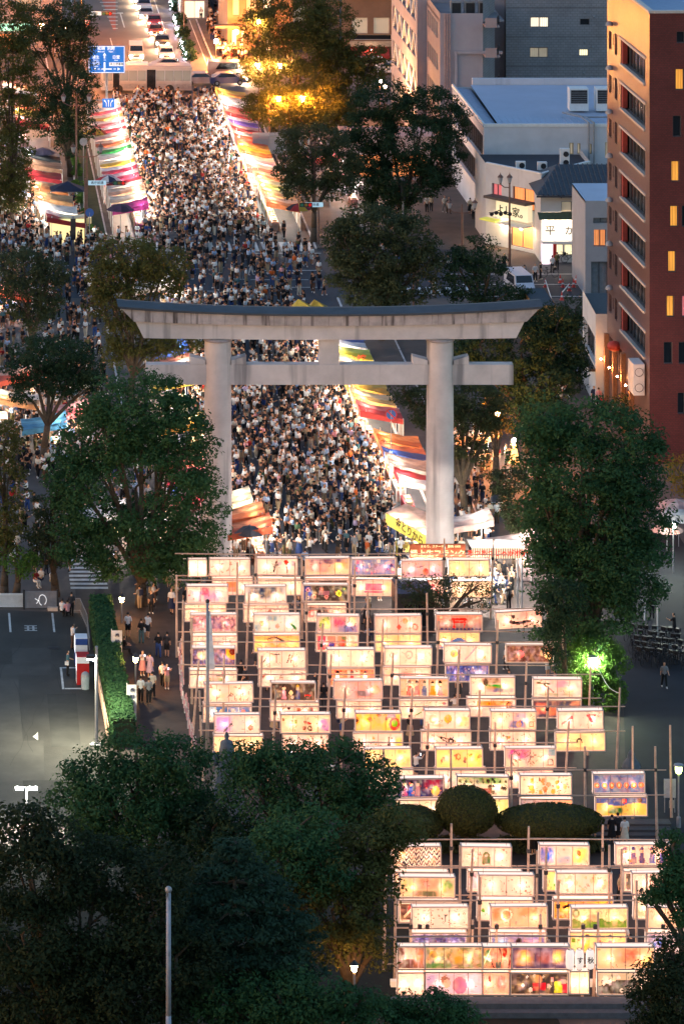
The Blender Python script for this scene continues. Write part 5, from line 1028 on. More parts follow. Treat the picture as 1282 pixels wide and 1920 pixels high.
for poly, n, rm, sd, zn in [
 ([(-6.5,327),(5.6,327),(6.2,345),(5.8,370),(5.4,406),(-7.2,406),(-7.4,330)], 1000, .68, 1, 'street'),
 ([(-7.2,434),(4.4,434),(4.2,470),(4.6,508.5),(-6.9,508.5)], 900, .68, 2, 'far'),
 ([(-8,407),(6.5,407),(-8,433)] if False else [(-8,407),(3.4,407),(4.4,433),(-8,433)], 130, .75, 3, 'junction'),
([(3.2,407),(8.2,407),(8.2,433),(4.2,433)], 34, .7, 33, 'junction'),
 ([(-26,432),(-12.8,432),(-13.5,448),(-18.5,450),(-20,480),(-26,480)], 330, .75, 4, 'left'),
 ([(-30,395),(-9,395),(-9,431),(-30,431)], 430, .75, 5, 'left'),
 ([(-30,345),(-13.5,345),(-13.5,392),(-30,392)], 400, .75, 6, 'left'),
 ([(-26,318),(-11,318),(-10,345),(-26,345)], 120, 1.0, 7, 'left'),
 ([(-6.6,321.5),(6.4,321.5),(5.8,327),(-6.5,327)], 70, .8, 9, 'street'),
 ([(9.3,325),(12.4,325),(13.6,345),(11.0,352)], 80, .8, 10, 'side'),
 ([(12,346),(15,346),(17,360),(12.5,362)], 30, .8, 41, 'side'),
 ([(26.0,366),(23,366),(23.5,380),(25.8,380)], 14, .8, 42, 'side'),
 ([(8.4,309),(12,309),(12.5,322),(8.6,322)], 46, .65, 11, 'stall'),
 ([(8.0,452),(11,452),(14,500),(9.5,500)], 40, 1.0, 12, 'far'),
 ([(7,532),(10,532),(9,575),(6.6,575)], 70, .8, 13, 'far'),
 ([(-14,308),(-9,308),(-9.5,320),(-14,320)], 18, 1.0, 14, 'field'),
 ([(-9.5,300),(8.5,300),(8.5,319),(-9.5,319)], 46, 1.1, 15, 'field'),
 ([(-10,272),(12,272),(12,300),(-10,300)], 42, 1.4, 16, 'field'),
 ([(0,243),(16,243),(15,262),(-2,262)], 18, 1.4, 17, 'field'),
 ([(12,405),(18,405),(18,430),(12,430)], 12, 1.4, 18, 'side'),
 ]:
    for x, y in scatter(poly, n, rm, sd): crowd.append((y, x, zn))
crowd.sort()
TOPS = ['white']*38+['cream']*5+['black']*32+['charcoal']*10+['navy']*5+['paleblue']*6+['grey']*5+['beige']*2+['pink']*2+['brown']*1+['red','green','lavender','blue','teal','olive','orange']
LOWS = ['black']*9+['charcoal']*4+['navy']*2+['blue']*2+['beige']*3+['brown']*2+['white','cream','grey','olive']
nind = 300-len(NAMED); rp = random.Random(5)
ZN = {'street':('crowd just behind the torii','in the crowd behind the torii'),'field':('visitors walking among the lantern frames','among the bamboo frames and lanterns'),'stall':('customers under the potato stall sign','in the queue at the potato stall'),'side':('people on the side pavement','on the pavement right of the torii'),'left':('crowd beyond the big round tree','in the crowd beyond the camphor'),'junction':('crowd in the junction','crossing the open junction'),'far':('far crowd','in the far crowd')}
for i, (y, x, zn) in enumerate(crowd[:nind]):
    sh = rp.choice(TOPS); lo = rp.choice(LOWS); kd = rp.choice(['trousers','trousers','shorts','skirt']); po = rp.choice([0,0,1,2,3,4,5]); ex = []
    if rp.random() < .2: ex.append(('backpack', rp.choice(['black','navy','beige'])))
    if rp.random() < .25: ex.append(('bag', rp.choice(['black','white','brown'])))
    if po == 5: ex.append(('phone','white'))
    g, w = ZN[zn]
    lab = f"person in {sh} top and {lo} {kd}{', '+ex[0][1]+' '+ex[0][0]+',' if ex and ex[0][0] != 'phone' else ''} {w}".replace('paleblue','pale blue')
    person(x, y, rp.random()*6.28, po, sh, lo, kd, lab, g, ex, rp.choice([0,0,0,1]), rp.uniform(.92,1.03))
# the rest of the crowd: one mass of low bodies with per face colours
low = []
for pi in range(5): low.append(skin_mesh(POSES[pi], 0))
LV = []; LF = []; LC = []; off = 0
cl = {k: np.array(lin(h)) for k, h in dict(white='e2e0dc', cream='d8cdb8', black='1c1c1f', charcoal='34353a', navy='232c48', blue='3a5690', paleblue='9fb4d0', grey='8a8a8c', beige='b09a7c', brown='5c4231', pink='d89a9c', lavender='a89ab8', red='a02c2c', green='3e5a46', yellow='d8c050', orange='c8602c', teal='4e7076', olive='5c5a3c').items()}
skc = np.array(lin('a87a60')); hrc = np.array((.012,.01,.009))
for y, x, zn in crowd[nind:]:
    vs, ns, fs, rg = low[rp.randrange(5)]; a = rp.random()*6.28; c, s = math.cos(a), math.sin(a); h = rp.uniform(.92,1.04)
    W_ = vs*h; V2 = np.stack([W_[:,0]*c-W_[:,1]*s+x, W_[:,0]*s+W_[:,1]*c+y, W_[:,2]+.006], 1)
    top = cl[rp.choice(TOPS)]; lo = cl[rp.choice(LOWS)]; shorts = rp.random() < .35; hr = hrc if rp.random() < .85 else np.array((.06,.035,.02))
    LV.append(V2); 
    for f, r in zip(fs, rg):
        LF.append((f[0]+off, f[1]+off, f[2]+off, (f[3] if len(f) > 3 else f[2])+off)); 
        LC.append(top if r == 'top' else hr if r == 'hair' else lo if r in ('hip','thigh') or (r == 'calf' and not shorts) else cl['white'] if r == 'foot' else skc)
    off += len(vs)
# quads only (skin output), triangles are padded as quads would break, so split them off
LFa = np.array(LF); keep = LFa[:,2] != LFa[:,3]
o = np_mesh('crowd', np.concatenate(LV), LFa[keep], attr_mat('crowd_cloth','art',0,.85), None, np.array(LC)[keep])
tag(o, 'dense far crowd of festival visitors filling the street between the stalls', 'crowd', kind='stuff')
# ================================================================ stalls
FAB = {}
def fab(h, tr=.18):
    q_ = [int(h[i:i+2],16) for i in (0,2,4)]; g_ = sum(q_)/3; h = ''.join('%02x' % int(max(0,min(255, c*.80+g_*.20))) for c in q_)
    if h in FAB: return FAB[h]
    m = bpy.data.materials.new('awning_cloth_'+h); m.use_nodes = True; N = m.node_tree.nodes; L = m.node_tree.links; c = (*lin(h),1)
    b = N['Principled BSDF']; b.inputs['Base Color'].default_value = c; b.inputs['Roughness'].default_value = .7
    t = N.new('ShaderNodeBsdfTranslucent'); t.inputs[0].default_value = c; x = N.new('ShaderNodeMixShader'); x.inputs[0].default_value = tr
    tc = N.new('ShaderNodeTexCoord'); nz = N.new('ShaderNodeTexNoise'); nz.inputs['Scale'].default_value = 1.6; nz.inputs['Detail'].default_value = 5; L.new(tc.outputs['Object'], nz.inputs['Vector'])
    rp = N.new('ShaderNodeValToRGB'); rp.color_ramp.elements[0].position = .32; rp.color_ramp.elements[1].position = .68; rp.color_ramp.elements[0].color = (c[0]*.55,c[1]*.52,c[2]*.5,1); rp.color_ramp.elements[1].color = c; L.new(nz.outputs[0], rp.inputs[0]); L.new(rp.outputs[0], b.inputs['Base Color']); L.new(rp.outputs[0], t.inputs[0])
    L.new(b.outputs[0], x.inputs[1]); L.new(t.outputs[0], x.inputs[2]); L.new(x.outputs[0], N['Material Output'].inputs[0]); FAB[h] = m; return m
GOODS = mat('stall_goods', (.5,.35,.22), .7, var=.5, scale=6)
def stall(x, y, w, d, side, c1, c2, label, group, hf=2.9, hb=2.2, lamp=1.0, wall='a08c7c'):
    """market stall; w along the street (y), d across it (x); side=-1: its open side faces -x"""
    t = thing('market_stall', label, 'market stall', (x, y, .004), 0, group)
    xf = side*d/2; xb = -side*d/2; n = 2
    a = MB()                                              # canopy in strips, alternate colour
    NU = 6; rr = random.Random(int(x*31+y*17)); zz = [[rr.uniform(-.05,.05) for _ in range(NU+1)] for _ in range(NU+1)]
    def cp(i, j):
        u = i/NU; v = j/NU; X_ = (xf+side*.5)*(1-u)+xb*u; return (X_, -w/2+w*v+zz[j][i]*.6, hf*(1-u)+hb*u-.16*math.sin(math.pi*u)-.05*abs(math.sin(2*math.pi*v))+zz[i][j])
    for i in range(NU):
        for j in range(NU): a.quad(cp(i,j),cp(i+1,j),cp(i+1,j+1),cp(i,j+1), 0 if j < NU//2 else 1)
    a.build('canopy', [fab(c1), fab(c2)], t)
    b = MB(); b.quad((xf+side*.5,-w/2,hf),(xf+side*.5,w/2,hf),(xf+side*.52,w/2,hf-.5),(xf+side*.52,-w/2,hf-.5)); b.build('front_banner', fab(c2), t)
    b = MB(); b.quad((xb,-w/2-.01,hb-.05),(xf+side*.5,-w/2-.01,hf-.05),(xf+side*.5,-w/2-.01,hf-.55),(xb,-w/2-.01,hb-.45)); b.build('end_banner', fab(c1), t)
    b = MB(); b.quad((xb,-w/2,0),(xb,w/2,0),(xb,w/2,hb-.1),(xb,-w/2,hb-.1)); b.build('back_sheet', fab(wall), t)
    for sx, hh in ((xf,hf),(xb,hb)):
        for yy in (-w/2+.06, w/2-.06): b = MB(); b.tube((sx,yy,0),(sx,yy,hh),.035,.035,5); b.build('pole', WHITEM, t)
    b = MB(); b.box(min(xf,xf-side*.7),max(xf,xf-side*.7),-w/2+.15,w/2-.15,.0,.85); c = b.build('counter', fab(c2), t)
    for q in range(4):
        b = MB(); b.box(xf-side*.35-.22,xf-side*.35+.22,-w/2+.35+q*(w-.9)/4,-w/2+.75+q*(w-.9)/4,.855,.98+.1*random.random()); b.build('goods_tray', GOODS, t)
    for yy in (-w*.22, w*.22): b = MB(); b.ball((xf-side*.1,yy,hf-.62),.085,5); b.build('light_bulb', BULB if lamp < 2 else BULBW, t)
    return t
def umbrella(x, y, z, r, cols, label, group=None, tilt=0):
    t = thing('beach_umbrella', label, 'umbrella', (x,y,.004), 0, group); n = 8
    for i in range(n):
        a0 = 2*math.pi*i/n; a1 = 2*math.pi*(i+1)/n; b = MB(); am = (a0+a1)/2
        P = lambda a, rr, zz: (rr*math.cos(a), rr*math.sin(a), zz)
        b.quad(P(a0,.03,z+.55),P(a0,r*.55,z+.38),P(am,r*.53,z+.36),P(a1,.03,z+.55)); b.quad(P(am,r*.53,z+.36),P(a1,r*.55,z+.38),P(a1,.03,z+.55),P(a1,.031,z+.55))
        b.quad(P(a0,r*.55,z+.38),P(a0,r,z),P(am,r*.95,z-.02),P(am,r*.53,z+.36)); b.quad(P(am,r*.53,z+.36),P(am,r*.95,z-.02),P(a1,r,z),P(a1,r*.55,z+.38))
        b.build('panel', fab(cols[i%len(cols)]), t)
    b = MB(); b.tube((0,0,0),(0,0,z+.62),.025,.025,5); b.build('pole', GREYM, t); return t
GR, GLf = 'stalls along the right side of the street', 'stalls along the left side of the street'
PAL = [('e8902c','f0c040'),('f6e8e0','f0d0c0'),('d84038','f6e0dc'),('c83028','f08060'),('7848b8','f0c8d0'),('d83830','f8b0a0'),('e04830','f0e0d0'),('f0a040','e86048'),('e8702c','f0d020'),('f0c8d8','fff0e8'),('e87868','f8e0d8'),('e88850','f0b890'),('c8d060','f0f0b0'),('e8a060','f0d890'),('f08850','f8c0a0')]
NM = ['orange and yellow','cream and peach','red and white','deep red and coral','purple and pink','red and salmon','scarlet and cream','amber and coral','orange and yellow green edged','pale pink and white','salmon and white','tan and apricot','lime and cream','gold and straw','apricot']
ys = np.linspace(499, 438.5, 15)
for i, y in enumerate(ys):
    x = 6.0+(.55 if i > 10 else 0)
    stall(x, y, 3.9, 2.8, -1, PAL[i][0], PAL[i][1], f'{NM[i]} striped canopy stall, '+['farthest up the right side','next to the farthest stall','second past the bus end','beside the purple one on its far side','just uphill of the red pair','first of the red pair','second of the red pair','behind the blank road sign','just below the blank road sign','under the dark street tree','by the street tree trunk','two before the crossing','beside the rainbow umbrella on its far side','behind the rainbow umbrella','at the crossing corner'][i], GR)
umbrella(*gp(559,436), 2.3, 1.25, ['281828','c82830','e8c030','b02040'], 'black, red and yellow beach umbrella at the crossing corner on the right')
PAL2 = [('f0c8b0','f8e8d8'),('d83048','f8e8e0'),('f0a848','f8d8c0'),('e06878','f8e0e0'),('d82840','f8f0f0'),('f0b0a0','f8f0e8'),('e06030','f8c8b0'),('18a848','f0e0d0'),('fff0e8','f8f8f0'),('e8b828','fff0d0'),('d02850','fff0f0'),('e83860','f8d0d8'),('f0d8c8','c82838'),('f0a880','f8d0b0'),('f0c8a0','f8e0c8'),('a82880','902068')]
NM2 = ['peach','crimson edged white','amber and peach','rose and white','scarlet and white','salmon and cream','orange and pink','green edged','blank white','mustard and white','crimson and white','pink red','cream with a red stripe','apricot panelled','pale apricot','magenta purple']
ys = np.linspace(492, 437, 16)
for i, y in enumerate(ys):
    stall(-8.9+(.2 if i > 11 else 0), y, 3.3, 3.0, 1, PAL2[i][0], PAL2[i][1], f'{NM2[i]} canopy stall, '+['farthest up the left side','second from the far left end','beside the small arrow sign','below the arrow sign','with a strong lamp near the arrow sign','by the yellow umbrella on its far side','just below the yellow umbrella','beside the tall double lamp','in the middle of the left side','just above the red pair','first of the red pair on the left','second of the red pair on the left','behind the union patterned umbrella','three before the junction on the left','two before the junction on the left','at the junction end of the left side'][i], GLf)
umbrella(*gp(179,292), 2.4, 1.3, ['f0c030','e85028'], 'yellow and orange beach umbrella among the left stalls')
umbrella(*gp(203,384), 2.4, 1.45, ['d83038','f0f0f0','28305c','f0f0f0'], 'red, white and navy beach umbrella among the left stalls')
umbrella(*gp(226,437), 2.3, 1.4, ['40304c','503860'], 'dark purple beach umbrella at the junction end of the left stalls')
GB = 'stalls of the second row left of the street'
SEC = [(-17.2,503,'f0f0f0','f8d0c0','white glaring stall at the far left by the trees'),(-16.6,489,'e0c040','e04838','red and yellow stall under the left street trees'),(-16.4,482,'d82838','f0b0a0','crimson striped stall under the left street trees'),
 (-15.9,463,'283038','f0f0f0','black roofed stall of the second left row'),(-15.9,458,'b08060','c89878','tan domed canopy stall of the second left row'),(-16.1,452.5,'c82030','a82028','solid crimson canopy stall of the second left row'),
 (-15.7,446,'c07038','c88858','brown orange canopy stall of the second left row'),(-15.4,441,'c89058','d8a868','ochre canopy stall of the second left row'),(-15.2,435.5,'f8f0e8','f0e8e0','bright white tented stall of the second left row'),
 (-14.6,431,'a82030','f0d8d8','maroon and white striped stall of the second left row'),(-20.5,399,'e05030','f08060','orange roofed stall at the left edge by the dark tree'),(-21,360,'f0a060','f8e0c8','peach stall at the left edge behind the trees')]
for x, y, a, c, lb in SEC: stall(x, y, 3.6, 3.2, -1, a, c, lb, GB, lamp=2)
umbrella(*gp(80,332), 2.5, 1.35, ['807088','907c90'], 'grey mauve beach umbrella in the second left row')
t = thing('pop_up_tent', 'navy blue peaked pop up tent in the second left row', 'tent', (*gp(126,400), .004))
b = MB(); P = [(-1.7,-1.3,2.4),(1.7,-1.3,2.4),(1.7,1.3,2.4),(-1.7,1.3,2.4)]
for i in range(4): b.poly([P[i],P[(i+1)%4],(0,0,3.2)])
b.build('canopy', fab('202c50'), t)
for p in P: b = MB(); b.tube((p[0]*.97,p[1]*.97,0),(p[0]*.97,p[1]*.97,2.4),.03,.03,5); b.build('leg', WHITEM, t)
t = stall(*gp(127,455), 2.2, 3.4, 1, 'f8e8a0', 'f8f0c8', 'glowing cream booth facing the junction with people lined up in front', GB, hf=2.6, hb=2.6, lamp=2)
b = MB(); b.box(-1.7,1.7,-1.14,-1.10,.1,2.5); b.build('lit_panel', emit('cream_booth','ffe4a0',.8), t)
# near row seen through the torii
GN = 'stalls seen through the torii'
NEAR = [(6.9,384,'f8e8e8','f0c8c8','white and pink stall just past the junction'),(7.0,379.6,'e8e8f0','4868c0','white canopy stall with blue wave lines'),(7.1,375.4,'e8d828','f0f060','bright yellow canopy stall with red lettering'),(7.2,371.3,'f8d0a0','f8f0e0','pale cream stall above the no parking sign'),(7.2,367.4,'fff0e0','f8d0b8','white glowing stall above the yellow canopy'),
 (7.2,363.6,'e8a828','f0c040','golden canopy stall seen right through the torii'),(7.3,359.8,'f8c060','f8d8a0','amber stall behind the no parking sign'),(7.4,355.6,'c83838','f07870','dark red and coral stall below the no parking sign'),
 (7.9,346.5,'c86828','e89850','brown orange canopy stall beside the torii column'),(7.9,342.8,'2848a0','c87048','blue and terracotta canopy stall beside the torii column'),(8.0,339.2,'b0a098','c8b8ac','grey canopy stall beside the torii column'),(8.2,334.8,'fff0ec','e03040','white canopy stall with a red corner beside the torii column')]
for x, y, a, c, lb in NEAR:
    t = stall(x, y, 3.5, 2.9, -1, a, c, lb, GN)
    if 'yellow canopy stall with red' in lb: text('sign_lettering','もつ焼',.85,emit('red_letters','e04020',.6),t,(-.4,-1.80,2.2))
    if 'blue wave' in lb:
        for q in range(3): b = MB(); b.path([(-1.9+.3*k,-.9+q*.7,2.93-.07*k*.35+.0) for k in range(12)],.035,4); b.build('wave_line', CLOTH['blue'], t)
LNR = [(-8.2,402,'e8e0d0','f0f0e0','pale stall left of the street just past the junction'),(-8.6,377,'2858b8','3868c8','bright blue sheeted stall left of the torii beam'),(-8.6,372,'f0e0d0','c87050','terracotta and cream stall left of the torii'),(-8.8,366,'f0d040','f8f0a0','yellow stall left of the torii'),(-8.8,352,'e8a030','f8d880','amber stall left of the torii column'),
 (-9.2,341,'e07858','f0a890','coral stall behind the big round tree'),(-9.2,336.5,'d02848','f06070','crimson stall behind the big round tree'),(-9.2,331,'e84058','f8b0b8','rose stall behind the big round tree'),(-6.9,329.3,'e8d0a0','f0e0c0','straw coloured stall left of the torii column foot'),(-6.3,325.2,'e87038','f09058','orange canopy stall at the foot of the left torii column'),(-6.0,322.0,'e86840','f08858','second orange canopy stall at the foot of the left torii column'),
 (-19.5,352,'4898c8','60b0d8','sky blue tent roofed stall at the far left'),(-17.6,356,'e86868','f8a8a0','pink stall beside the sky blue one'),(-16,326,'e0e0e0','f0f0f0','white stall glimpsed under the big round tree'),(-12.6,324,'f8f0e8','e8c8b0','cream stall glimpsed under the big round tree'),(-21,368,'f05838','f8b090','orange red stall beyond the flat topped tree')]
for x, y, a, c, lb in LNR: stall(x, y, 3.5, 3.0, 1, a, c, lb, 'stalls left of the torii')
for px,py,c,lb in ((468,1040,['707078','606068'],'grey beach umbrella just above the farthest lantern row'),): umbrella(*gp(px,py+18), 2.2, 1.1, c, lb)
RX = [(12.3,318,'f0b0a8','f8d8d0','pink stall right of the torii column'),(9.9,323.5,'f0c8bc','f8e8e0','small pale peach stall right of the torii column'),(13.5,348,'f8c080','fff0d8','glowing orange stall under the dark trees at the right'),(12.2,462,'e85858','f8a8a0','coral stall behind the street tree'),(13.2,449,'f0e0e0','c88880','striped pink and white stall right of the crossing')]
for x, y, a, c, lb in RX: stall(x, y, 3.0, 2.8, 1, a, c, lb, 'stalls right of the torii', lamp=2)
# fried chicken stall facing the crowd, with its long banner
x0, y0 = gp(722,1003,2.9); x1, y1 = gp(806,1040,2.2)
t = thing('chicken_stall', 'yellow fried chicken stall with a long lettered banner in front of the right torii column', 'market stall', (6.6,325,-.0))
def lb_(p): return (p[0]-6.6, p[1]-326, p[2])
xa, ya = xat(720,327.5)-6.6, 1.5; xb, yb = xat(812,320.5)-6.6, -5.5+1.0
b = MB(); b.quad((xa,ya,2.15),(xb,yb,1.85),(xb+2.0,yb+2.2,2.2),(xa+1.6,ya+1.2,2.5)); b.build('canopy', fab('f0b8a0'), t)
b = MB(); b.quad((xa,ya,1.30),(xb,yb,1.0),(xb,yb,1.82),(xa,ya,2.12)); bn = b.build('front_banner', emit('yellow_banner','f4dc60',.45), t)
ang = math.atan2(yb-ya, xb-xa); 
text('banner_lettering','金とりから',.78,mat('banner_ink',(.10,.05,.01)),t,((xa+xb)/2,(ya+yb)/2-.05,1.56),(R(90),R(9),ang))
for p in ((xa,ya,2.1),(xb,yb,1.8),(xb+2,yb+2.2,2.2),(xa+1.6,ya+1.2,2.4)): b = MB(); b.tube((p[0],p[1],0),p,.04,.04,5); b.build('pole', WHITEM, t)
b = MB(); b.box(xa+.4,xa+2.6,-2,-1.4,0,.9); b.build('counter', fab('f8e060'), t)
for q in (.2,.5,.8): b = MB(); b.ball((xa+(xb-xa)*q+.3,ya+(yb-ya)*q+.3,1.6),.11,5); b.build('light_bulb', BULBW, t)
# lettered signs on posts just behind the farthest lantern row
D = 309.5; t = thing('frankfurter_stall', 'stall with a brown lit sign in cream Japanese lettering at the torii foot', 'market stall', (xat(820,D),D,.004))
w = (872-768)/sc(D); zt = zat(1020,D); zb = zat(1046,D)
b = MB(); b.box(-w/2,w/2,-.06,.06,zb,zt); sg = b.build('sign_board', emit('brown_sign','7a3410',.30), t)
CREAM = emit('cream_letters','ffd8a0',.9)
text('sign_lettering','極上生フランク',.50,CREAM,sg,(0,-.08,zb+.30),sx=1.08); text('sign_lettering','まるで、ステーキ。 豚肉 100%',.20,CREAM,sg,(.2,-.08,zt-.16))
for x in (-w/2+.1,w/2-.1): b = MB(); b.tube((x,.1,0),(x,.1,zt),.05,.05,6); b.build('pole', GREYM, t)
b = MB(); b.quad((-w/2,.1,zb-.1),(w/2,.1,zb-.1),(w/2,2.6,zb-.5),(-w/2,2.6,zb-.5)); b.build('canopy', fab('f0e0d0'), t)
b = MB(); b.box(-w/2+.2,w/2-.2,.3,1.0,0,.9); b.build('counter', fab('f8e8d8'), t)
for q in (-1,0,1): b = MB(); b.ball((q*1.1,.5,zb-.55),.10,5); b.build('light_bulb', BULBW, t)
D = 309.0; t = thing('potato_stall', 'tall open stall with a striped sign in red and yellow lettering and customers packed below', 'market stall', (xat(932,D),D,.004))
w = (980-884)/sc(D); zt = zat(1028,D); zb = zat(1047,D)
b = MB(); b.box(-w/2,w/2,-.05,.05,zb,zt); sg = b.build('sign_board', emit('pale_sign','f8ecc8',.6), t)
for i in range(22):
    x = -w/2+w*(i+.5)/22; b = MB(); b.quad((x-.03,-.056,zb),(x+.03,-.056,zb),(x+.03,-.056,zt),(x-.03,-.056,zt)); b.build('stripe', CLOTH['orange'], sg)
text('sign_lettering','あつあつじゃがポテ',.46,emit('red_glow_letters','e83018',1.0),sg,(0,-.08,(zb+zt)/2))
for x in (-w/2+.05,w/2-.35,w/2-.05): b = MB(); b.tube((x,.1,0),(x,.1,zb),.06,.06,6); b.build('pole', GREYM, t)
b = MB(); b.quad((-w/2,.1,zt),(w/2,.1,zt),(w/2,3,zt-.2),(-w/2,3,zt-.2)); b.build('canopy', fab('f0e8e0'), t)
b = MB(); b.box(-w/2+.1,-w/2+.6,.2,2.6,0,1.0); b.build('counter', fab('f8f0e8'), t)
for q in (-1,-.3,.4,1.1): b = MB(); b.ball((q,1.2,zb-.15),.11,5); b.build('light_bulb', BULBW, t)
# glowing figure-like paper lamp on the right pavement
t = thing('glowing_figure_lamp', 'bright orange white paper lamp in a robe like shape beside the side pavement crowd', 'lamp', (*gp(963,868), .01))
b = MB(); b.lathe([(.42,0),(.36,.5),(.24,1.1),(.16,1.4),(.05,1.5)],12); b.build('shade', emit('figure_glow','ffb868',2.5), t, True)
b = MB(); b.ball((0,0,1.72),.17,8); b.build('lamp_head', emit('figure_head','ffe0b0',12), t)

for k,(px,py) in enumerate(((570,572),(603,573))):
    x,D = xat(px,388), 388+k*1.5; t = thing('yellow_tent', ['left','right'][k]+' yellow peaked tent tip just showing above the torii roof', 'tent', (x,D,.004)); zt = zat(py-12,D); b = MB(); P = [(-1.3,-1,zt-1.1),(1.3,-1,zt-1.1),(1.3,1,zt-1.1),(-1.3,1,zt-1.1)]
    for i in range(4): b.poly([P[i],P[(i+1)%4],(-.5,0,zt)])
    b.build('canopy', fab('e8c838'), t)
    for p in P: b = MB(); b.tube((p[0],p[1],0),(p[0],p[1],p[2]),.03,.03,5); b.build('leg', WHITEM, t)
# ================================================================ trees
LEAFM = {}
def leafmat(key, c1, c2, tr=.25):
    if key in LEAFM: return LEAFM[key]
    m = bpy.data.materials.new('leaves_'+key); m.use_nodes = True; N = m.node_tree.nodes; L = m.node_tree.links; b = N['Principled BSDF']
    a = N.new('ShaderNodeAttribute'); a.attribute_name = 'art'; sp = N.new('ShaderNodeSeparateColor'); L.new(a.outputs['Color'], sp.inputs[0])
    r = N.new('ShaderNodeValToRGB'); r.color_ramp.elements[0].color = (*c1,1); r.color_ramp.elements[1].color = (*c2,1); L.new(sp.outputs[0], r.inputs[0])
    L.new(r.outputs[0], b.inputs['Base Color']); b.inputs['Roughness'].default_value = .7; b.inputs['Specular IOR Level'].default_value = .1
    t = N.new('ShaderNodeBsdfTranslucent'); L.new(r.outputs[0], t.inputs[0]); x = N.new('ShaderNodeMixShader'); x.inputs[0].default_value = tr
    L.new(b.outputs[0], x.inputs[1]); L.new(t.outputs[0], x.inputs[2]); L.new(x.outputs[0], N['Material Output'].inputs[0]); LEAFM[key] = m; return m
LEAF = {'camphor': leafmat('camphor',(.022,.064,.026),(.062,.138,.050)), 'dark': leafmat('dark',(.014,.036,.018),(.040,.074,.034)), 'olive': leafmat('olive',(0.054,0.065,0.022),(0.132,0.127,0.034)),
        'zelkova': leafmat('zelkova',(0.034,0.059,0.031),(0.085,0.093,0.040)), 'gold': leafmat('gold',(0.155,0.101,0.023),(0.248,0.171,0.031)), 'conifer': leafmat('conifer',(.020,.044,.026),(.042,.080,.046)), 'bright': leafmat('bright',(0.046,0.109,0.023),(0.139,0.248,0.046)), 'black': leafmat('black',(.016,.026,.012),(.036,.052,.022))}  # gold holds amber lamplight, black the foreground shade, as leaf colour
def leaves(lobes, leaf, per, crad, seed, flat=1.0, shell=.55, cover=1.0):
    """lobes: (x,y,z,rx,ry,rz); leaf size m. Leaf quads in clumps over the lobes' upper and outer parts"""
    r = np.random.default_rng(seed); VS = []; CS = []
    for (x,y,z,rx,ry,rz) in lobes:
        area = 4*math.pi*((rx*rz)**1.6/3+(rx*ry)**1.6/3+(ry*rz)**1.6/3)**(1/1.6)
        nc = max(5, int(area/(crad*crad*1.9)*cover)); d = r.normal(size=(nc,3)); d /= np.linalg.norm(d,axis=1)[:,None]
        rad = (shell+(1-shell)*r.random(nc)**.5)
        C = np.array([x,y,z])+d*rad[:,None]*np.array([rx,ry,rz]); tone = r.random(nc)*.55+r.random()*.45
        cr = crad*(.7+.7*r.random(nc))
        q = r.normal(size=(nc,per,3)); q /= np.linalg.norm(q,axis=2)[...,None]; q *= (.55+.45*r.random((nc,per,1)))
        P = C[:,None,:]+q*cr[:,None,None]*np.array([1,1,.62*flat]); P = P.reshape(-1,3)
        nrm = q.reshape(-1,3)*.8+np.array([0,-.1,.55])+r.normal(size=(nc*per,3))*.45; nrm /= np.linalg.norm(nrm,axis=1)[:,None]
        t = np.cross(nrm, r.normal(size=nrm.shape)); t /= np.linalg.norm(t,axis=1)[:,None]; u = np.cross(nrm,t)
        s = (leaf*(.6+.8*r.random(len(P))))[:,None]
        VS.append(np.stack([P-t*s*.9, P-u*s*.42, P+t*s*.9, P+u*s*.42],1)); CS.append(np.clip(np.repeat(tone,per)*.7+.3*r.random(len(P)),0,1))
    V = np.concatenate(VS).reshape(-1,3); c = np.concatenate(CS); n = len(V)//4
    V[:,2] = np.maximum(V[:,2], .03)
    return V, np.arange(n*4).reshape(n,4), np.stack([c,c,c],1)
NLEAF = 0
def tree(base, lobes, kind, label, group='trees', leaf=.24, per=34, crad=.95, flat=1.0, name='broadleaf_tree', trunk=.28, seed=None, yb=None, cover=1.0, dz=0.0, rough_y=1.0):
    global NLEAF
    x0, D = gp(*base); s = sc(D); L = []
    for i, (px, py, rx, ry) in enumerate(lobes):
        L.append(((px+170)/s+CX-x0, (math.sin(i*2.4+1)*rx/s*.35)*rough_y, max(zat(py,D)-dz, ry/s*.75+.2), rx/s, rx/s*.9, ry/s))
    t = thing(name, label, 'tree', (x0, D, .003), 0, group)
    V, Q, C = leaves(L, leaf*.62, int(per*2.0), crad*.9, seed or int(base[0]*7+base[1]), flat, cover=cover); NLEAF += len(Q)
    np_mesh('crown', V, Q, LEAF[kind], t, C)
    zt = max(l[2] for l in L); zc = min(l[2] for l in L); xm = sum(l[0] for l in L)/len(L)
    b = MB(); fork = (xm*.35, 0, max(1.2,zc*.55)); b.path([(0,0,0),(xm*.1,0,fork[2]*.5),fork],[trunk*1.25,trunk,trunk*.85],9)
    b.build('trunk', BARK, t, True)
    for l in L[:9]:
        b = MB(); mid = ((fork[0]+l[0])/2, l[1]*.3, (fork[2]+l[2])/2+.3); b.path([fork, mid, (l[0],l[1],l[2]), (l[0]+l[3]*.4,l[1],l[2]+l[5]*.55)],[trunk*.6,trunk*.42,trunk*.22,trunk*.07],6)
        b.path([mid,(l[0]-l[3]*.5,l[1],l[2]+l[5]*.3)],[trunk*.3,trunk*.06],5); b.build('limb', BARK, t, True)
    return t
GS, GF, GT_ = 'street trees along the festival road', 'large trees in front of the lantern field', 'trees flanking the torii'
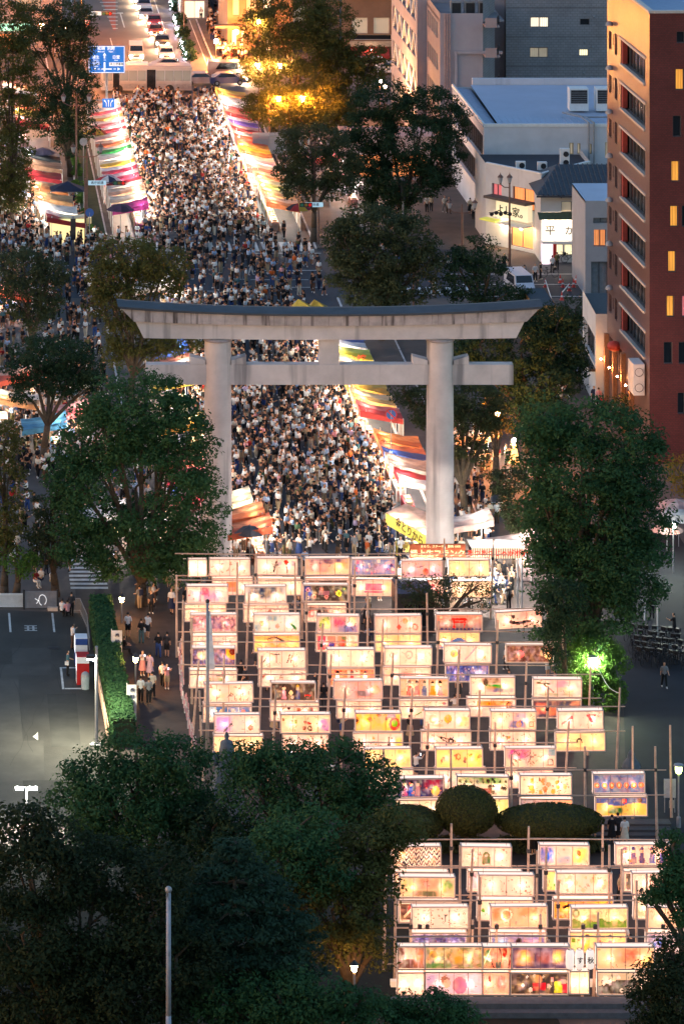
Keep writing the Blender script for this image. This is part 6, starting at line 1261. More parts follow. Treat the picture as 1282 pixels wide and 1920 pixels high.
tree((265,1135),[(265,765,95,62),(215,790,60,60),(320,790,60,55),(180,830,70,75),(345,835,55,75),(255,920,150,100),(140,900,50,75),(365,950,62,75),(250,1030,125,65),(150,1010,55,50),(385,1045,32,28),(330,1060,60,35)],'camphor','big round dark green camphor tree covering the left torii column',GT_,.23,40,.95,trunk=.38)
tree((1085,1310),[(1030,800,62,50),(1110,800,55,55),(1165,830,75,70),(1205,880,52,70),(1085,880,100,75),(1010,850,45,50),(1190,960,72,75),(1120,960,90,80),(1050,1000,66,80),(1150,1050,95,70),(1070,1080,72,60),(1180,1110,62,60),(1110,1140,75,60),(1090,1190,50,45),(1200,1040,50,50),(1030,1070,42,60),(1040,1180,42,55),(1010,790,40,35),(1015,960,45,50)],'camphor','towering dark camphor tree in front of the brick building',GT_,.23,40,.95,trunk=.45)
tree((962,1065),[(955,905,38,26),(975,965,34,30),(940,930,20,18),(1000,1010,30,28)],'zelkova','small green tree lobe hanging over the side pavement',GT_,.2,30,.6,trunk=.14)
tree((1112,1326),[(1112,1228,54,34),(1100,1268,52,34),(1128,1298,44,32),(1088,1212,28,18),(1145,1250,30,30)],'bright','small bright green tree lit by the white garden lamp',GT_,.17,34,.5,trunk=.12)
tree((1070,1360),[(1040,1150,30,40),(1045,1220,26,50),(1055,1120,40,40)],'dark','narrow dark tree behind the bright lamp lit one',GT_,.2,30,.7,trunk=.16)
for q in [
 ((22,430),[(25,50,50,55),(15,110,50,40),(40,160,32,35),(18,220,48,45),(12,300,50,60),(30,330,30,40),(15,370,35,30)],'olive','yellow green street tree at the far left edge',.24),
 ((128,300),[(75,35,50,35),(130,25,45,30),(60,80,38,28),(140,80,40,40),(110,55,40,28),(165,60,18,40),(150,120,28,26)],'zelkova','tall sparse street tree in front of the beige shops',.22),
 ((132,330),[(95,165,35,28),(135,190,45,30),(100,225,45,30),(150,240,35,26),(160,150,28,18),(75,200,25,20),(130,270,26,22)],'dark','dark layered street tree between the two left stall rows',.22),
 ((560,300),[(545,30,80,45),(480,50,35,35),(620,40,45,50),(560,100,90,40),(480,120,32,30),(630,120,40,50),(540,205,85,38),(600,190,60,40),(480,200,28,20),(560,150,80,40)],'olive','large street tree glowing orange from the lamps inside it',.24),
 ((755,420),[(720,190,60,35),(800,200,60,38),(850,225,30,28),(700,245,55,45),(780,255,70,45),(845,280,30,35),(690,320,45,50),(760,330,75,40),(820,330,40,25),(730,375,50,22),(670,280,30,50)],'dark','huge dark street tree beside the blue roof building',.24),
 ((650,300),[(650,150,55,60),(620,215,50,30),(690,120,40,40)],'olive','brown green street tree between the glowing one and the bistro',.24),
 ((588,455),[(585,268,62,32),(540,305,28,38),(640,300,38,45),(590,325,58,34),(560,350,32,20),(625,350,32,22)],'zelkova','rounded dark street tree with a bare trunk beside the double lamp',.22),
 ((715,640),[(700,425,70,35),(645,450,40,45),(770,440,45,45),(710,485,90,45),(800,490,35,30),(665,510,50,35),(750,535,75,35),(700,550,60,22)],'zelkova','wide brownish tree directly above the torii beam',.24),
 ((895,640),[(888,470,38,30),(860,500,32,28),(920,500,32,26),(880,540,50,30),(945,550,38,24),(980,560,16,16)],'dark','dark tree under the double street lamp right of the crossing',.22),
 ((985,850),[(900,650,55,45),(975,640,55,50),(1045,650,50,50),(930,710,55,35),(1010,710,65,45),(1075,700,25,35),(880,690,30,30),(1045,600,45,34),(1065,670,32,50),(960,765,48,34),(1020,770,48,30),(1000,600,40,26)],'dark','broad dark tree behind the right end of the torii beams',.24),
 ((1083,650),[(1080,580,28,24),(1068,600,20,16)],'zelkova','small round tree by the red cones',.2),
 ((930,925),[(928,775,26,22),(945,800,18,16),(915,800,16,14)],'gold','small tree with orange lamplight painted into its leaves beside the side pavement',.18),
 ((872,985),[(870,750,60,40),(790,755,34,38),(910,760,30,40),(880,800,48,40),(850,840,30,28),(900,850,22,20),(815,770,30,35),(755,730,22,30),(930,790,26,24)],'zelkova','tree with a pale forked trunk right of the torii column',.22),
 ((55,700),[(45,500,55,34),(95,510,35,30),(40,550,50,35),(90,560,30,30),(60,590,30,25)],'zelkova','dark tree left of the lit festival lane',.22),
 ((245,760),[(240,480,65,30),(310,490,48,34),(200,520,45,34),(290,530,60,32),(230,570,50,45),(190,570,26,30),(250,630,50,40),(335,640,42,20),(290,650,35,25),(220,660,30,25)],'olive','wide brown green tree behind the left end of the torii roof',.22),
 ((80,880),[(95,665,78,26),(60,695,50,24),(150,690,45,26),(110,715,70,24),(40,730,26,18),(180,720,20,16)],'dark','flat topped spreading tree above the blue and pink stalls',.22),
 ((8,1124),[(8,830,34,40),(14,900,34,40),(12,970,34,40),(10,1030,30,30)],'olive','olive tree cropped by the left edge',.22),
 ((30,1130),[(28,1050,42,20),(50,1062,22,14)],'bright','little yellow green tree beside the white fence',.18),
 ((104,1118),[(95,940,38,34),(75,990,28,38),(115,1000,38,34),(90,1040,34,26)],'zelkova','slim tree left of the big camphor',.2),
 ((1290,960),[(1276,880,24,26),(1282,910,18,18)],'gold','small tree with amber light painted into its leaves, cropped by the right edge',.2),
 ((1180,830),[(1170,770,40,24),(1215,800,36,28)],'zelkova','leafy tree at the foot of the brick building',.2),
 ((840,1195),[(835,1112,62,18),(893,1100,26,14),(790,1128,34,12),(900,1130,20,16),(765,1095,18,10)],'zelkova','low spreading pine like tree before the farthest lanterns',.15),
 ]: tree(q[0], q[1], q[2], q[3], GS if q[0][1] < 900 else GT_, q[4], 30, .78)
# foreground
for q in [
 ((270,1760),[(185,1450,60,50),(255,1410,70,45),(330,1430,70,48),(150,1510,52,45),(230,1500,95,55),(320,1500,80,50),(260,1570,120,50),(370,1530,45,50),(180,1570,60,40)],'camphor','broad dark green tree at the lower end of the parking lot',.21,.9),
 ((575,1790),[(470,1430,65,32),(545,1425,55,30),(630,1430,75,38),(700,1455,50,36),(480,1480,60,40),(590,1490,85,48),(680,1510,60,48),(530,1540,70,45),(720,1500,30,34),(462,1440,28,24)],'camphor','large dark tree hiding the lanterns around the monument',.21,.9),
 ((650,1950),[(745,1555,48,34),(690,1580,60,42),(640,1620,75,50),(700,1650,40,48),(620,1700,70,52),(680,1730,45,50),(622,1765,45,35),(580,1650,50,45),(708,1785,26,34)],'olive','tall yellow green tree lit from the side by the lanterns',.2,.8),
 ((560,1960),[(560,1560,75,45),(520,1600,70,45),(590,1630,60,45),(480,1640,60,40)],'camphor','rounded dark tree in front of the yellow green one',.2,.85),
 ((405,1800),[(400,1560,60,50),(445,1610,60,50),(375,1640,60,50),(330,1620,50,40),(440,1560,40,40)],'dark','dark tree filling the gap between the two large foreground trees',.21,.85),
 ((120,2110),[(40,1560,60,45),(110,1580,60,42),(60,1640,100,60),(190,1640,85,55),(40,1740,110,70),(170,1740,110,65),(60,1840,120,70),(200,1840,110,65),(100,1920,130,50)],'black','black green mass of a big evergreen in the lower left corner',.22,1.0),
 ((330,2120),[(300,1640,60,40),(280,1720,70,50),(330,1790,80,55),(290,1870,90,60)],'black','dark evergreen behind the bare grey pole',.21,.95),
 ((560,2120),[(430,1880,80,40),(520,1860,80,42),(600,1870,70,38),(670,1890,50,30),(480,1930,110,40),(620,1930,90,35)],'camphor','leafy tree top along the bottom edge beside the orange lamp',.19,.8),
 ((790,2080),[(760,1895,40,20),(820,1885,42,24),(870,1900,30,16),(720,1900,30,20),(800,1920,80,20)],'camphor','low dark foliage rising before the stone ledge',.17,.6),
 ((1325,1980),[(1262,1590,26,30),(1275,1640,34,34),(1240,1655,34,24),(1225,1690,22,16),(1278,1700,26,26)],'camphor','tree branch reaching in front of the lower lanterns from the right',.17,.55),
 ((1290,2120),[(1262,1790,28,34),(1235,1830,38,34),(1265,1870,50,44),(1220,1880,40,34),(1250,1930,70,40)],'black','blackish bush in the lower right corner',.18,.7),
 ]: tree(q[0], q[1], q[2], q[3], GF, q[4], 42, q[5], trunk=.35, cover=1.5 if q[2] == 'black' else 1.15)
# drooping cedar in the foreground: layered boughs
x0, D = gp(440, 2060); s = sc(D); t = thing('cedar_tree', 'drooping blue green cedar with layered boughs beyond the bare grey pole', 'tree', (x0, D, .003), 0, GF); L = []
for k, (py, w) in enumerate(((1590,30),(1620,70),(1660,115),(1705,150),(1755,165),(1805,165),(1855,160))):
    for a in range(7):
        th = a*.9+k*.5; rr = w/s*.62; L.append((math.cos(th)*rr, math.sin(th)*rr*.9, zat(py,D)-.25*rr*.3, w/s*.42, w/s*.42, .38))
V, Q, C = leaves(L, .15, 26, .55, 77, .45, .3); np_mesh('crown', V, Q, LEAF['conifer'], t, C)
b = MB(); b.tube((0,0,0),(0,0,zat(1585,D)),.34,.05,9); b.build('trunk', BARK, t, True)
for i in range(0, len(L), 2): l = L[i]; b = MB(); b.tube((0,0,l[2]+.3),(l[0]*1.3,l[1]*1.3,l[2]-.1),.09,.02,5); b.build('bough', BARK, t)
# clipped shrubs
def clipped(px, pyb, rx, y0, y1, label, ry=None):
    x, D = gp(px, pyb); s = sc(D); a = rx/s; z1 = zat(y0,D); z0 = zat(y1,D); c = (z1-z0)/2; zc = (z0+z1)/2; yy = ry or a*.8
    t = thing('clipped_shrub', label, 'shrub', (x,D,.003), 0, 'clipped domed shrubs')
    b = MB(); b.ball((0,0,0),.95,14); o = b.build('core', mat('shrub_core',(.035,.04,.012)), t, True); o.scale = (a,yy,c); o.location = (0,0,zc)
    b = MB(); b.tube((0,0,0),(0,0,zc),.16,.1,7); b.build('stem', BARK, t)
    r = np.random.default_rng(int(px)); N_ = int(2600*a*c); d = r.normal(size=(N_,3)); d /= np.linalg.norm(d,axis=1)[:,None]
    P = d*np.array([a,yy,c])*(.97+.05*r.random((N_,1)))+np.array([0,0,zc]); nrm = d+r.normal(size=d.shape)*.35; nrm /= np.linalg.norm(nrm,axis=1)[:,None]
    tt = np.cross(nrm, r.normal(size=d.shape)); tt /= np.linalg.norm(tt,axis=1)[:,None]; u = np.cross(nrm,tt); s_ = .07*(.6+.8*r.random((N_,1)))
    V = np.stack([P-tt*s_,P-u*s_*.6,P+tt*s_,P+u*s_*.6],1).reshape(-1,3); c_ = r.random(N_); np_mesh('foliage', V, np.arange(N_*4).reshape(-1,4), LEAF['olive'], t, np.stack([c_]*3,1)*.6)
clipped(874,1603,58,1475,1566,'round dome shaped clipped shrub in front of the lanterns'); clipped(1030,1606,102,1509,1572,'long low clipped shrub right of the round one', 1.5)
clipped(768,1604,64,1512,1578,'clipped shrub left of the round one partly behind the yellow green tree', 1.4)
for i,(pa,pb_) in enumerate(((742,935),(940,1125))):
    x0,D = gp(pa,1598); x1,_ = gp(pb_,1598); t = thing('low_hedge', ['left','right'][i]+' stretch of low dark hedge beneath the clipped domed shrubs', 'hedge', ((x0+x1)/2,D,.003), 0, 'low hedges under the domed shrubs')
    V,Q,C = leaves([(q,0,.42,.75,.6,.45) for q in np.arange(-(x1-x0)/2+.5,(x1-x0)/2,.8)], .10, 60, .26, 60+i, cover=.8); np_mesh('foliage', V, Q, LEAF['zelkova'], t, C)
# ivy hedge between the parking lot and the lantern path
t = thing('hedge', 'long clipped green hedge between the parking lot and the lantern path', 'hedge', (0,0,.003)); pts = [gp(188,1165),gp(200,1235),gp(214,1310),gp(232,1402)]
VS = []; r = np.random.default_rng(3); b = MB()
for i in range(len(pts)-1):
    (xa,ya),(xb,yb) = pts[i],pts[i+1]; w = .62; hgt = 1.75
    b.quad((xa-w,ya,0),(xb-w,yb,0),(xb-w,yb,hgt),(xa-w,ya,hgt)); b.quad((xa+w,ya,0),(xb+w,yb,0),(xb+w,yb,hgt),(xa+w,ya,hgt)); b.quad((xa-w,ya,hgt),(xa+w,ya,hgt),(xb+w,yb,hgt),(xb-w,yb,hgt))
    if i == 2: b.quad((xb-w,yb,0),(xb+w,yb,0),(xb+w,yb,hgt),(xb-w,yb,hgt))
    n = 9000; f = r.random(n); side = r.integers(0,3,n); P = np.stack([xa+(xb-xa)*f, ya+(yb-ya)*f, np.zeros(n)],1)
    P[:,0] += np.where(side==0,-w,np.where(side==1,w,(r.random(n)*2-1)*w)); P[:,2] = np.where(side==2,hgt,r.random(n)*hgt)
    P += r.normal(size=P.shape)*.07; nrm = np.stack([np.where(side==0,-1,np.where(side==1,1,0)),np.full(n,-.3),np.where(side==2,1,.2)],1)+r.normal(size=(n,3))*.4
    nrm /= np.linalg.norm(nrm,axis=1)[:,None]; tt = np.cross(nrm,r.normal(size=(n,3))); tt /= np.linalg.norm(tt,axis=1)[:,None]; u = np.cross(nrm,tt); s_ = .11*(.6+.8*r.random((n,1)))
    P[:,2] = np.maximum(P[:,2], .06); VS.append(np.stack([P-tt*s_,P-u*s_*.6,P+tt*s_,P+u*s_*.6],1).reshape(-1,3))
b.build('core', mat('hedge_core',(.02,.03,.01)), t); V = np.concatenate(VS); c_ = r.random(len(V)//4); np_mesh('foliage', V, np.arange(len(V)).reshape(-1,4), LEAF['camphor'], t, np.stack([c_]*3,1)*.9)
# low planting on the median strip left of the stalls
for i, (px,py) in enumerate([(140,310),(143,330),(146,355),(150,380),(158,410),(163,437),(160,452)]):
    x, D = gp(px,py); tt_ = thing('median_bush', ['farthest','second','third','fourth','fifth','sixth','nearest'][i]+' small yellow green bush on the planted strip between the left stall rows', 'bush', (x,D,.003), 0, 'bushes on the planted strip')
    V, Q, C = leaves([(0,0,.5,.6,1.0,.5)], .13, 26, .3, i+5); np_mesh('foliage', V, Q, LEAF['bright'], tt_, C); b = MB(); b.tube((0,0,0),(0,0,.5),.05,.03,5); b.build('stem', BARK, tt_)
for i, (px,py) in enumerate([(330,20),(337,45),(343,70),(350,95),(356,112)]):
    x, D = gp(px,py); tt_ = thing('roadside_bush', ['farthest','second','middle','fourth','nearest'][i]+' dark roadside bush with pale fairy lights by the upper road', 'bush', (x,D,.003), 0, 'bushes by the upper road')
    V, Q, C = leaves([(0,0,.7,.8,1.6,.7)], .15, 24, .35, i+25); np_mesh('foliage', V, Q, LEAF['dark'], tt_, C)
    b = MB(); [b.ball((-.8+random.random()*.3,random.uniform(-1.4,1.4),.3+random.random()),.045,4) for _ in range(12)]; tag(b.build('fairy_light', emit('fairy','c8d8ff',12), tt_), kind='stuff')
# ================================================================ lamps, poles, signs, vehicles, small things
LB_O = emit('lamp_orange','ff9a40',150); LB_W = emit('lamp_white','f4ffe8',50); LB_C = emit('lamp_cream','ffb070',70); LB_COLD = emit('lamp_cold','fff4e0',900)
ROST = mat('rust_pole', (.16,.09,.07), .6, var=.3); UNLIT = mat('frosted_glass', (.35,.36,.38), .3, var=.05)
def head(b1, x, z, lit, parent, col=None):
    b = MB(); b.lathe([(.12,0),(.24,.50),(.24,.52)],8,(x,0,z)); h_ = b.build('lamp_glass', lit or UNLIT, parent)
    b = MB(); b.lathe([(.30,.52),(.16,.68),(.04,.80),(.02,.95)],8,(x,0,z)); b.lathe([(.05,-.15),(.13,0)],8,(x,0,z)); b.build('lamp_cap', col or ROST, parent)
def street_lamp(px, py_top, pyb, xs, lit, label, group='ornate double street lamps', m=None, dp=0):
    x, D = gp(px, pyb); z = zat(py_top, D)-.5; m = m or ROST
    t = thing('street_lamp', label, 'street lamp', (x,D,.003), 0, group)
    b = MB(); b.path([(0,0,0),(0,0,z*.5),(0,0,z+(.4 if len(xs)>1 else -.1))],[.13,.10,.07],8); b.lathe([(.25,0),(.22,.3),(.13,.5)],10); b.build('pole', m, t)
    if len(xs) > 1:
        b = MB()
        for q in xs: b.path([(0,0,z-.45),(q*.6,0,z-.40),(q,0,z-.12)],.045,6)
        b.build('arm', m, t)
    for q in xs: head(None, q, z, lit, t, m)
    return t
s_ = [(545,180,306,(-1.25,1.25),LB_O,'double street lamp blazing orange inside the glowing street tree'),(504,118,303,(-1.2,1.2),LB_C,'farther double lamp glowing through the same tree crown'),
 (590,262,455,(-1.3,1.3),None,'unlit double street lamp beside the rounded dark street tree'),(100,44,190,(-1.3,1.3),LB_O,'double street lamp shining orange at the upper left among sparse branches'),
 (143,180,345,(-1.3,1.3),None,'unlit grey double lamp on the planted strip by the arrow sign'),(163,275,458,(-1.3,1.3),None,'unlit brown double lamp at the junction end of the planted strip'),(866,380,470,(-1.2,1.2),None,'unlit double lamp at the mouth of the brown side street')]
for q in s_: street_lamp(*q)
x, D = gp(957,505); street_lamp(955,332,505,(-.85,.0),None,'tall unlit double lamp with a cluster of loudspeakers before the corner shop')
t = thing('loudspeaker_cluster','cluster of dark horn loudspeakers mounted on the lamp pole by the corner shop','loudspeaker',(x-.9,D-.1,zat(388,D)-.6))
for q in range(5): b = MB(); b.tube((q*.42-.9,0,.1+.12*(q%2)),(q*.42-.9,-.35,.05+.12*(q%2)),.08,.2,8); b.build('horn', DARKM, t)
b = MB(); b.tube((-1.1,.05,.12),(.9,.05,.12),.04,.04,5); b.build('bracket', DARKM, t)
t = thing('street_lamp','single bright orange street lamp by the brown shops on the upper road','street lamp',(xat(457,534),534,.003)); z = zat(60,534)
b = MB(); b.path([(0,0,0),(0,0,z),(-.9,0,z+.2)],.07,6); b.build('pole', ROST, t); b = MB(); b.ball((-.9,0,z+.05),.28,7); b.build('lamp_globe', LB_O, t)
t = thing('street_lamp','white shop front lamp standard at the canopy of the brown shops','street lamp',(xat(405,536),536,.003)); z = zat(78,536)
b = MB(); b.path([(0,0,0),(0,0,z)],.05,6); b.build('pole', ROST, t); b = MB(); b.ball((0,0,z+.1),.25,7); b.build('lamp_globe', LB_C, t)
for px,py,pb,lb in ((485,40,300,'lamp glimpsed high in the glowing street tree'),(712,152,240,'warm shop lamp beyond the dark tree near the bistro'),(722,162,250,'second warm shop lamp beyond the dark tree near the bistro')):
    x,D = gp(px,pb); z = zat(py,D); t = thing('street_lamp',lb,'street lamp',(x,D,.003)); b = MB(); b.path([(0,0,0),(0,0,z)],.05,6); b.build('pole', ROST, t); b = MB(); b.ball((0,0,z),.2,7); b.build('lamp_globe', LB_C, t)
for k,(px,py,pb) in enumerate(((152,-60,135),(140,-90,95),(345,-70,70))):  # lamps added to warm the upper road, heads above the view
    x,D = gp(px,pb); z = 9.0; t = thing('street_lamp',['nearest','middle','farthest'][k]+' road lamp added to warm the upper road','street lamp',(x,D,.003),0,'lamps added above the upper road')
    s1 = 1 if px < 300 else -1; b = MB(); b.path([(0,0,0),(0,0,z),(s1*1.8,0,z+.4)],.08,6); b.build('pole', ROST, t); b = MB(); b.box(s1*1.8-.35,s1*1.8+.35,-.2,.2,z+.25,z+.34); b.build('lamp_head', emit('added_road_glow','ff9a48',75), t)
x,D = gp(932,905); z = zat(778,D); t = thing('street_lamp','orange lamp among the leaves above the glowing figure lamp','street lamp',(x,D,.003)); b = MB(); b.path([(0,0,0),(0,0,z)],.05,6); b.build('pole', ROST, t); b = MB(); b.ball((0,0,z+.1),.2,7); b.build('lamp_globe', LB_O, t)
# garden lamps
for px,pt,pb,lb,mt in ((228,1112,1168,'small lit post lantern at the far end of the hedge',LB_C),(254,1224,1292,'lit post lantern on a pale post beside the banner',LB_C),(664,1800,1990,'orange lit post lantern behind the bottom tree tops',LB_O)):
    x,D = gp(px,pb); z = zat(pt,D)-.6; t = thing('post_lantern',lb,'garden lamp',(x,D,.003),0,'post lanterns on the shrine grounds')
    b = MB(); b.path([(0,0,0),(0,0,z)],.06,8); b.build('pole', GREYM, t); b = MB(); b.lathe([(.10,0),(.19,.34)],6,(0,0,z)); b.build('lamp_glass', emit('post_lantern_glow','ffb870',11), t); b = MB(); b.lathe([(.26,.34),(.05,.55),(.02,.62)],6,(0,0,z)); b.build('lamp_cap', DARKM, t)
for px,pt,pb,lb,e in ((1111,1225,1335,'white garden lamp lighting the small green tree',emit('garden_white','f2ffd8',38)),(1272,1428,1552,'white garden lamp with flat cap at the right edge of the plaza',emit('garden_yellow','e8ff90',9.9))):
    x,D = gp(px,pb); z = zat(pt,D)-.7; t = thing('garden_lamp',lb,'garden lamp',(x,D,.003),0,'flat capped garden lamps')
    b = MB(); b.path([(0,0,0),(0,0,z)],.055,8); b.lathe([(.14,0),(.12,.6),(.06,.65)],8); b.build('pole', GREYM, t); b = MB(); b.lathe([(.14,0),(.20,.15),(.20,.42),(.001,.43)],12,(0,0,z)); b.build('lamp_glass', e, t, True); b = MB(); b.lathe([(.30,.44),(.28,.52),(.05,.56),(.001,.56)],12,(0,0,z)); b.build('lamp_cap', GREYM, t)
# flood light on the tall grey pole and twin lamp in the parking lot
x,D = gp(181,1396); zt = zat(1212,D); t = thing('floodlight_pole','tall grey pole with a floodlight at the hedge side of the parking lot','floodlight pole',(x,D,.003))
b = MB(); b.path([(0,0,0),(0,0,zt)],[.11,.09],10); b.lathe([(.001,.03),(.42,.03),(.42,0)],14); b.build('pole', GREYM, t)
b = MB(); b.box(-.62,-.12,-.18,.18,zt-.75,zt-.55); b.build('lamp_housing', DARKM, t); b = MB(); b.quad((-.60,-.16,zt-.76),(-.60,.16,zt-.76),(-.14,.16,zt-.88),(-.14,-.16,zt-.88)); b.build('lamp_glass', emit('floodlight','f4ecc8',180), t)
x,D = gp(50,1560); zt = zat(1480,D); t = thing('twin_area_lamp','thin post with two glaring white lamp heads standing in the parking lot','street lamp',(x,D,.003))
b = MB(); b.path([(0,0,0),(0,0,zt)],[.06,.05],8); b.path([(-.5,0,zt+.1),(.5,0,zt+.1)],.03,5); b.build('pole', GREYM, t)
for q in (-.45,.35): b = MB(); b.box(q-.2,q+.25,-.15,.15,zt+.0,zt+.09); b.build('lamp_head', emit('area_lamp','f8f4e0',30), t)
for i,(px,py) in enumerate(((15,1190+10),)): pass
# poles
x,D = gp(389,1425); zt = zat(1130,D); t = thing('flagpole','pale flagpole with a ball on top and a limp grey flag beside the lanterns','flagpole',(x,D,.003))
b = MB(); b.path([(0,0,0),(0,0,zt)],[.13,.09],12); b.build('pole', GREYM, t, True); b = MB(); b.ball((0,0,zt+.08),.13,8); b.build('finial', DARKM, t, True)
b = MB(); z1 = zt-.5; z0 = zat(1255,D); n = 10
for i in range(n):
    a = i/n; c = (i+1)/n; w0 = .10+.28*a; w1 = .10+.28*c
    b.quad((.08,-.1,z1+(z0-z1)*a),(.08+w0,-.14+.1*math.sin(i*2),z1+(z0-z1)*a),(.08+w1,-.14+.1*math.sin(i*2+2),z1+(z0-z1)*c),(.08,-.1,z1+(z0-z1)*c)); b.quad((.08+w0,-.14+.1*math.sin(i*2),z1+(z0-z1)*a),(.12+w0*.5,.12,z1+(z0-z1)*a),(.12+w1*.5,.12,z1+(z0-z1)*c),(.08+w1,-.14+.1*math.sin(i*2+2),z1+(z0-z1)*c))
b.build('flag', mat('grey_flag',(.62,.64,.68),.8,var=.15), t, True)
x,D = gp(316,2190); zt = zat(1672,D); t = thing('bare_pole','bare grey pole with a round cap and peeling paint rising from the dark trees','pole',(x,D,.003))
b = MB(); b.path([(0,0,0),(0,0,zt*.55),(0,0,zt)],[.16,.13,.11],12); b.build('pole', mat('peeling_paint',(.34,.37,.44),.6,var=.2,streak=((6,6,1.2),(.05,.06,.05),.58)), t, True); b = MB(); b.ball((0,0,zt+.08),.17,8); b.build('cap', GREYM, t, True)
for px,pt,pb,lb in ((755,333,430,'short grey signal pole in front of the huge dark tree'),(137,405,470,'grey utility post on the planted strip')):
    x,D = gp(px,pb); t = thing('utility_pole',lb,'pole',(x,D,.003)); b = MB(); b.path([(0,0,0),(0,0,zat(pt,D))],.11,8); b.build('pole', GREYM, t); b = MB(); b.box(-.25,.25,-.18,-.12,zat(pt,D)-2.2,zat(pt,D)-.2); b.build('box', DARKM, t)
# road signs
WHT = emit('sign_white_ink','ffffff',.55); 
D = 497; x0 = xat(166,D); x1 = xat(234,D); z0 = zat(136,D); z1 = zat(85,D); BL = emit('sign_blue','1c6cc0',.55); xm = (x0+x1)/2; w = x1-x0
t = thing('direction_sign','large blue road direction sign with white place names and a cross of arrows','road sign',(xm,D,.003))
b = MB(); b.box(-w/2,w/2,-.06,.0,z0,z1); bd = b.build('sign_board', BL, t)
for a,c,d_,e in ((-w/2+.04,w/2-.04,z0+.03,z0+.09),(-w/2+.04,w/2-.04,z1-.09,z1-.03),(-w/2+.03,-w/2+.09,z0+.1,z1-.1),(w/2-.09,w/2-.03,z0+.1,z1-.1)): b = MB(); b.box(a,c,-.075,-.062,d_,e); b.build('border', WHT, bd)
cxs = -w*.06; hh = z1-z0
for s,tx,tz,sz in (('松崎',-w*.15,z1-hh*.10,.42),('別府',w*.12,z1-hh*.10,.42),('Matsuzaki',-w*.15,z1-hh*.21,.19),('Beppu',w*.12,z1-hh*.21,.19),('蒲生',-w*.30,z1-hh*.42,.40),('Gamou',-w*.30,z1-hh*.52,.19),('吉田',-w*.30,z1-hh*.65,.40),('Yoshida',-w*.30,z1-hh*.75,.19),('日置',w*.26,z1-hh*.42,.42),('Hioki',w*.26,z1-hh*.53,.19),('10',cxs,z1-hh*.52,.22),('25',-w*.22,z1-hh*.85,.24),('24',w*.22,z1-hh*.85,.24)): text('sign_lettering',s,sz,WHT,bd,(tx,-.075,tz),depth=.006)
b = MB(); zc = z1-hh*.85
b.box(cxs-.09,cxs+.09,-.075,-.063,zc-.25,z1-hh*.60); b.box(cxs-.07,cxs+.07,-.075,-.063,z1-hh*.46,z1-hh*.34); b.poly([(cxs-.2,-.07,z1-hh*.35),(cxs+.2,-.07,z1-hh*.35),(cxs,-.07,z1-hh*.25)]); b.build('arrow', WHT, bd)
b = MB(); b.box(-w*.15,cxs-.1,-.075,-.063,zc-.05,zc+.05); b.box(cxs+.1,w*.14,-.075,-.063,zc-.05,zc+.05); b.poly([(-w*.30,-.07,zc-.16),(-w*.30,-.07,zc+.16),(-w*.38,-.07,zc)]); b.poly([(w*.30,-.07,zc+.16),(w*.30,-.07,zc-.16),(w*.38,-.07,zc)]); b.build('arrow', WHT, bd)
b = MB(); b.box(w*.07,w*.46,-.075,-.063,z1-hh*.74,z1-hh*.61); pl_ = b.build('plate', WHT, bd); text('sign_lettering','県立図書館',.30,mat('sign_ink',(.02,.03,.08)),bd,(w*.28,-.085,z1-hh*.675),depth=.004)
b = MB(); b.tube((0,.1,0),(0,.1,z1-.3),.13,.13,8); b.build('pole', GREYM, t); b = MB(); b.tube((-w*.4,.06,z1-.8),(w*.4,.06,z1-.8),.06,.06,6); b.tube((-w*.4,.06,z0+.6),(w*.4,.06,z0+.6),.06,.06,6); b.build('arm', GREYM, t)
D = 489; x0 = xat(192,D); x1 = xat(215,D); z0 = zat(201,D); z1 = zat(184,D)
t = thing('lane_arrow_sign','small blue lane sign with three white arrows on an arm above the left stalls','road sign',((x0+x1)/2,D,.003)); w = x1-x0
b = MB(); b.box(-w/2,w/2,-.04,0,z0,z1); bd = b.build('sign_board', BL, t)
for q in (-1,0,1):
    b = MB(); xx = q*w*.3; b.path([(xx*.6,-.05,z0+.12),(xx*.6 if q else xx,-.05,z0+.5),(xx,-.05,z0+.72)],.035,4); b.poly([(xx-.1,-.055,z0+.70),(xx+.1,-.055,z0+.70),(xx+q*.06,-.055,z0+.86)]); b.build('arrow', WHT, bd)
b = MB(); b.path([(-4.6,.1,0),(-4.6,.1,z1-.2),(0,.1,z1-.2)],.07,6); b.build('pole', GREYM, t)
D = 470; w = 62/sc(D); z1 = zat(248,D); z0 = zat(288,D); x = xat(504,D)
t = thing('blank_sign_back','grey back of a large road sign with horizontal ribs beside the right stalls','road sign',(x,D,.003))
b = MB(); b.box(-w/2,w/2,0,.05,z0,z1); b.build('sign_board', mat('aluminium',(.33,.32,.34),.5,.2,var=.08), t)
for q in range(5): b = MB(); b.box(-w/2,w/2,-.07,-.002,z0+.15+q*.44,z0+.21+q*.44); b.build('rib', GREYM, t)
b = MB(); b.tube((0,-.1,z0-.2),(0,-.1,z1+.1),.06,.06,6); b.path([(2.2,-.1,0),(2.2,-.1,z1-.3),(0,-.1,z1-.3)],.09,6); b.build('pole', GREYM, t)
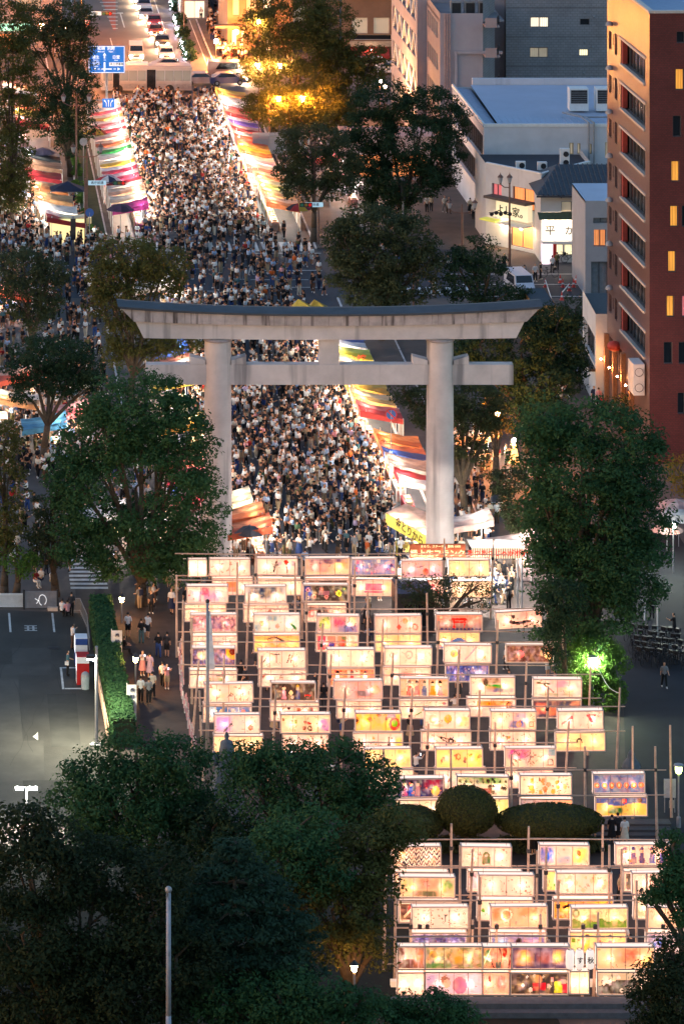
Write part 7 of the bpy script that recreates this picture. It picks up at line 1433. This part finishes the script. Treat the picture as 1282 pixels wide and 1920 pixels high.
# no parking sign
x, D = gp(733,905); zc = zat(777,D); t = thing('no_parking_sign','round blue and red no parking sign seen through the torii','road sign',(x,D,.003))
b = MB(); b.lathe([(.001,-.03),(.36,-.03),(.36,.0)],24); o = b.build('blue_disc', mat('sign_blue_paint',(.03,.12,.42),.4,var=0), t); o.rotation_euler = (R(90),0,0); o.location = (0,-.03,zc)
b = MB(); b.lathe([(.36,-.05),(.47,-.05),(.47,.02),(.36,.02)],24); o = b.build('red_ring', REDM, t); o.rotation_euler = (R(90),0,0); o.location = (0,-.03,zc)
b = MB(); b.box(-.38,.38,-.10,-.07,-.05,.05); o = b.build('red_bar', REDM, t); o.rotation_euler = (0,R(45),0); o.location = (0,0,zc)
b = MB(); b.tube((0,.02,0),(0,.02,zc+.4),.04,.04,6); b.build('pole', GREYM, t)
for px,py,pb,c,lb in ((162,398,470,'sign_blue_paint','blue round sign on the brown lamp pole'),(316,920,1010,'sign_blue_paint','blue round sign glimpsed through the big round tree'),(151,265,345,'grey_metal','grey round mirror on the planted strip')):
    x,D = gp(px,pb); z = zat(py,D); t = thing('round_sign',lb,'road sign',(x+.3,D,.003)); b = MB(); b.lathe([(.001,-.03),(.40,-.03),(.40,.02)],18); o = b.build('disc', _M[c], t); o.rotation_euler = (R(90),0,0); o.location = (0,-.05,z); b = MB(); b.tube((0,0,0),(0,0,z),.04,.04,6); b.build('pole', GREYM, t)
# street name plates and traffic lights
def signal(px, py, pb, arm, lit, label, plate=None):
    x,D = gp(px,pb); z = zat(py,D); t = thing('traffic_light',label,'traffic light',(x,D,.003)); b = MB(); b.path([(0,0,0),(0,0,z+.4)],.09,8); b.path([(0,0,z),(arm,0,z)],.05,6); b.build('pole', ROST, t)
    s = 1 if arm > 0 else -1; b = MB(); b.box(arm-.6,arm+.6,-.2,-.02,z-.2,z+.2); h_ = b.build('housing', DARKM, t)
    for q,c in ((-.38,'2a6a50'),(0,'7a6020'),(.38,'ff2010')): b = MB(); b.lathe([(.001,0),(.15,0)],10); o = b.build('lens', emit('lens_'+c, c, 14 if (lit and q > .1) else .1), h_); o.rotation_euler = (R(90),0,0); o.location = (arm+q,-.215,z)
    if plate: b = MB(); b.box(arm*.35-.85,arm*.35+.85,-.1,-.06,z-.22,z+.22); p = b.build('name_plate', emit('pale_plate','a8c8d8',.5), t); text('sign_lettering',plate,.3,mat('sign_ink',(.02,.03,.08)),p,(arm*.35,-.115,z))
    return t
signal(160,342,460,3.2,False,'unlit traffic light with a pale name plate on the brown pole by the left stalls','県庁前通')
signal(163,24,150,2.3,True,'red traffic light with white plate over the upper road','県庁前')
signal(597,383,460,-1.2,False,'traffic light seen from behind at the right end of the crosswalk','中央通')
signal(775,486,600,.3,True,'red pedestrian light glowing in front of the wide brownish tree')
for k,(px,py) in enumerate(((161,40),(161,53))): x,D = gp(px+2,155); t = thing('round_sign',['upper','lower'][k]+' red rimmed round sign at the mouth of the upper road','road sign',(x,D,.003)); b = MB(); b.lathe([(.001,-.03),(.26,-.03)],16); o = b.build('disc', emit('speed_face','f0d0c8',.5), t); o.rotation_euler=(R(90),0,0); o.location=(0,-.05,zat(py,D)); b = MB(); b.lathe([(.26,-.04),(.36,-.04)],16); o = b.build('rim', REDM, t); o.rotation_euler=(R(90),0,0); o.location=(0,-.05,zat(py,D)); b = MB(); b.tube((0,0,0),(0,0,zat(38,D)+.3),.04,.04,5); b.build('pole', GREYM, t)
# banners by the hedge
for px,pt,pb,wpx,lb,c in ((219,1182,1248,20,'white vertical banner with small lettering beside the hedge, the farther one','d8d8d8'),(247,1284,1352,18,'white vertical banner with small lettering in front of the post lantern','e0e0e0'),(240,1326,1362,9,'small blue banner at the foot of the tall white one','7090d0')):
    x,D = gp(px,pb+8); z1 = zat(pt,D); z0 = zat(pb,D); w = wpx/sc(D); t = thing('vertical_banner',lb,'banner',(x,D,.003)); b = MB(); b.tube((-w/2,0,0),(-w/2,0,z1+.1),.025,.025,5); b.build('pole', WHITEM, t)
    b = MB(); n = 6
    for i in range(n): za = z0+(z1-z0)*i/n; zb_ = z0+(z1-z0)*(i+1)/n; b.quad((-w/2+.03,-.02+.04*math.sin(i),za),(w/2,.05*math.sin(i*1.7),za),(w/2,.05*math.sin(i*1.7+1.7),zb_),(-w/2+.03,-.02+.04*math.sin(i+1),zb_))
    f = b.build('cloth', mat('banner_'+c,lin(c),.8,var=.1), t)
    if wpx > 12:
        for i,ch in enumerate('奉納灯籠祭'): text('banner_lettering',ch,.30,mat('sign_ink',(.02,.03,.08)),f,(.03,-.09,z1-.35-i*.38))
# vending machines and bins
for k,(px,py,c,c2,lb) in enumerate(((152,1245,'e8e8ec','2a4a90','white and blue drinks vending machine, the farther one'),(155,1280,'b01c20','e8e8ec','red drinks vending machine with a white side beside the parking lot'))):
    x,D = gp(px,py); t = thing('vending_machine',lb,'vending machine',(x,D,.003),0,'vending machines by the parking lot'); b = MB(); b.box(-.4,.4,-.55,.55,0,1.83); b.build('cabinet', mat('machine_'+c,lin(c),.4,var=.08), t)
    b = MB(); b.box(-.43,-.405,-.5,.5,.9,1.75); dd = b.build('display_window', emit('machine_glow','f0f4ff',.9), t); b = MB(); b.box(-.43,-.405,-.5,.5,.1,.85); b.build('lower_panel', mat('machine_'+c2,lin(c2),.4), t); b = MB(); b.box(-.4,.4,-.58,-.552,1.4,1.8); b.build('logo_panel', _M['machine_'+c2], t)
x,D = gp(160,1292); t = thing('recycling_bin','pale blue grey recycling bin with a domed lid beside the red machine','bin',(x,D,.003)); b = MB(); b.lathe([(.26,0),(.28,.8),(.28,.82)],12); b.build('bin_body', mat('bin_blue',(.38,.46,.50),.5), t, True); b = MB(); b.lathe([(.29,.82),(.24,1.0),(.10,1.1),(.001,1.12)],12); b.build('lid', GREYM, t, True)
# white fence and dark gate panel on the far side of the parking lot
x0,D = gp(-6,1140); x1,_ = gp(43,1140); t = thing('white_fence','white vertical bar fence at the far side of the parking lot','fence',(0,D,.003))
b = MB(); b.box(x0,x1,0,.05,.85,.92); b.box(x0,x1,0,.05,.05,.12); b.build('rail', WHITEM, t); nb = 22
for i in range(nb): xx = x0+(x1-x0)*(i+.5)/nb; b = MB(); b.box(xx-.035,xx+.035,.051,.08,.03,.98); b.build('picket', WHITEM, t)
x0,D = gp(45,1143); x1,_ = gp(108,1143); t = thing('gate_panel','grey steel gate panel with a white curled drawing beside the white fence','gate',((x0+x1)/2,D,.003)); w = x1-x0
b = MB(); b.box(-w/2,w/2,0,.08,.1,1.25); g = b.build('panel', mat('gate_steel',(.22,.22,.24),.6,var=.2), t); b = MB(); b.path([(.1+.28*math.cos(a)*(1-.05*a),-.02,.65+.36*math.sin(a)) for a in np.linspace(-1,4.5,14)],.02,4); b.path([(-.3,-.02,.4),(-.15,-.02,.6),(-.4,-.02,.75)],.02,4); b.build('drawing', WHT, g)
for q in (-w/2,w/2): b = MB(); b.box(q-.06,q+.06,-.03,.12,0,1.35); b.build('post', DARKM, t)
b = MB(); b.box(w*.2,w*.5,-.4,-.05,.0,.22); tag(b.build('wood_block', WOODW), 'short pale timber block lying at the foot of the grey gate panel', 'timber').location = ((x0+x1)/2,D,.003)
# railings beside the crosswalk
t = thing('steel_railing','grey steel railing running from the crosswalk past the vending machines','railing',(0,0,.003)); P = [gp(134,1150),gp(150,1150),gp(163,1180),gp(168,1225)]
for i in range(len(P)-1):
    a,c = P[i],P[i+1]; b = MB(); b.tube((*a,1.0),(*c,1.0),.03,.03,5); b.tube((*a,.2),(*c,.2),.03,.03,5); b.build('rail', GREYM, t)
    for q in range(8): f_ = q/8; x = a[0]+(c[0]-a[0])*f_; y = a[1]+(c[1]-a[1])*f_; b = MB(); b.tube((x,y,0),(x,y,1.0),.02,.02,4); b.build('bar', GREYM, t)
t = thing('bamboo_fence','leaning bamboo stakes against the lower end of the hedge','fence',(0,0,.003)); a = gp(186,1300); c = gp(204,1398)
for i in range(16): f_ = i/16; x = a[0]+(c[0]-a[0])*f_; y = a[1]+(c[1]-a[1])*f_; b = MB(); b.tube((x,y,0),(x-.15,y+.1,1.5+.3*random.random()),.035,.025,5); b.build('stake', BAMBOO, t)
b = MB(); b.tube((*a,1.1),(*c,1.1),.03,.03,5); b.tube((*a,.5),(*c,.5),.03,.03,5); b.build('rail', BAMBOO, t)
# monument
x,D = gp(425,1560); z = zat(1373,D); t = thing('stone_monument','stone monument with a pointed finial silhouetted against the lanterns','monument',(x,D,.003)); SM = mat('monument_stone',(.10,.12,.14),.75,var=.3)
z0 = zat(1530,D); b = MB(); b.box(-1.6,1.6,-1.6,1.6,0,z0-.6); b.build('pedestal', SM, t); b = MB(); b.lathe([(1.9,z0-.6),(1.3,z0+1.2),(.95,z-2.6),(.75,z-1.9),(.55,z-1.35)],4); o = b.build('roof', SM, t); o.rotation_euler=(0,0,R(45))
b = MB(); b.lathe([(.5,z-1.35),(.42,z-.9),(.36,z-.55),(.12,z-.45),(.14,z-.2),(.05,z)],12); b.build('finial', SM, t, True)
for q in (-1,1): b = MB(); b.lathe([(.30,z-1.9),(.34,z-1.6),(.16,z-1.25),(.01,z-1.1)],8,(q*.72,0,0)); b.build('corner_knob', SM, t, True)
b = MB(); zz = z-2.1; b.lathe([(.5,zz-1),(.55,zz),(.35,zz+.5),(.05,zz+.85)],10,(5.1,.2,-1.0)); b.build('side_knob', SM, t, True)
# notice board, stone, barrier
x,D = gp(1262,1525); t = thing('notice_board','white rectangular notice board beside the lamp at the right edge','notice board',(x-.2,D,.003)); b = MB(); b.box(-.35,.35,0,.06,.9,2.0); b.build('board', mat('notice_white',(.50,.50,.50),.6), t); b = MB(); b.box(-.05,.25,-.05,.0,.3,.75); b.build('small_plate', mat('notice_cream',(.4,.38,.34),.6), t)
for q in (-.3,.3): b = MB(); b.tube((q,.08,0),(q,.08,2.0),.03,.03,5); b.build('leg', GREYM, t)
x,D = gp(1183,1440); t = thing('stone_lantern_base','dark garden stone with low planting at the edge of the plaza','rock',(x,D,.003)); b = MB(); b.lathe([(.6,0),(.5,.3),(.25,.6),(.2,.9),(.05,1.1)],9); b.build('stone', SM, t)
t = thing('guy_rope','slack pale rope tied from the lamp to the outer bamboo post','rope',(0,0,0)); P0 = Vector((*gp(1113,1330),3.4)); P1 = Vector((*gp(1160,1425),4.1)); b = MB(); b.path([tuple(P0.lerp(P1,q/8)-Vector((0,0,.6*math.sin(math.pi*q/8)))) for q in range(9)],.02,4); b.build('rope_strand', WHITEM, t)
x,D = gp(928,968); t = thing('steel_barrier','white steel crowd barrier right of the torii column','barrier',(x,D,.003)); b = MB(); b.path([(-.6,0,0),(-.6,0,1.0),(.6,0,1.0),(.6,0,0)],.03,5); b.build('frame', WHITEM, t)
for q in range(6): b = MB(); b.tube((-.45+q*.18,0,.2),(-.45+q*.18,0,1.0),.015,.015,4); b.build('bar', WHITEM, t)
# cones and bars at the closed side road
CONE = mat('cone_red',(.65,.05,.04),.5,var=.1)
t0 = None; k = 0
for px,py in ((1022,538),(1050,530),(1055,538),(1067,545),(1075,538),(1023,565),(1053,562),(1037,585),(1080,530),(1064,590)):
    x,D = gp(px,py); lb = f'red traffic cone '+['left of the road closure','behind the middle pair','right of the middle pair','before the tangled net','next to the tangled net','left on the second line','right on the second line','nearest the torii roof','farthest right by the grey block','below the second line'][k]
    if t0 is None:
        t0 = thing('traffic_cone',lb,'cone',(x,D,.003),0,'red cones closing the side road'); b = MB(); b.lathe([(.15,.03),(.03,.75),(.001,.75)],10); b.build('cone_body', CONE, t0); b = MB(); b.box(-.2,.2,-.2,.2,0,.03); b.build('base', CONE, t0)
        b = MB(); b.lathe([(.115,.27),(.085,.42)],10); b.build('stripe', WHITEM, t0); tt = t0
    else: tt = copy_tree(t0); tt.location = (x,D,.003); tt['label'] = lb
    k += 1
for i,(a,c) in enumerate((((1022,538),(1037,585)),((1067,545),(1053,562)))):
    P0 = gp(*a); P1 = gp(*c); b = MB(); b.tube((*P0,.65),(*P1,.65),.05,.05,6); tag(b.build('barrier_bar', WHITEM), ['long','short'][i]+' pale bar resting across the red cones', 'bar')
# parked van by the tree
x,D = gp(977,560); 
# ---------------------------------------------------------------- vehicles
def car(px, py, rz, col, label, lights=True, van=False, group='cars queueing on the upper road', rear=False):
    x,D = gp(px,py); t = thing('parked_car' if not lights else 'queueing_car', label, 'van' if van else 'car', (x,D,.012), rz, group)
    cm = mat('car_'+col, lin(col), .3, .2, var=.03, spec=.7); L = 4.3; w = .86
    prof = [(-2.15,.35),(-2.15,.72),(-1.95,.86),(-1.15,.98),(-.55,1.42),(.85,1.45),(1.65,1.02),(2.1,.92),(2.15,.4)] if not van else [(-2.15,.35),(-2.15,.85),(-1.9,1.1),(-1.45,1.85),(2.05,1.9),(2.15,1.6),(2.15,.4)]
    b = MB(); n = len(prof)
    def ww(z): return w if z < 1.0 else w-.16*(min(z,1.5)-1.0)/.45*(.4 if van else 1)
    for i in range(n-1):
        (y0,z0),(y1,z1) = prof[i],prof[i+1]; b.quad((-ww(z0),y0,z0),(ww(z0),y0,z0),(ww(z1),y1,z1),(-ww(z1),y1,z1))
    for s in (-1,1):
        for i in range(n-1):
            (y0,z0),(y1,z1) = prof[i],prof[i+1]; b.quad((s*w,y0,.3),(s*ww(z0),y0,z0),(s*ww(z1),y1,z1),(s*w,y1,.3))
    b.build('body', cm, t)
    i = 3 if not van else 2; (y0,z0),(y1,z1) = prof[i],prof[i+1]
    b = MB(); q = lambda y,z,s,o=.012: (s*(ww(z)-.08),y-o,z+o); b.quad(q(y0+.05,z0+.04,-1),q(y0+.05,z0+.04,1),q(y1-.04,z1-.03,1),q(y1-.04,z1-.03,-1)); b.build('windscreen', GLASSD, t)
    b = MB(); ztop = 1.38 if not van else 1.7
    for s in (-1,1):
        b = MB(); b.quad((s*(w+.008),-.9 if not van else -1.4,1.0),(s*(w+.008),1.3,1.0),(s*(ww(ztop)+.012),.8,ztop),(s*(ww(ztop)+.012),-.5 if not van else -1.2,ztop)); b.build('side_window', GLASSD, t)
    for sx in (-1,1):
        for sy in (-1.35,1.35): b = MB(); b.tube((sx*(w-.12),sy,.32),(sx*(w+.02),sy,.32),.32,.32,12); wh = b.build('wheel', RUBBER, t); b = MB(); b.tube((sx*(w+.021),sy,.32),(sx*(w+.03),sy,.32),.18,.18,8); b.build('rim', GREYM, wh)
    for sx in (-1,1): b = MB(); b.ball((sx*.62,-2.16,.66),.12 if lights else .10,5); b.build('headlight', emit('headlight','ffdcb0',60) if lights else WHITEM, t)
    b = MB(); b.box(-.35,.35,-2.19,-2.155,.42,.56); b.build('number_plate', WHITEM, t); b = MB(); b.box(-.5,.5,-2.185,-2.152,.6,.74); b.build('grille', DARKM, t)
    return t
CA = [(255,110,'d8d0c0','cream boxy car waiting at the head of the left queue lane',True),(312,110,'e0dcd8','white saloon first in the right queue lane',False),(304,86,'2c3036','dark grey car second in the right queue lane',False),(292,66,'6a2024','dark red car in the right queue lane',False),(289,48,'8c2a2c','brighter red car behind the dark red one',False),(274,34,'c8c0bc','silver car behind the red pair',False),(270,18,'e4dcd8','white car farther up the queue',False),(263,4,'b8b0ac','pale grey car near the top of the queue',False),(256,-8,'d0c8c4','pale car at the top edge of the queue',False)]
for px,py,c,lb,v in CA: car(px,py,R(-1.5),c,lb,True,v)
car(318,131,R(92),'98888c','white car turning behind the bus',False,group=None); car(378,158,R(91),'9c8488','pale pink lit car behind the bus end',False,group=None)
car(425,158,R(100),'2a3a6c','dark blue car at the right end of the cross street',True,group=None); car(424,143,R(90),'a89490','white van with two dark windows at the right of the bus',False,True,None); car(738,138,R(80),'c8c4c8','pale car parked in front of the braced building',False,group=None)
car(973,548,R(8),'c8ccd8','pale van with its blue reflecting roof beside the dark tree',False,True,None)
x,D = gp(274,171); t = thing('city_bus','white and silver city bus with dark windows standing across the top of the crowd','bus',(x,D,.012)); L = 5.1
b = MB(); b.box(-L,L,-1.25,1.25,.35,2.95); b.box(-L+.15,L-.15,-1.1,1.1,2.952,3.1); b.build('body', mat('bus_white',(.36,.33,.34),.4,var=.05), t)
b = MB(); b.box(-L+.1,L-.1,-1.27,-1.252,.55,1.1); b.build('skirt_panel', mat('bus_silver',(.35,.34,.36),.4,.4), t)
xs = [-4.9,-3.4,-1.9,-1.2,.3,.4,1.9,3.4,4.9]
for a,c in ((-4.9,-3.9),(-3.0,-2.1),(-2.0,-1.1),(-1.0,-.1),(1.1,2.0),(2.1,3.0),(3.1,4.0),(4.1,4.95)):
    b = MB(); b.box(a,c,-1.285,-1.255,1.45,2.6); b.build('window', emit('bus_window','6a6862',.5), t)
b = MB(); b.box(0.02,1.0,-1.29,-1.255,.4,2.7); b.build('door', GLASSD, t); b = MB(); b.box(-3.8,-3.1,-1.29,-1.255,.4,2.7); b.build('door', GLASSD, t)
for sx in (-3.2,2.6): b = MB(); b.tube((sx,-1.28,.5),(sx,-1.0,.5),.5,.5,14); b.build('wheel', RUBBER, t)
b = MB(); b.box(-2.2,.2,-.7,.7,3.102,3.3); b.build('roof_unit', WHITEM, t)
# ---------------------------------------------------------------- bicycles
def bike():
    t = thing('bicycle','', 'bicycle',(0,0,0),0,'bicycles parked at the edge of the dark plaza')
    for x in (-.52,.52):
        b = MB(); n = 16
        P = [(x+.33*math.cos(2*math.pi*i/n),0,.34+.33*math.sin(2*math.pi*i/n)) for i in range(n+1)]; b.path(P,.02,4); b.build('wheel', RUBBER, t)
    GB_ = mat('bike_paint',(.022,.022,.025),.5,.1)
    b = MB(); b.path([(-.52,0,.34),(-.15,0,.34),(.28,0,.72),(-.25,0,.75),(-.15,0,.34)],.02,4); b.path([(-.52,0,.34),(-.25,0,.75),(-.27,0,.88)],.018,4); b.path([(.52,0,.34),(.30,0,.72),(.26,0,.98)],.02,4); b.build('frame', GB_, t)
    b = MB(); b.path([(.15,-.26,1.0),(.26,-.1,.98),(.26,.1,.98),(.15,.26,1.0)],.015,4); b.build('handlebar', GB_, t); b = MB(); b.box(-.38,-.16,-.07,.07,.88,.93); b.build('saddle', RUBBER, t); b = MB(); b.box(.36,.62,-.17,.17,.72,.95); b.build('basket', GB_, t); return t
bk = bike(); first = True; rb = random.Random(4)
for r_ in range(5):
    for q in range(7):
        px = 1182+q*14+r_*3+rb.uniform(-3,3); py = 1200+r_*11+q*1.5; x,D = gp(px,py); o = bk if first else copy_tree(bk); first = False; o.location = (x,D,.02); o.rotation_euler = (0,0,R(70+rb.uniform(-20,20)))
        o['label'] = 'bicycle in the '+['farthest','second','middle','fourth','nearest'][r_]+' rank of the dense rack at the plaza edge'
for px,py,c,lb in ((1048,492,0,'white framed bicycle leaning along the noodle shop wall'),(1068,493,0,'large wheeled bicycle beside the noodle shop windows'),(1030,520,0,'bicycle held by the person in white at the noodle shop')):
    x,D = gp(px,py); o = copy_tree(bk); o.location = (x,D,.02); o.rotation_euler = (0,0,R(4)); o['label'] = lb; o['group'] = 'bicycles at the noodle shop'
# stakes fence by the bicycles
t = thing('picket_railing','low dark picket railing along the bicycle park','railing',(0,0,.003)); a = gp(1255,1232); c = gp(1290,1244)
for i in range(9): f_ = i/8; b = MB(); b.tube((a[0]+(c[0]-a[0])*f_,a[1]+(c[1]-a[1])*f_,0),(a[0]+(c[0]-a[0])*f_,a[1]+(c[1]-a[1])*f_,.9),.04,.04,5); b.build('picket', GREYM, t)
b = MB(); b.tube((*a,.75),(*c,.75),.03,.03,5); b.build('rail', GREYM, t)
for i,(px,py,pb,lb) in enumerate(((1208,1125,1165,'short white post with a curved top by the bicycles'),(1232,1135,1200,'thin grey post standing in the bicycle park'))):
    x,D = gp(px,pb); t = thing('thin_post',lb,'post',(x,D,.003)); z = zat(py,D); b = MB(); b.path([(0,0,0),(0,0,z-.2),(-.15,0,z),(-.35,0,z)],.045,6); b.build('post_tube', WHITEM, t)
# parasols / white tent tops at the right edge
for px,py,r_,c,lb in ((1268,1005,1.6,['e8a8a0','f0c8c0'],'pink parasol at the right edge beyond the camphor'),(1272,1025,1.7,['d8d0d0','e0d8d8'],'white parasol at the right edge beyond the camphor'),(1250,1050,1.2,['c88078','d0a098'],'salmon parasol low at the right edge')): umbrella(*gp(px,py),2.1,r_,c,lb)
x,D = gp(1262,1120); t = thing('street_lamp','low lamp lighting the lane at the right edge beyond the camphor','street lamp',(x+1,D+6,.003)); b = MB(); b.path([(0,0,0),(0,0,3.2)],.05,6); b.build('pole', GREYM, t); b = MB(); b.ball((0,0,3.3),.18,6); b.build('lamp_globe', LB_W, t)
print('LEAVES', NLEAF, 'crowd', len(crowd), 'objects', len(bpy.data.objects))
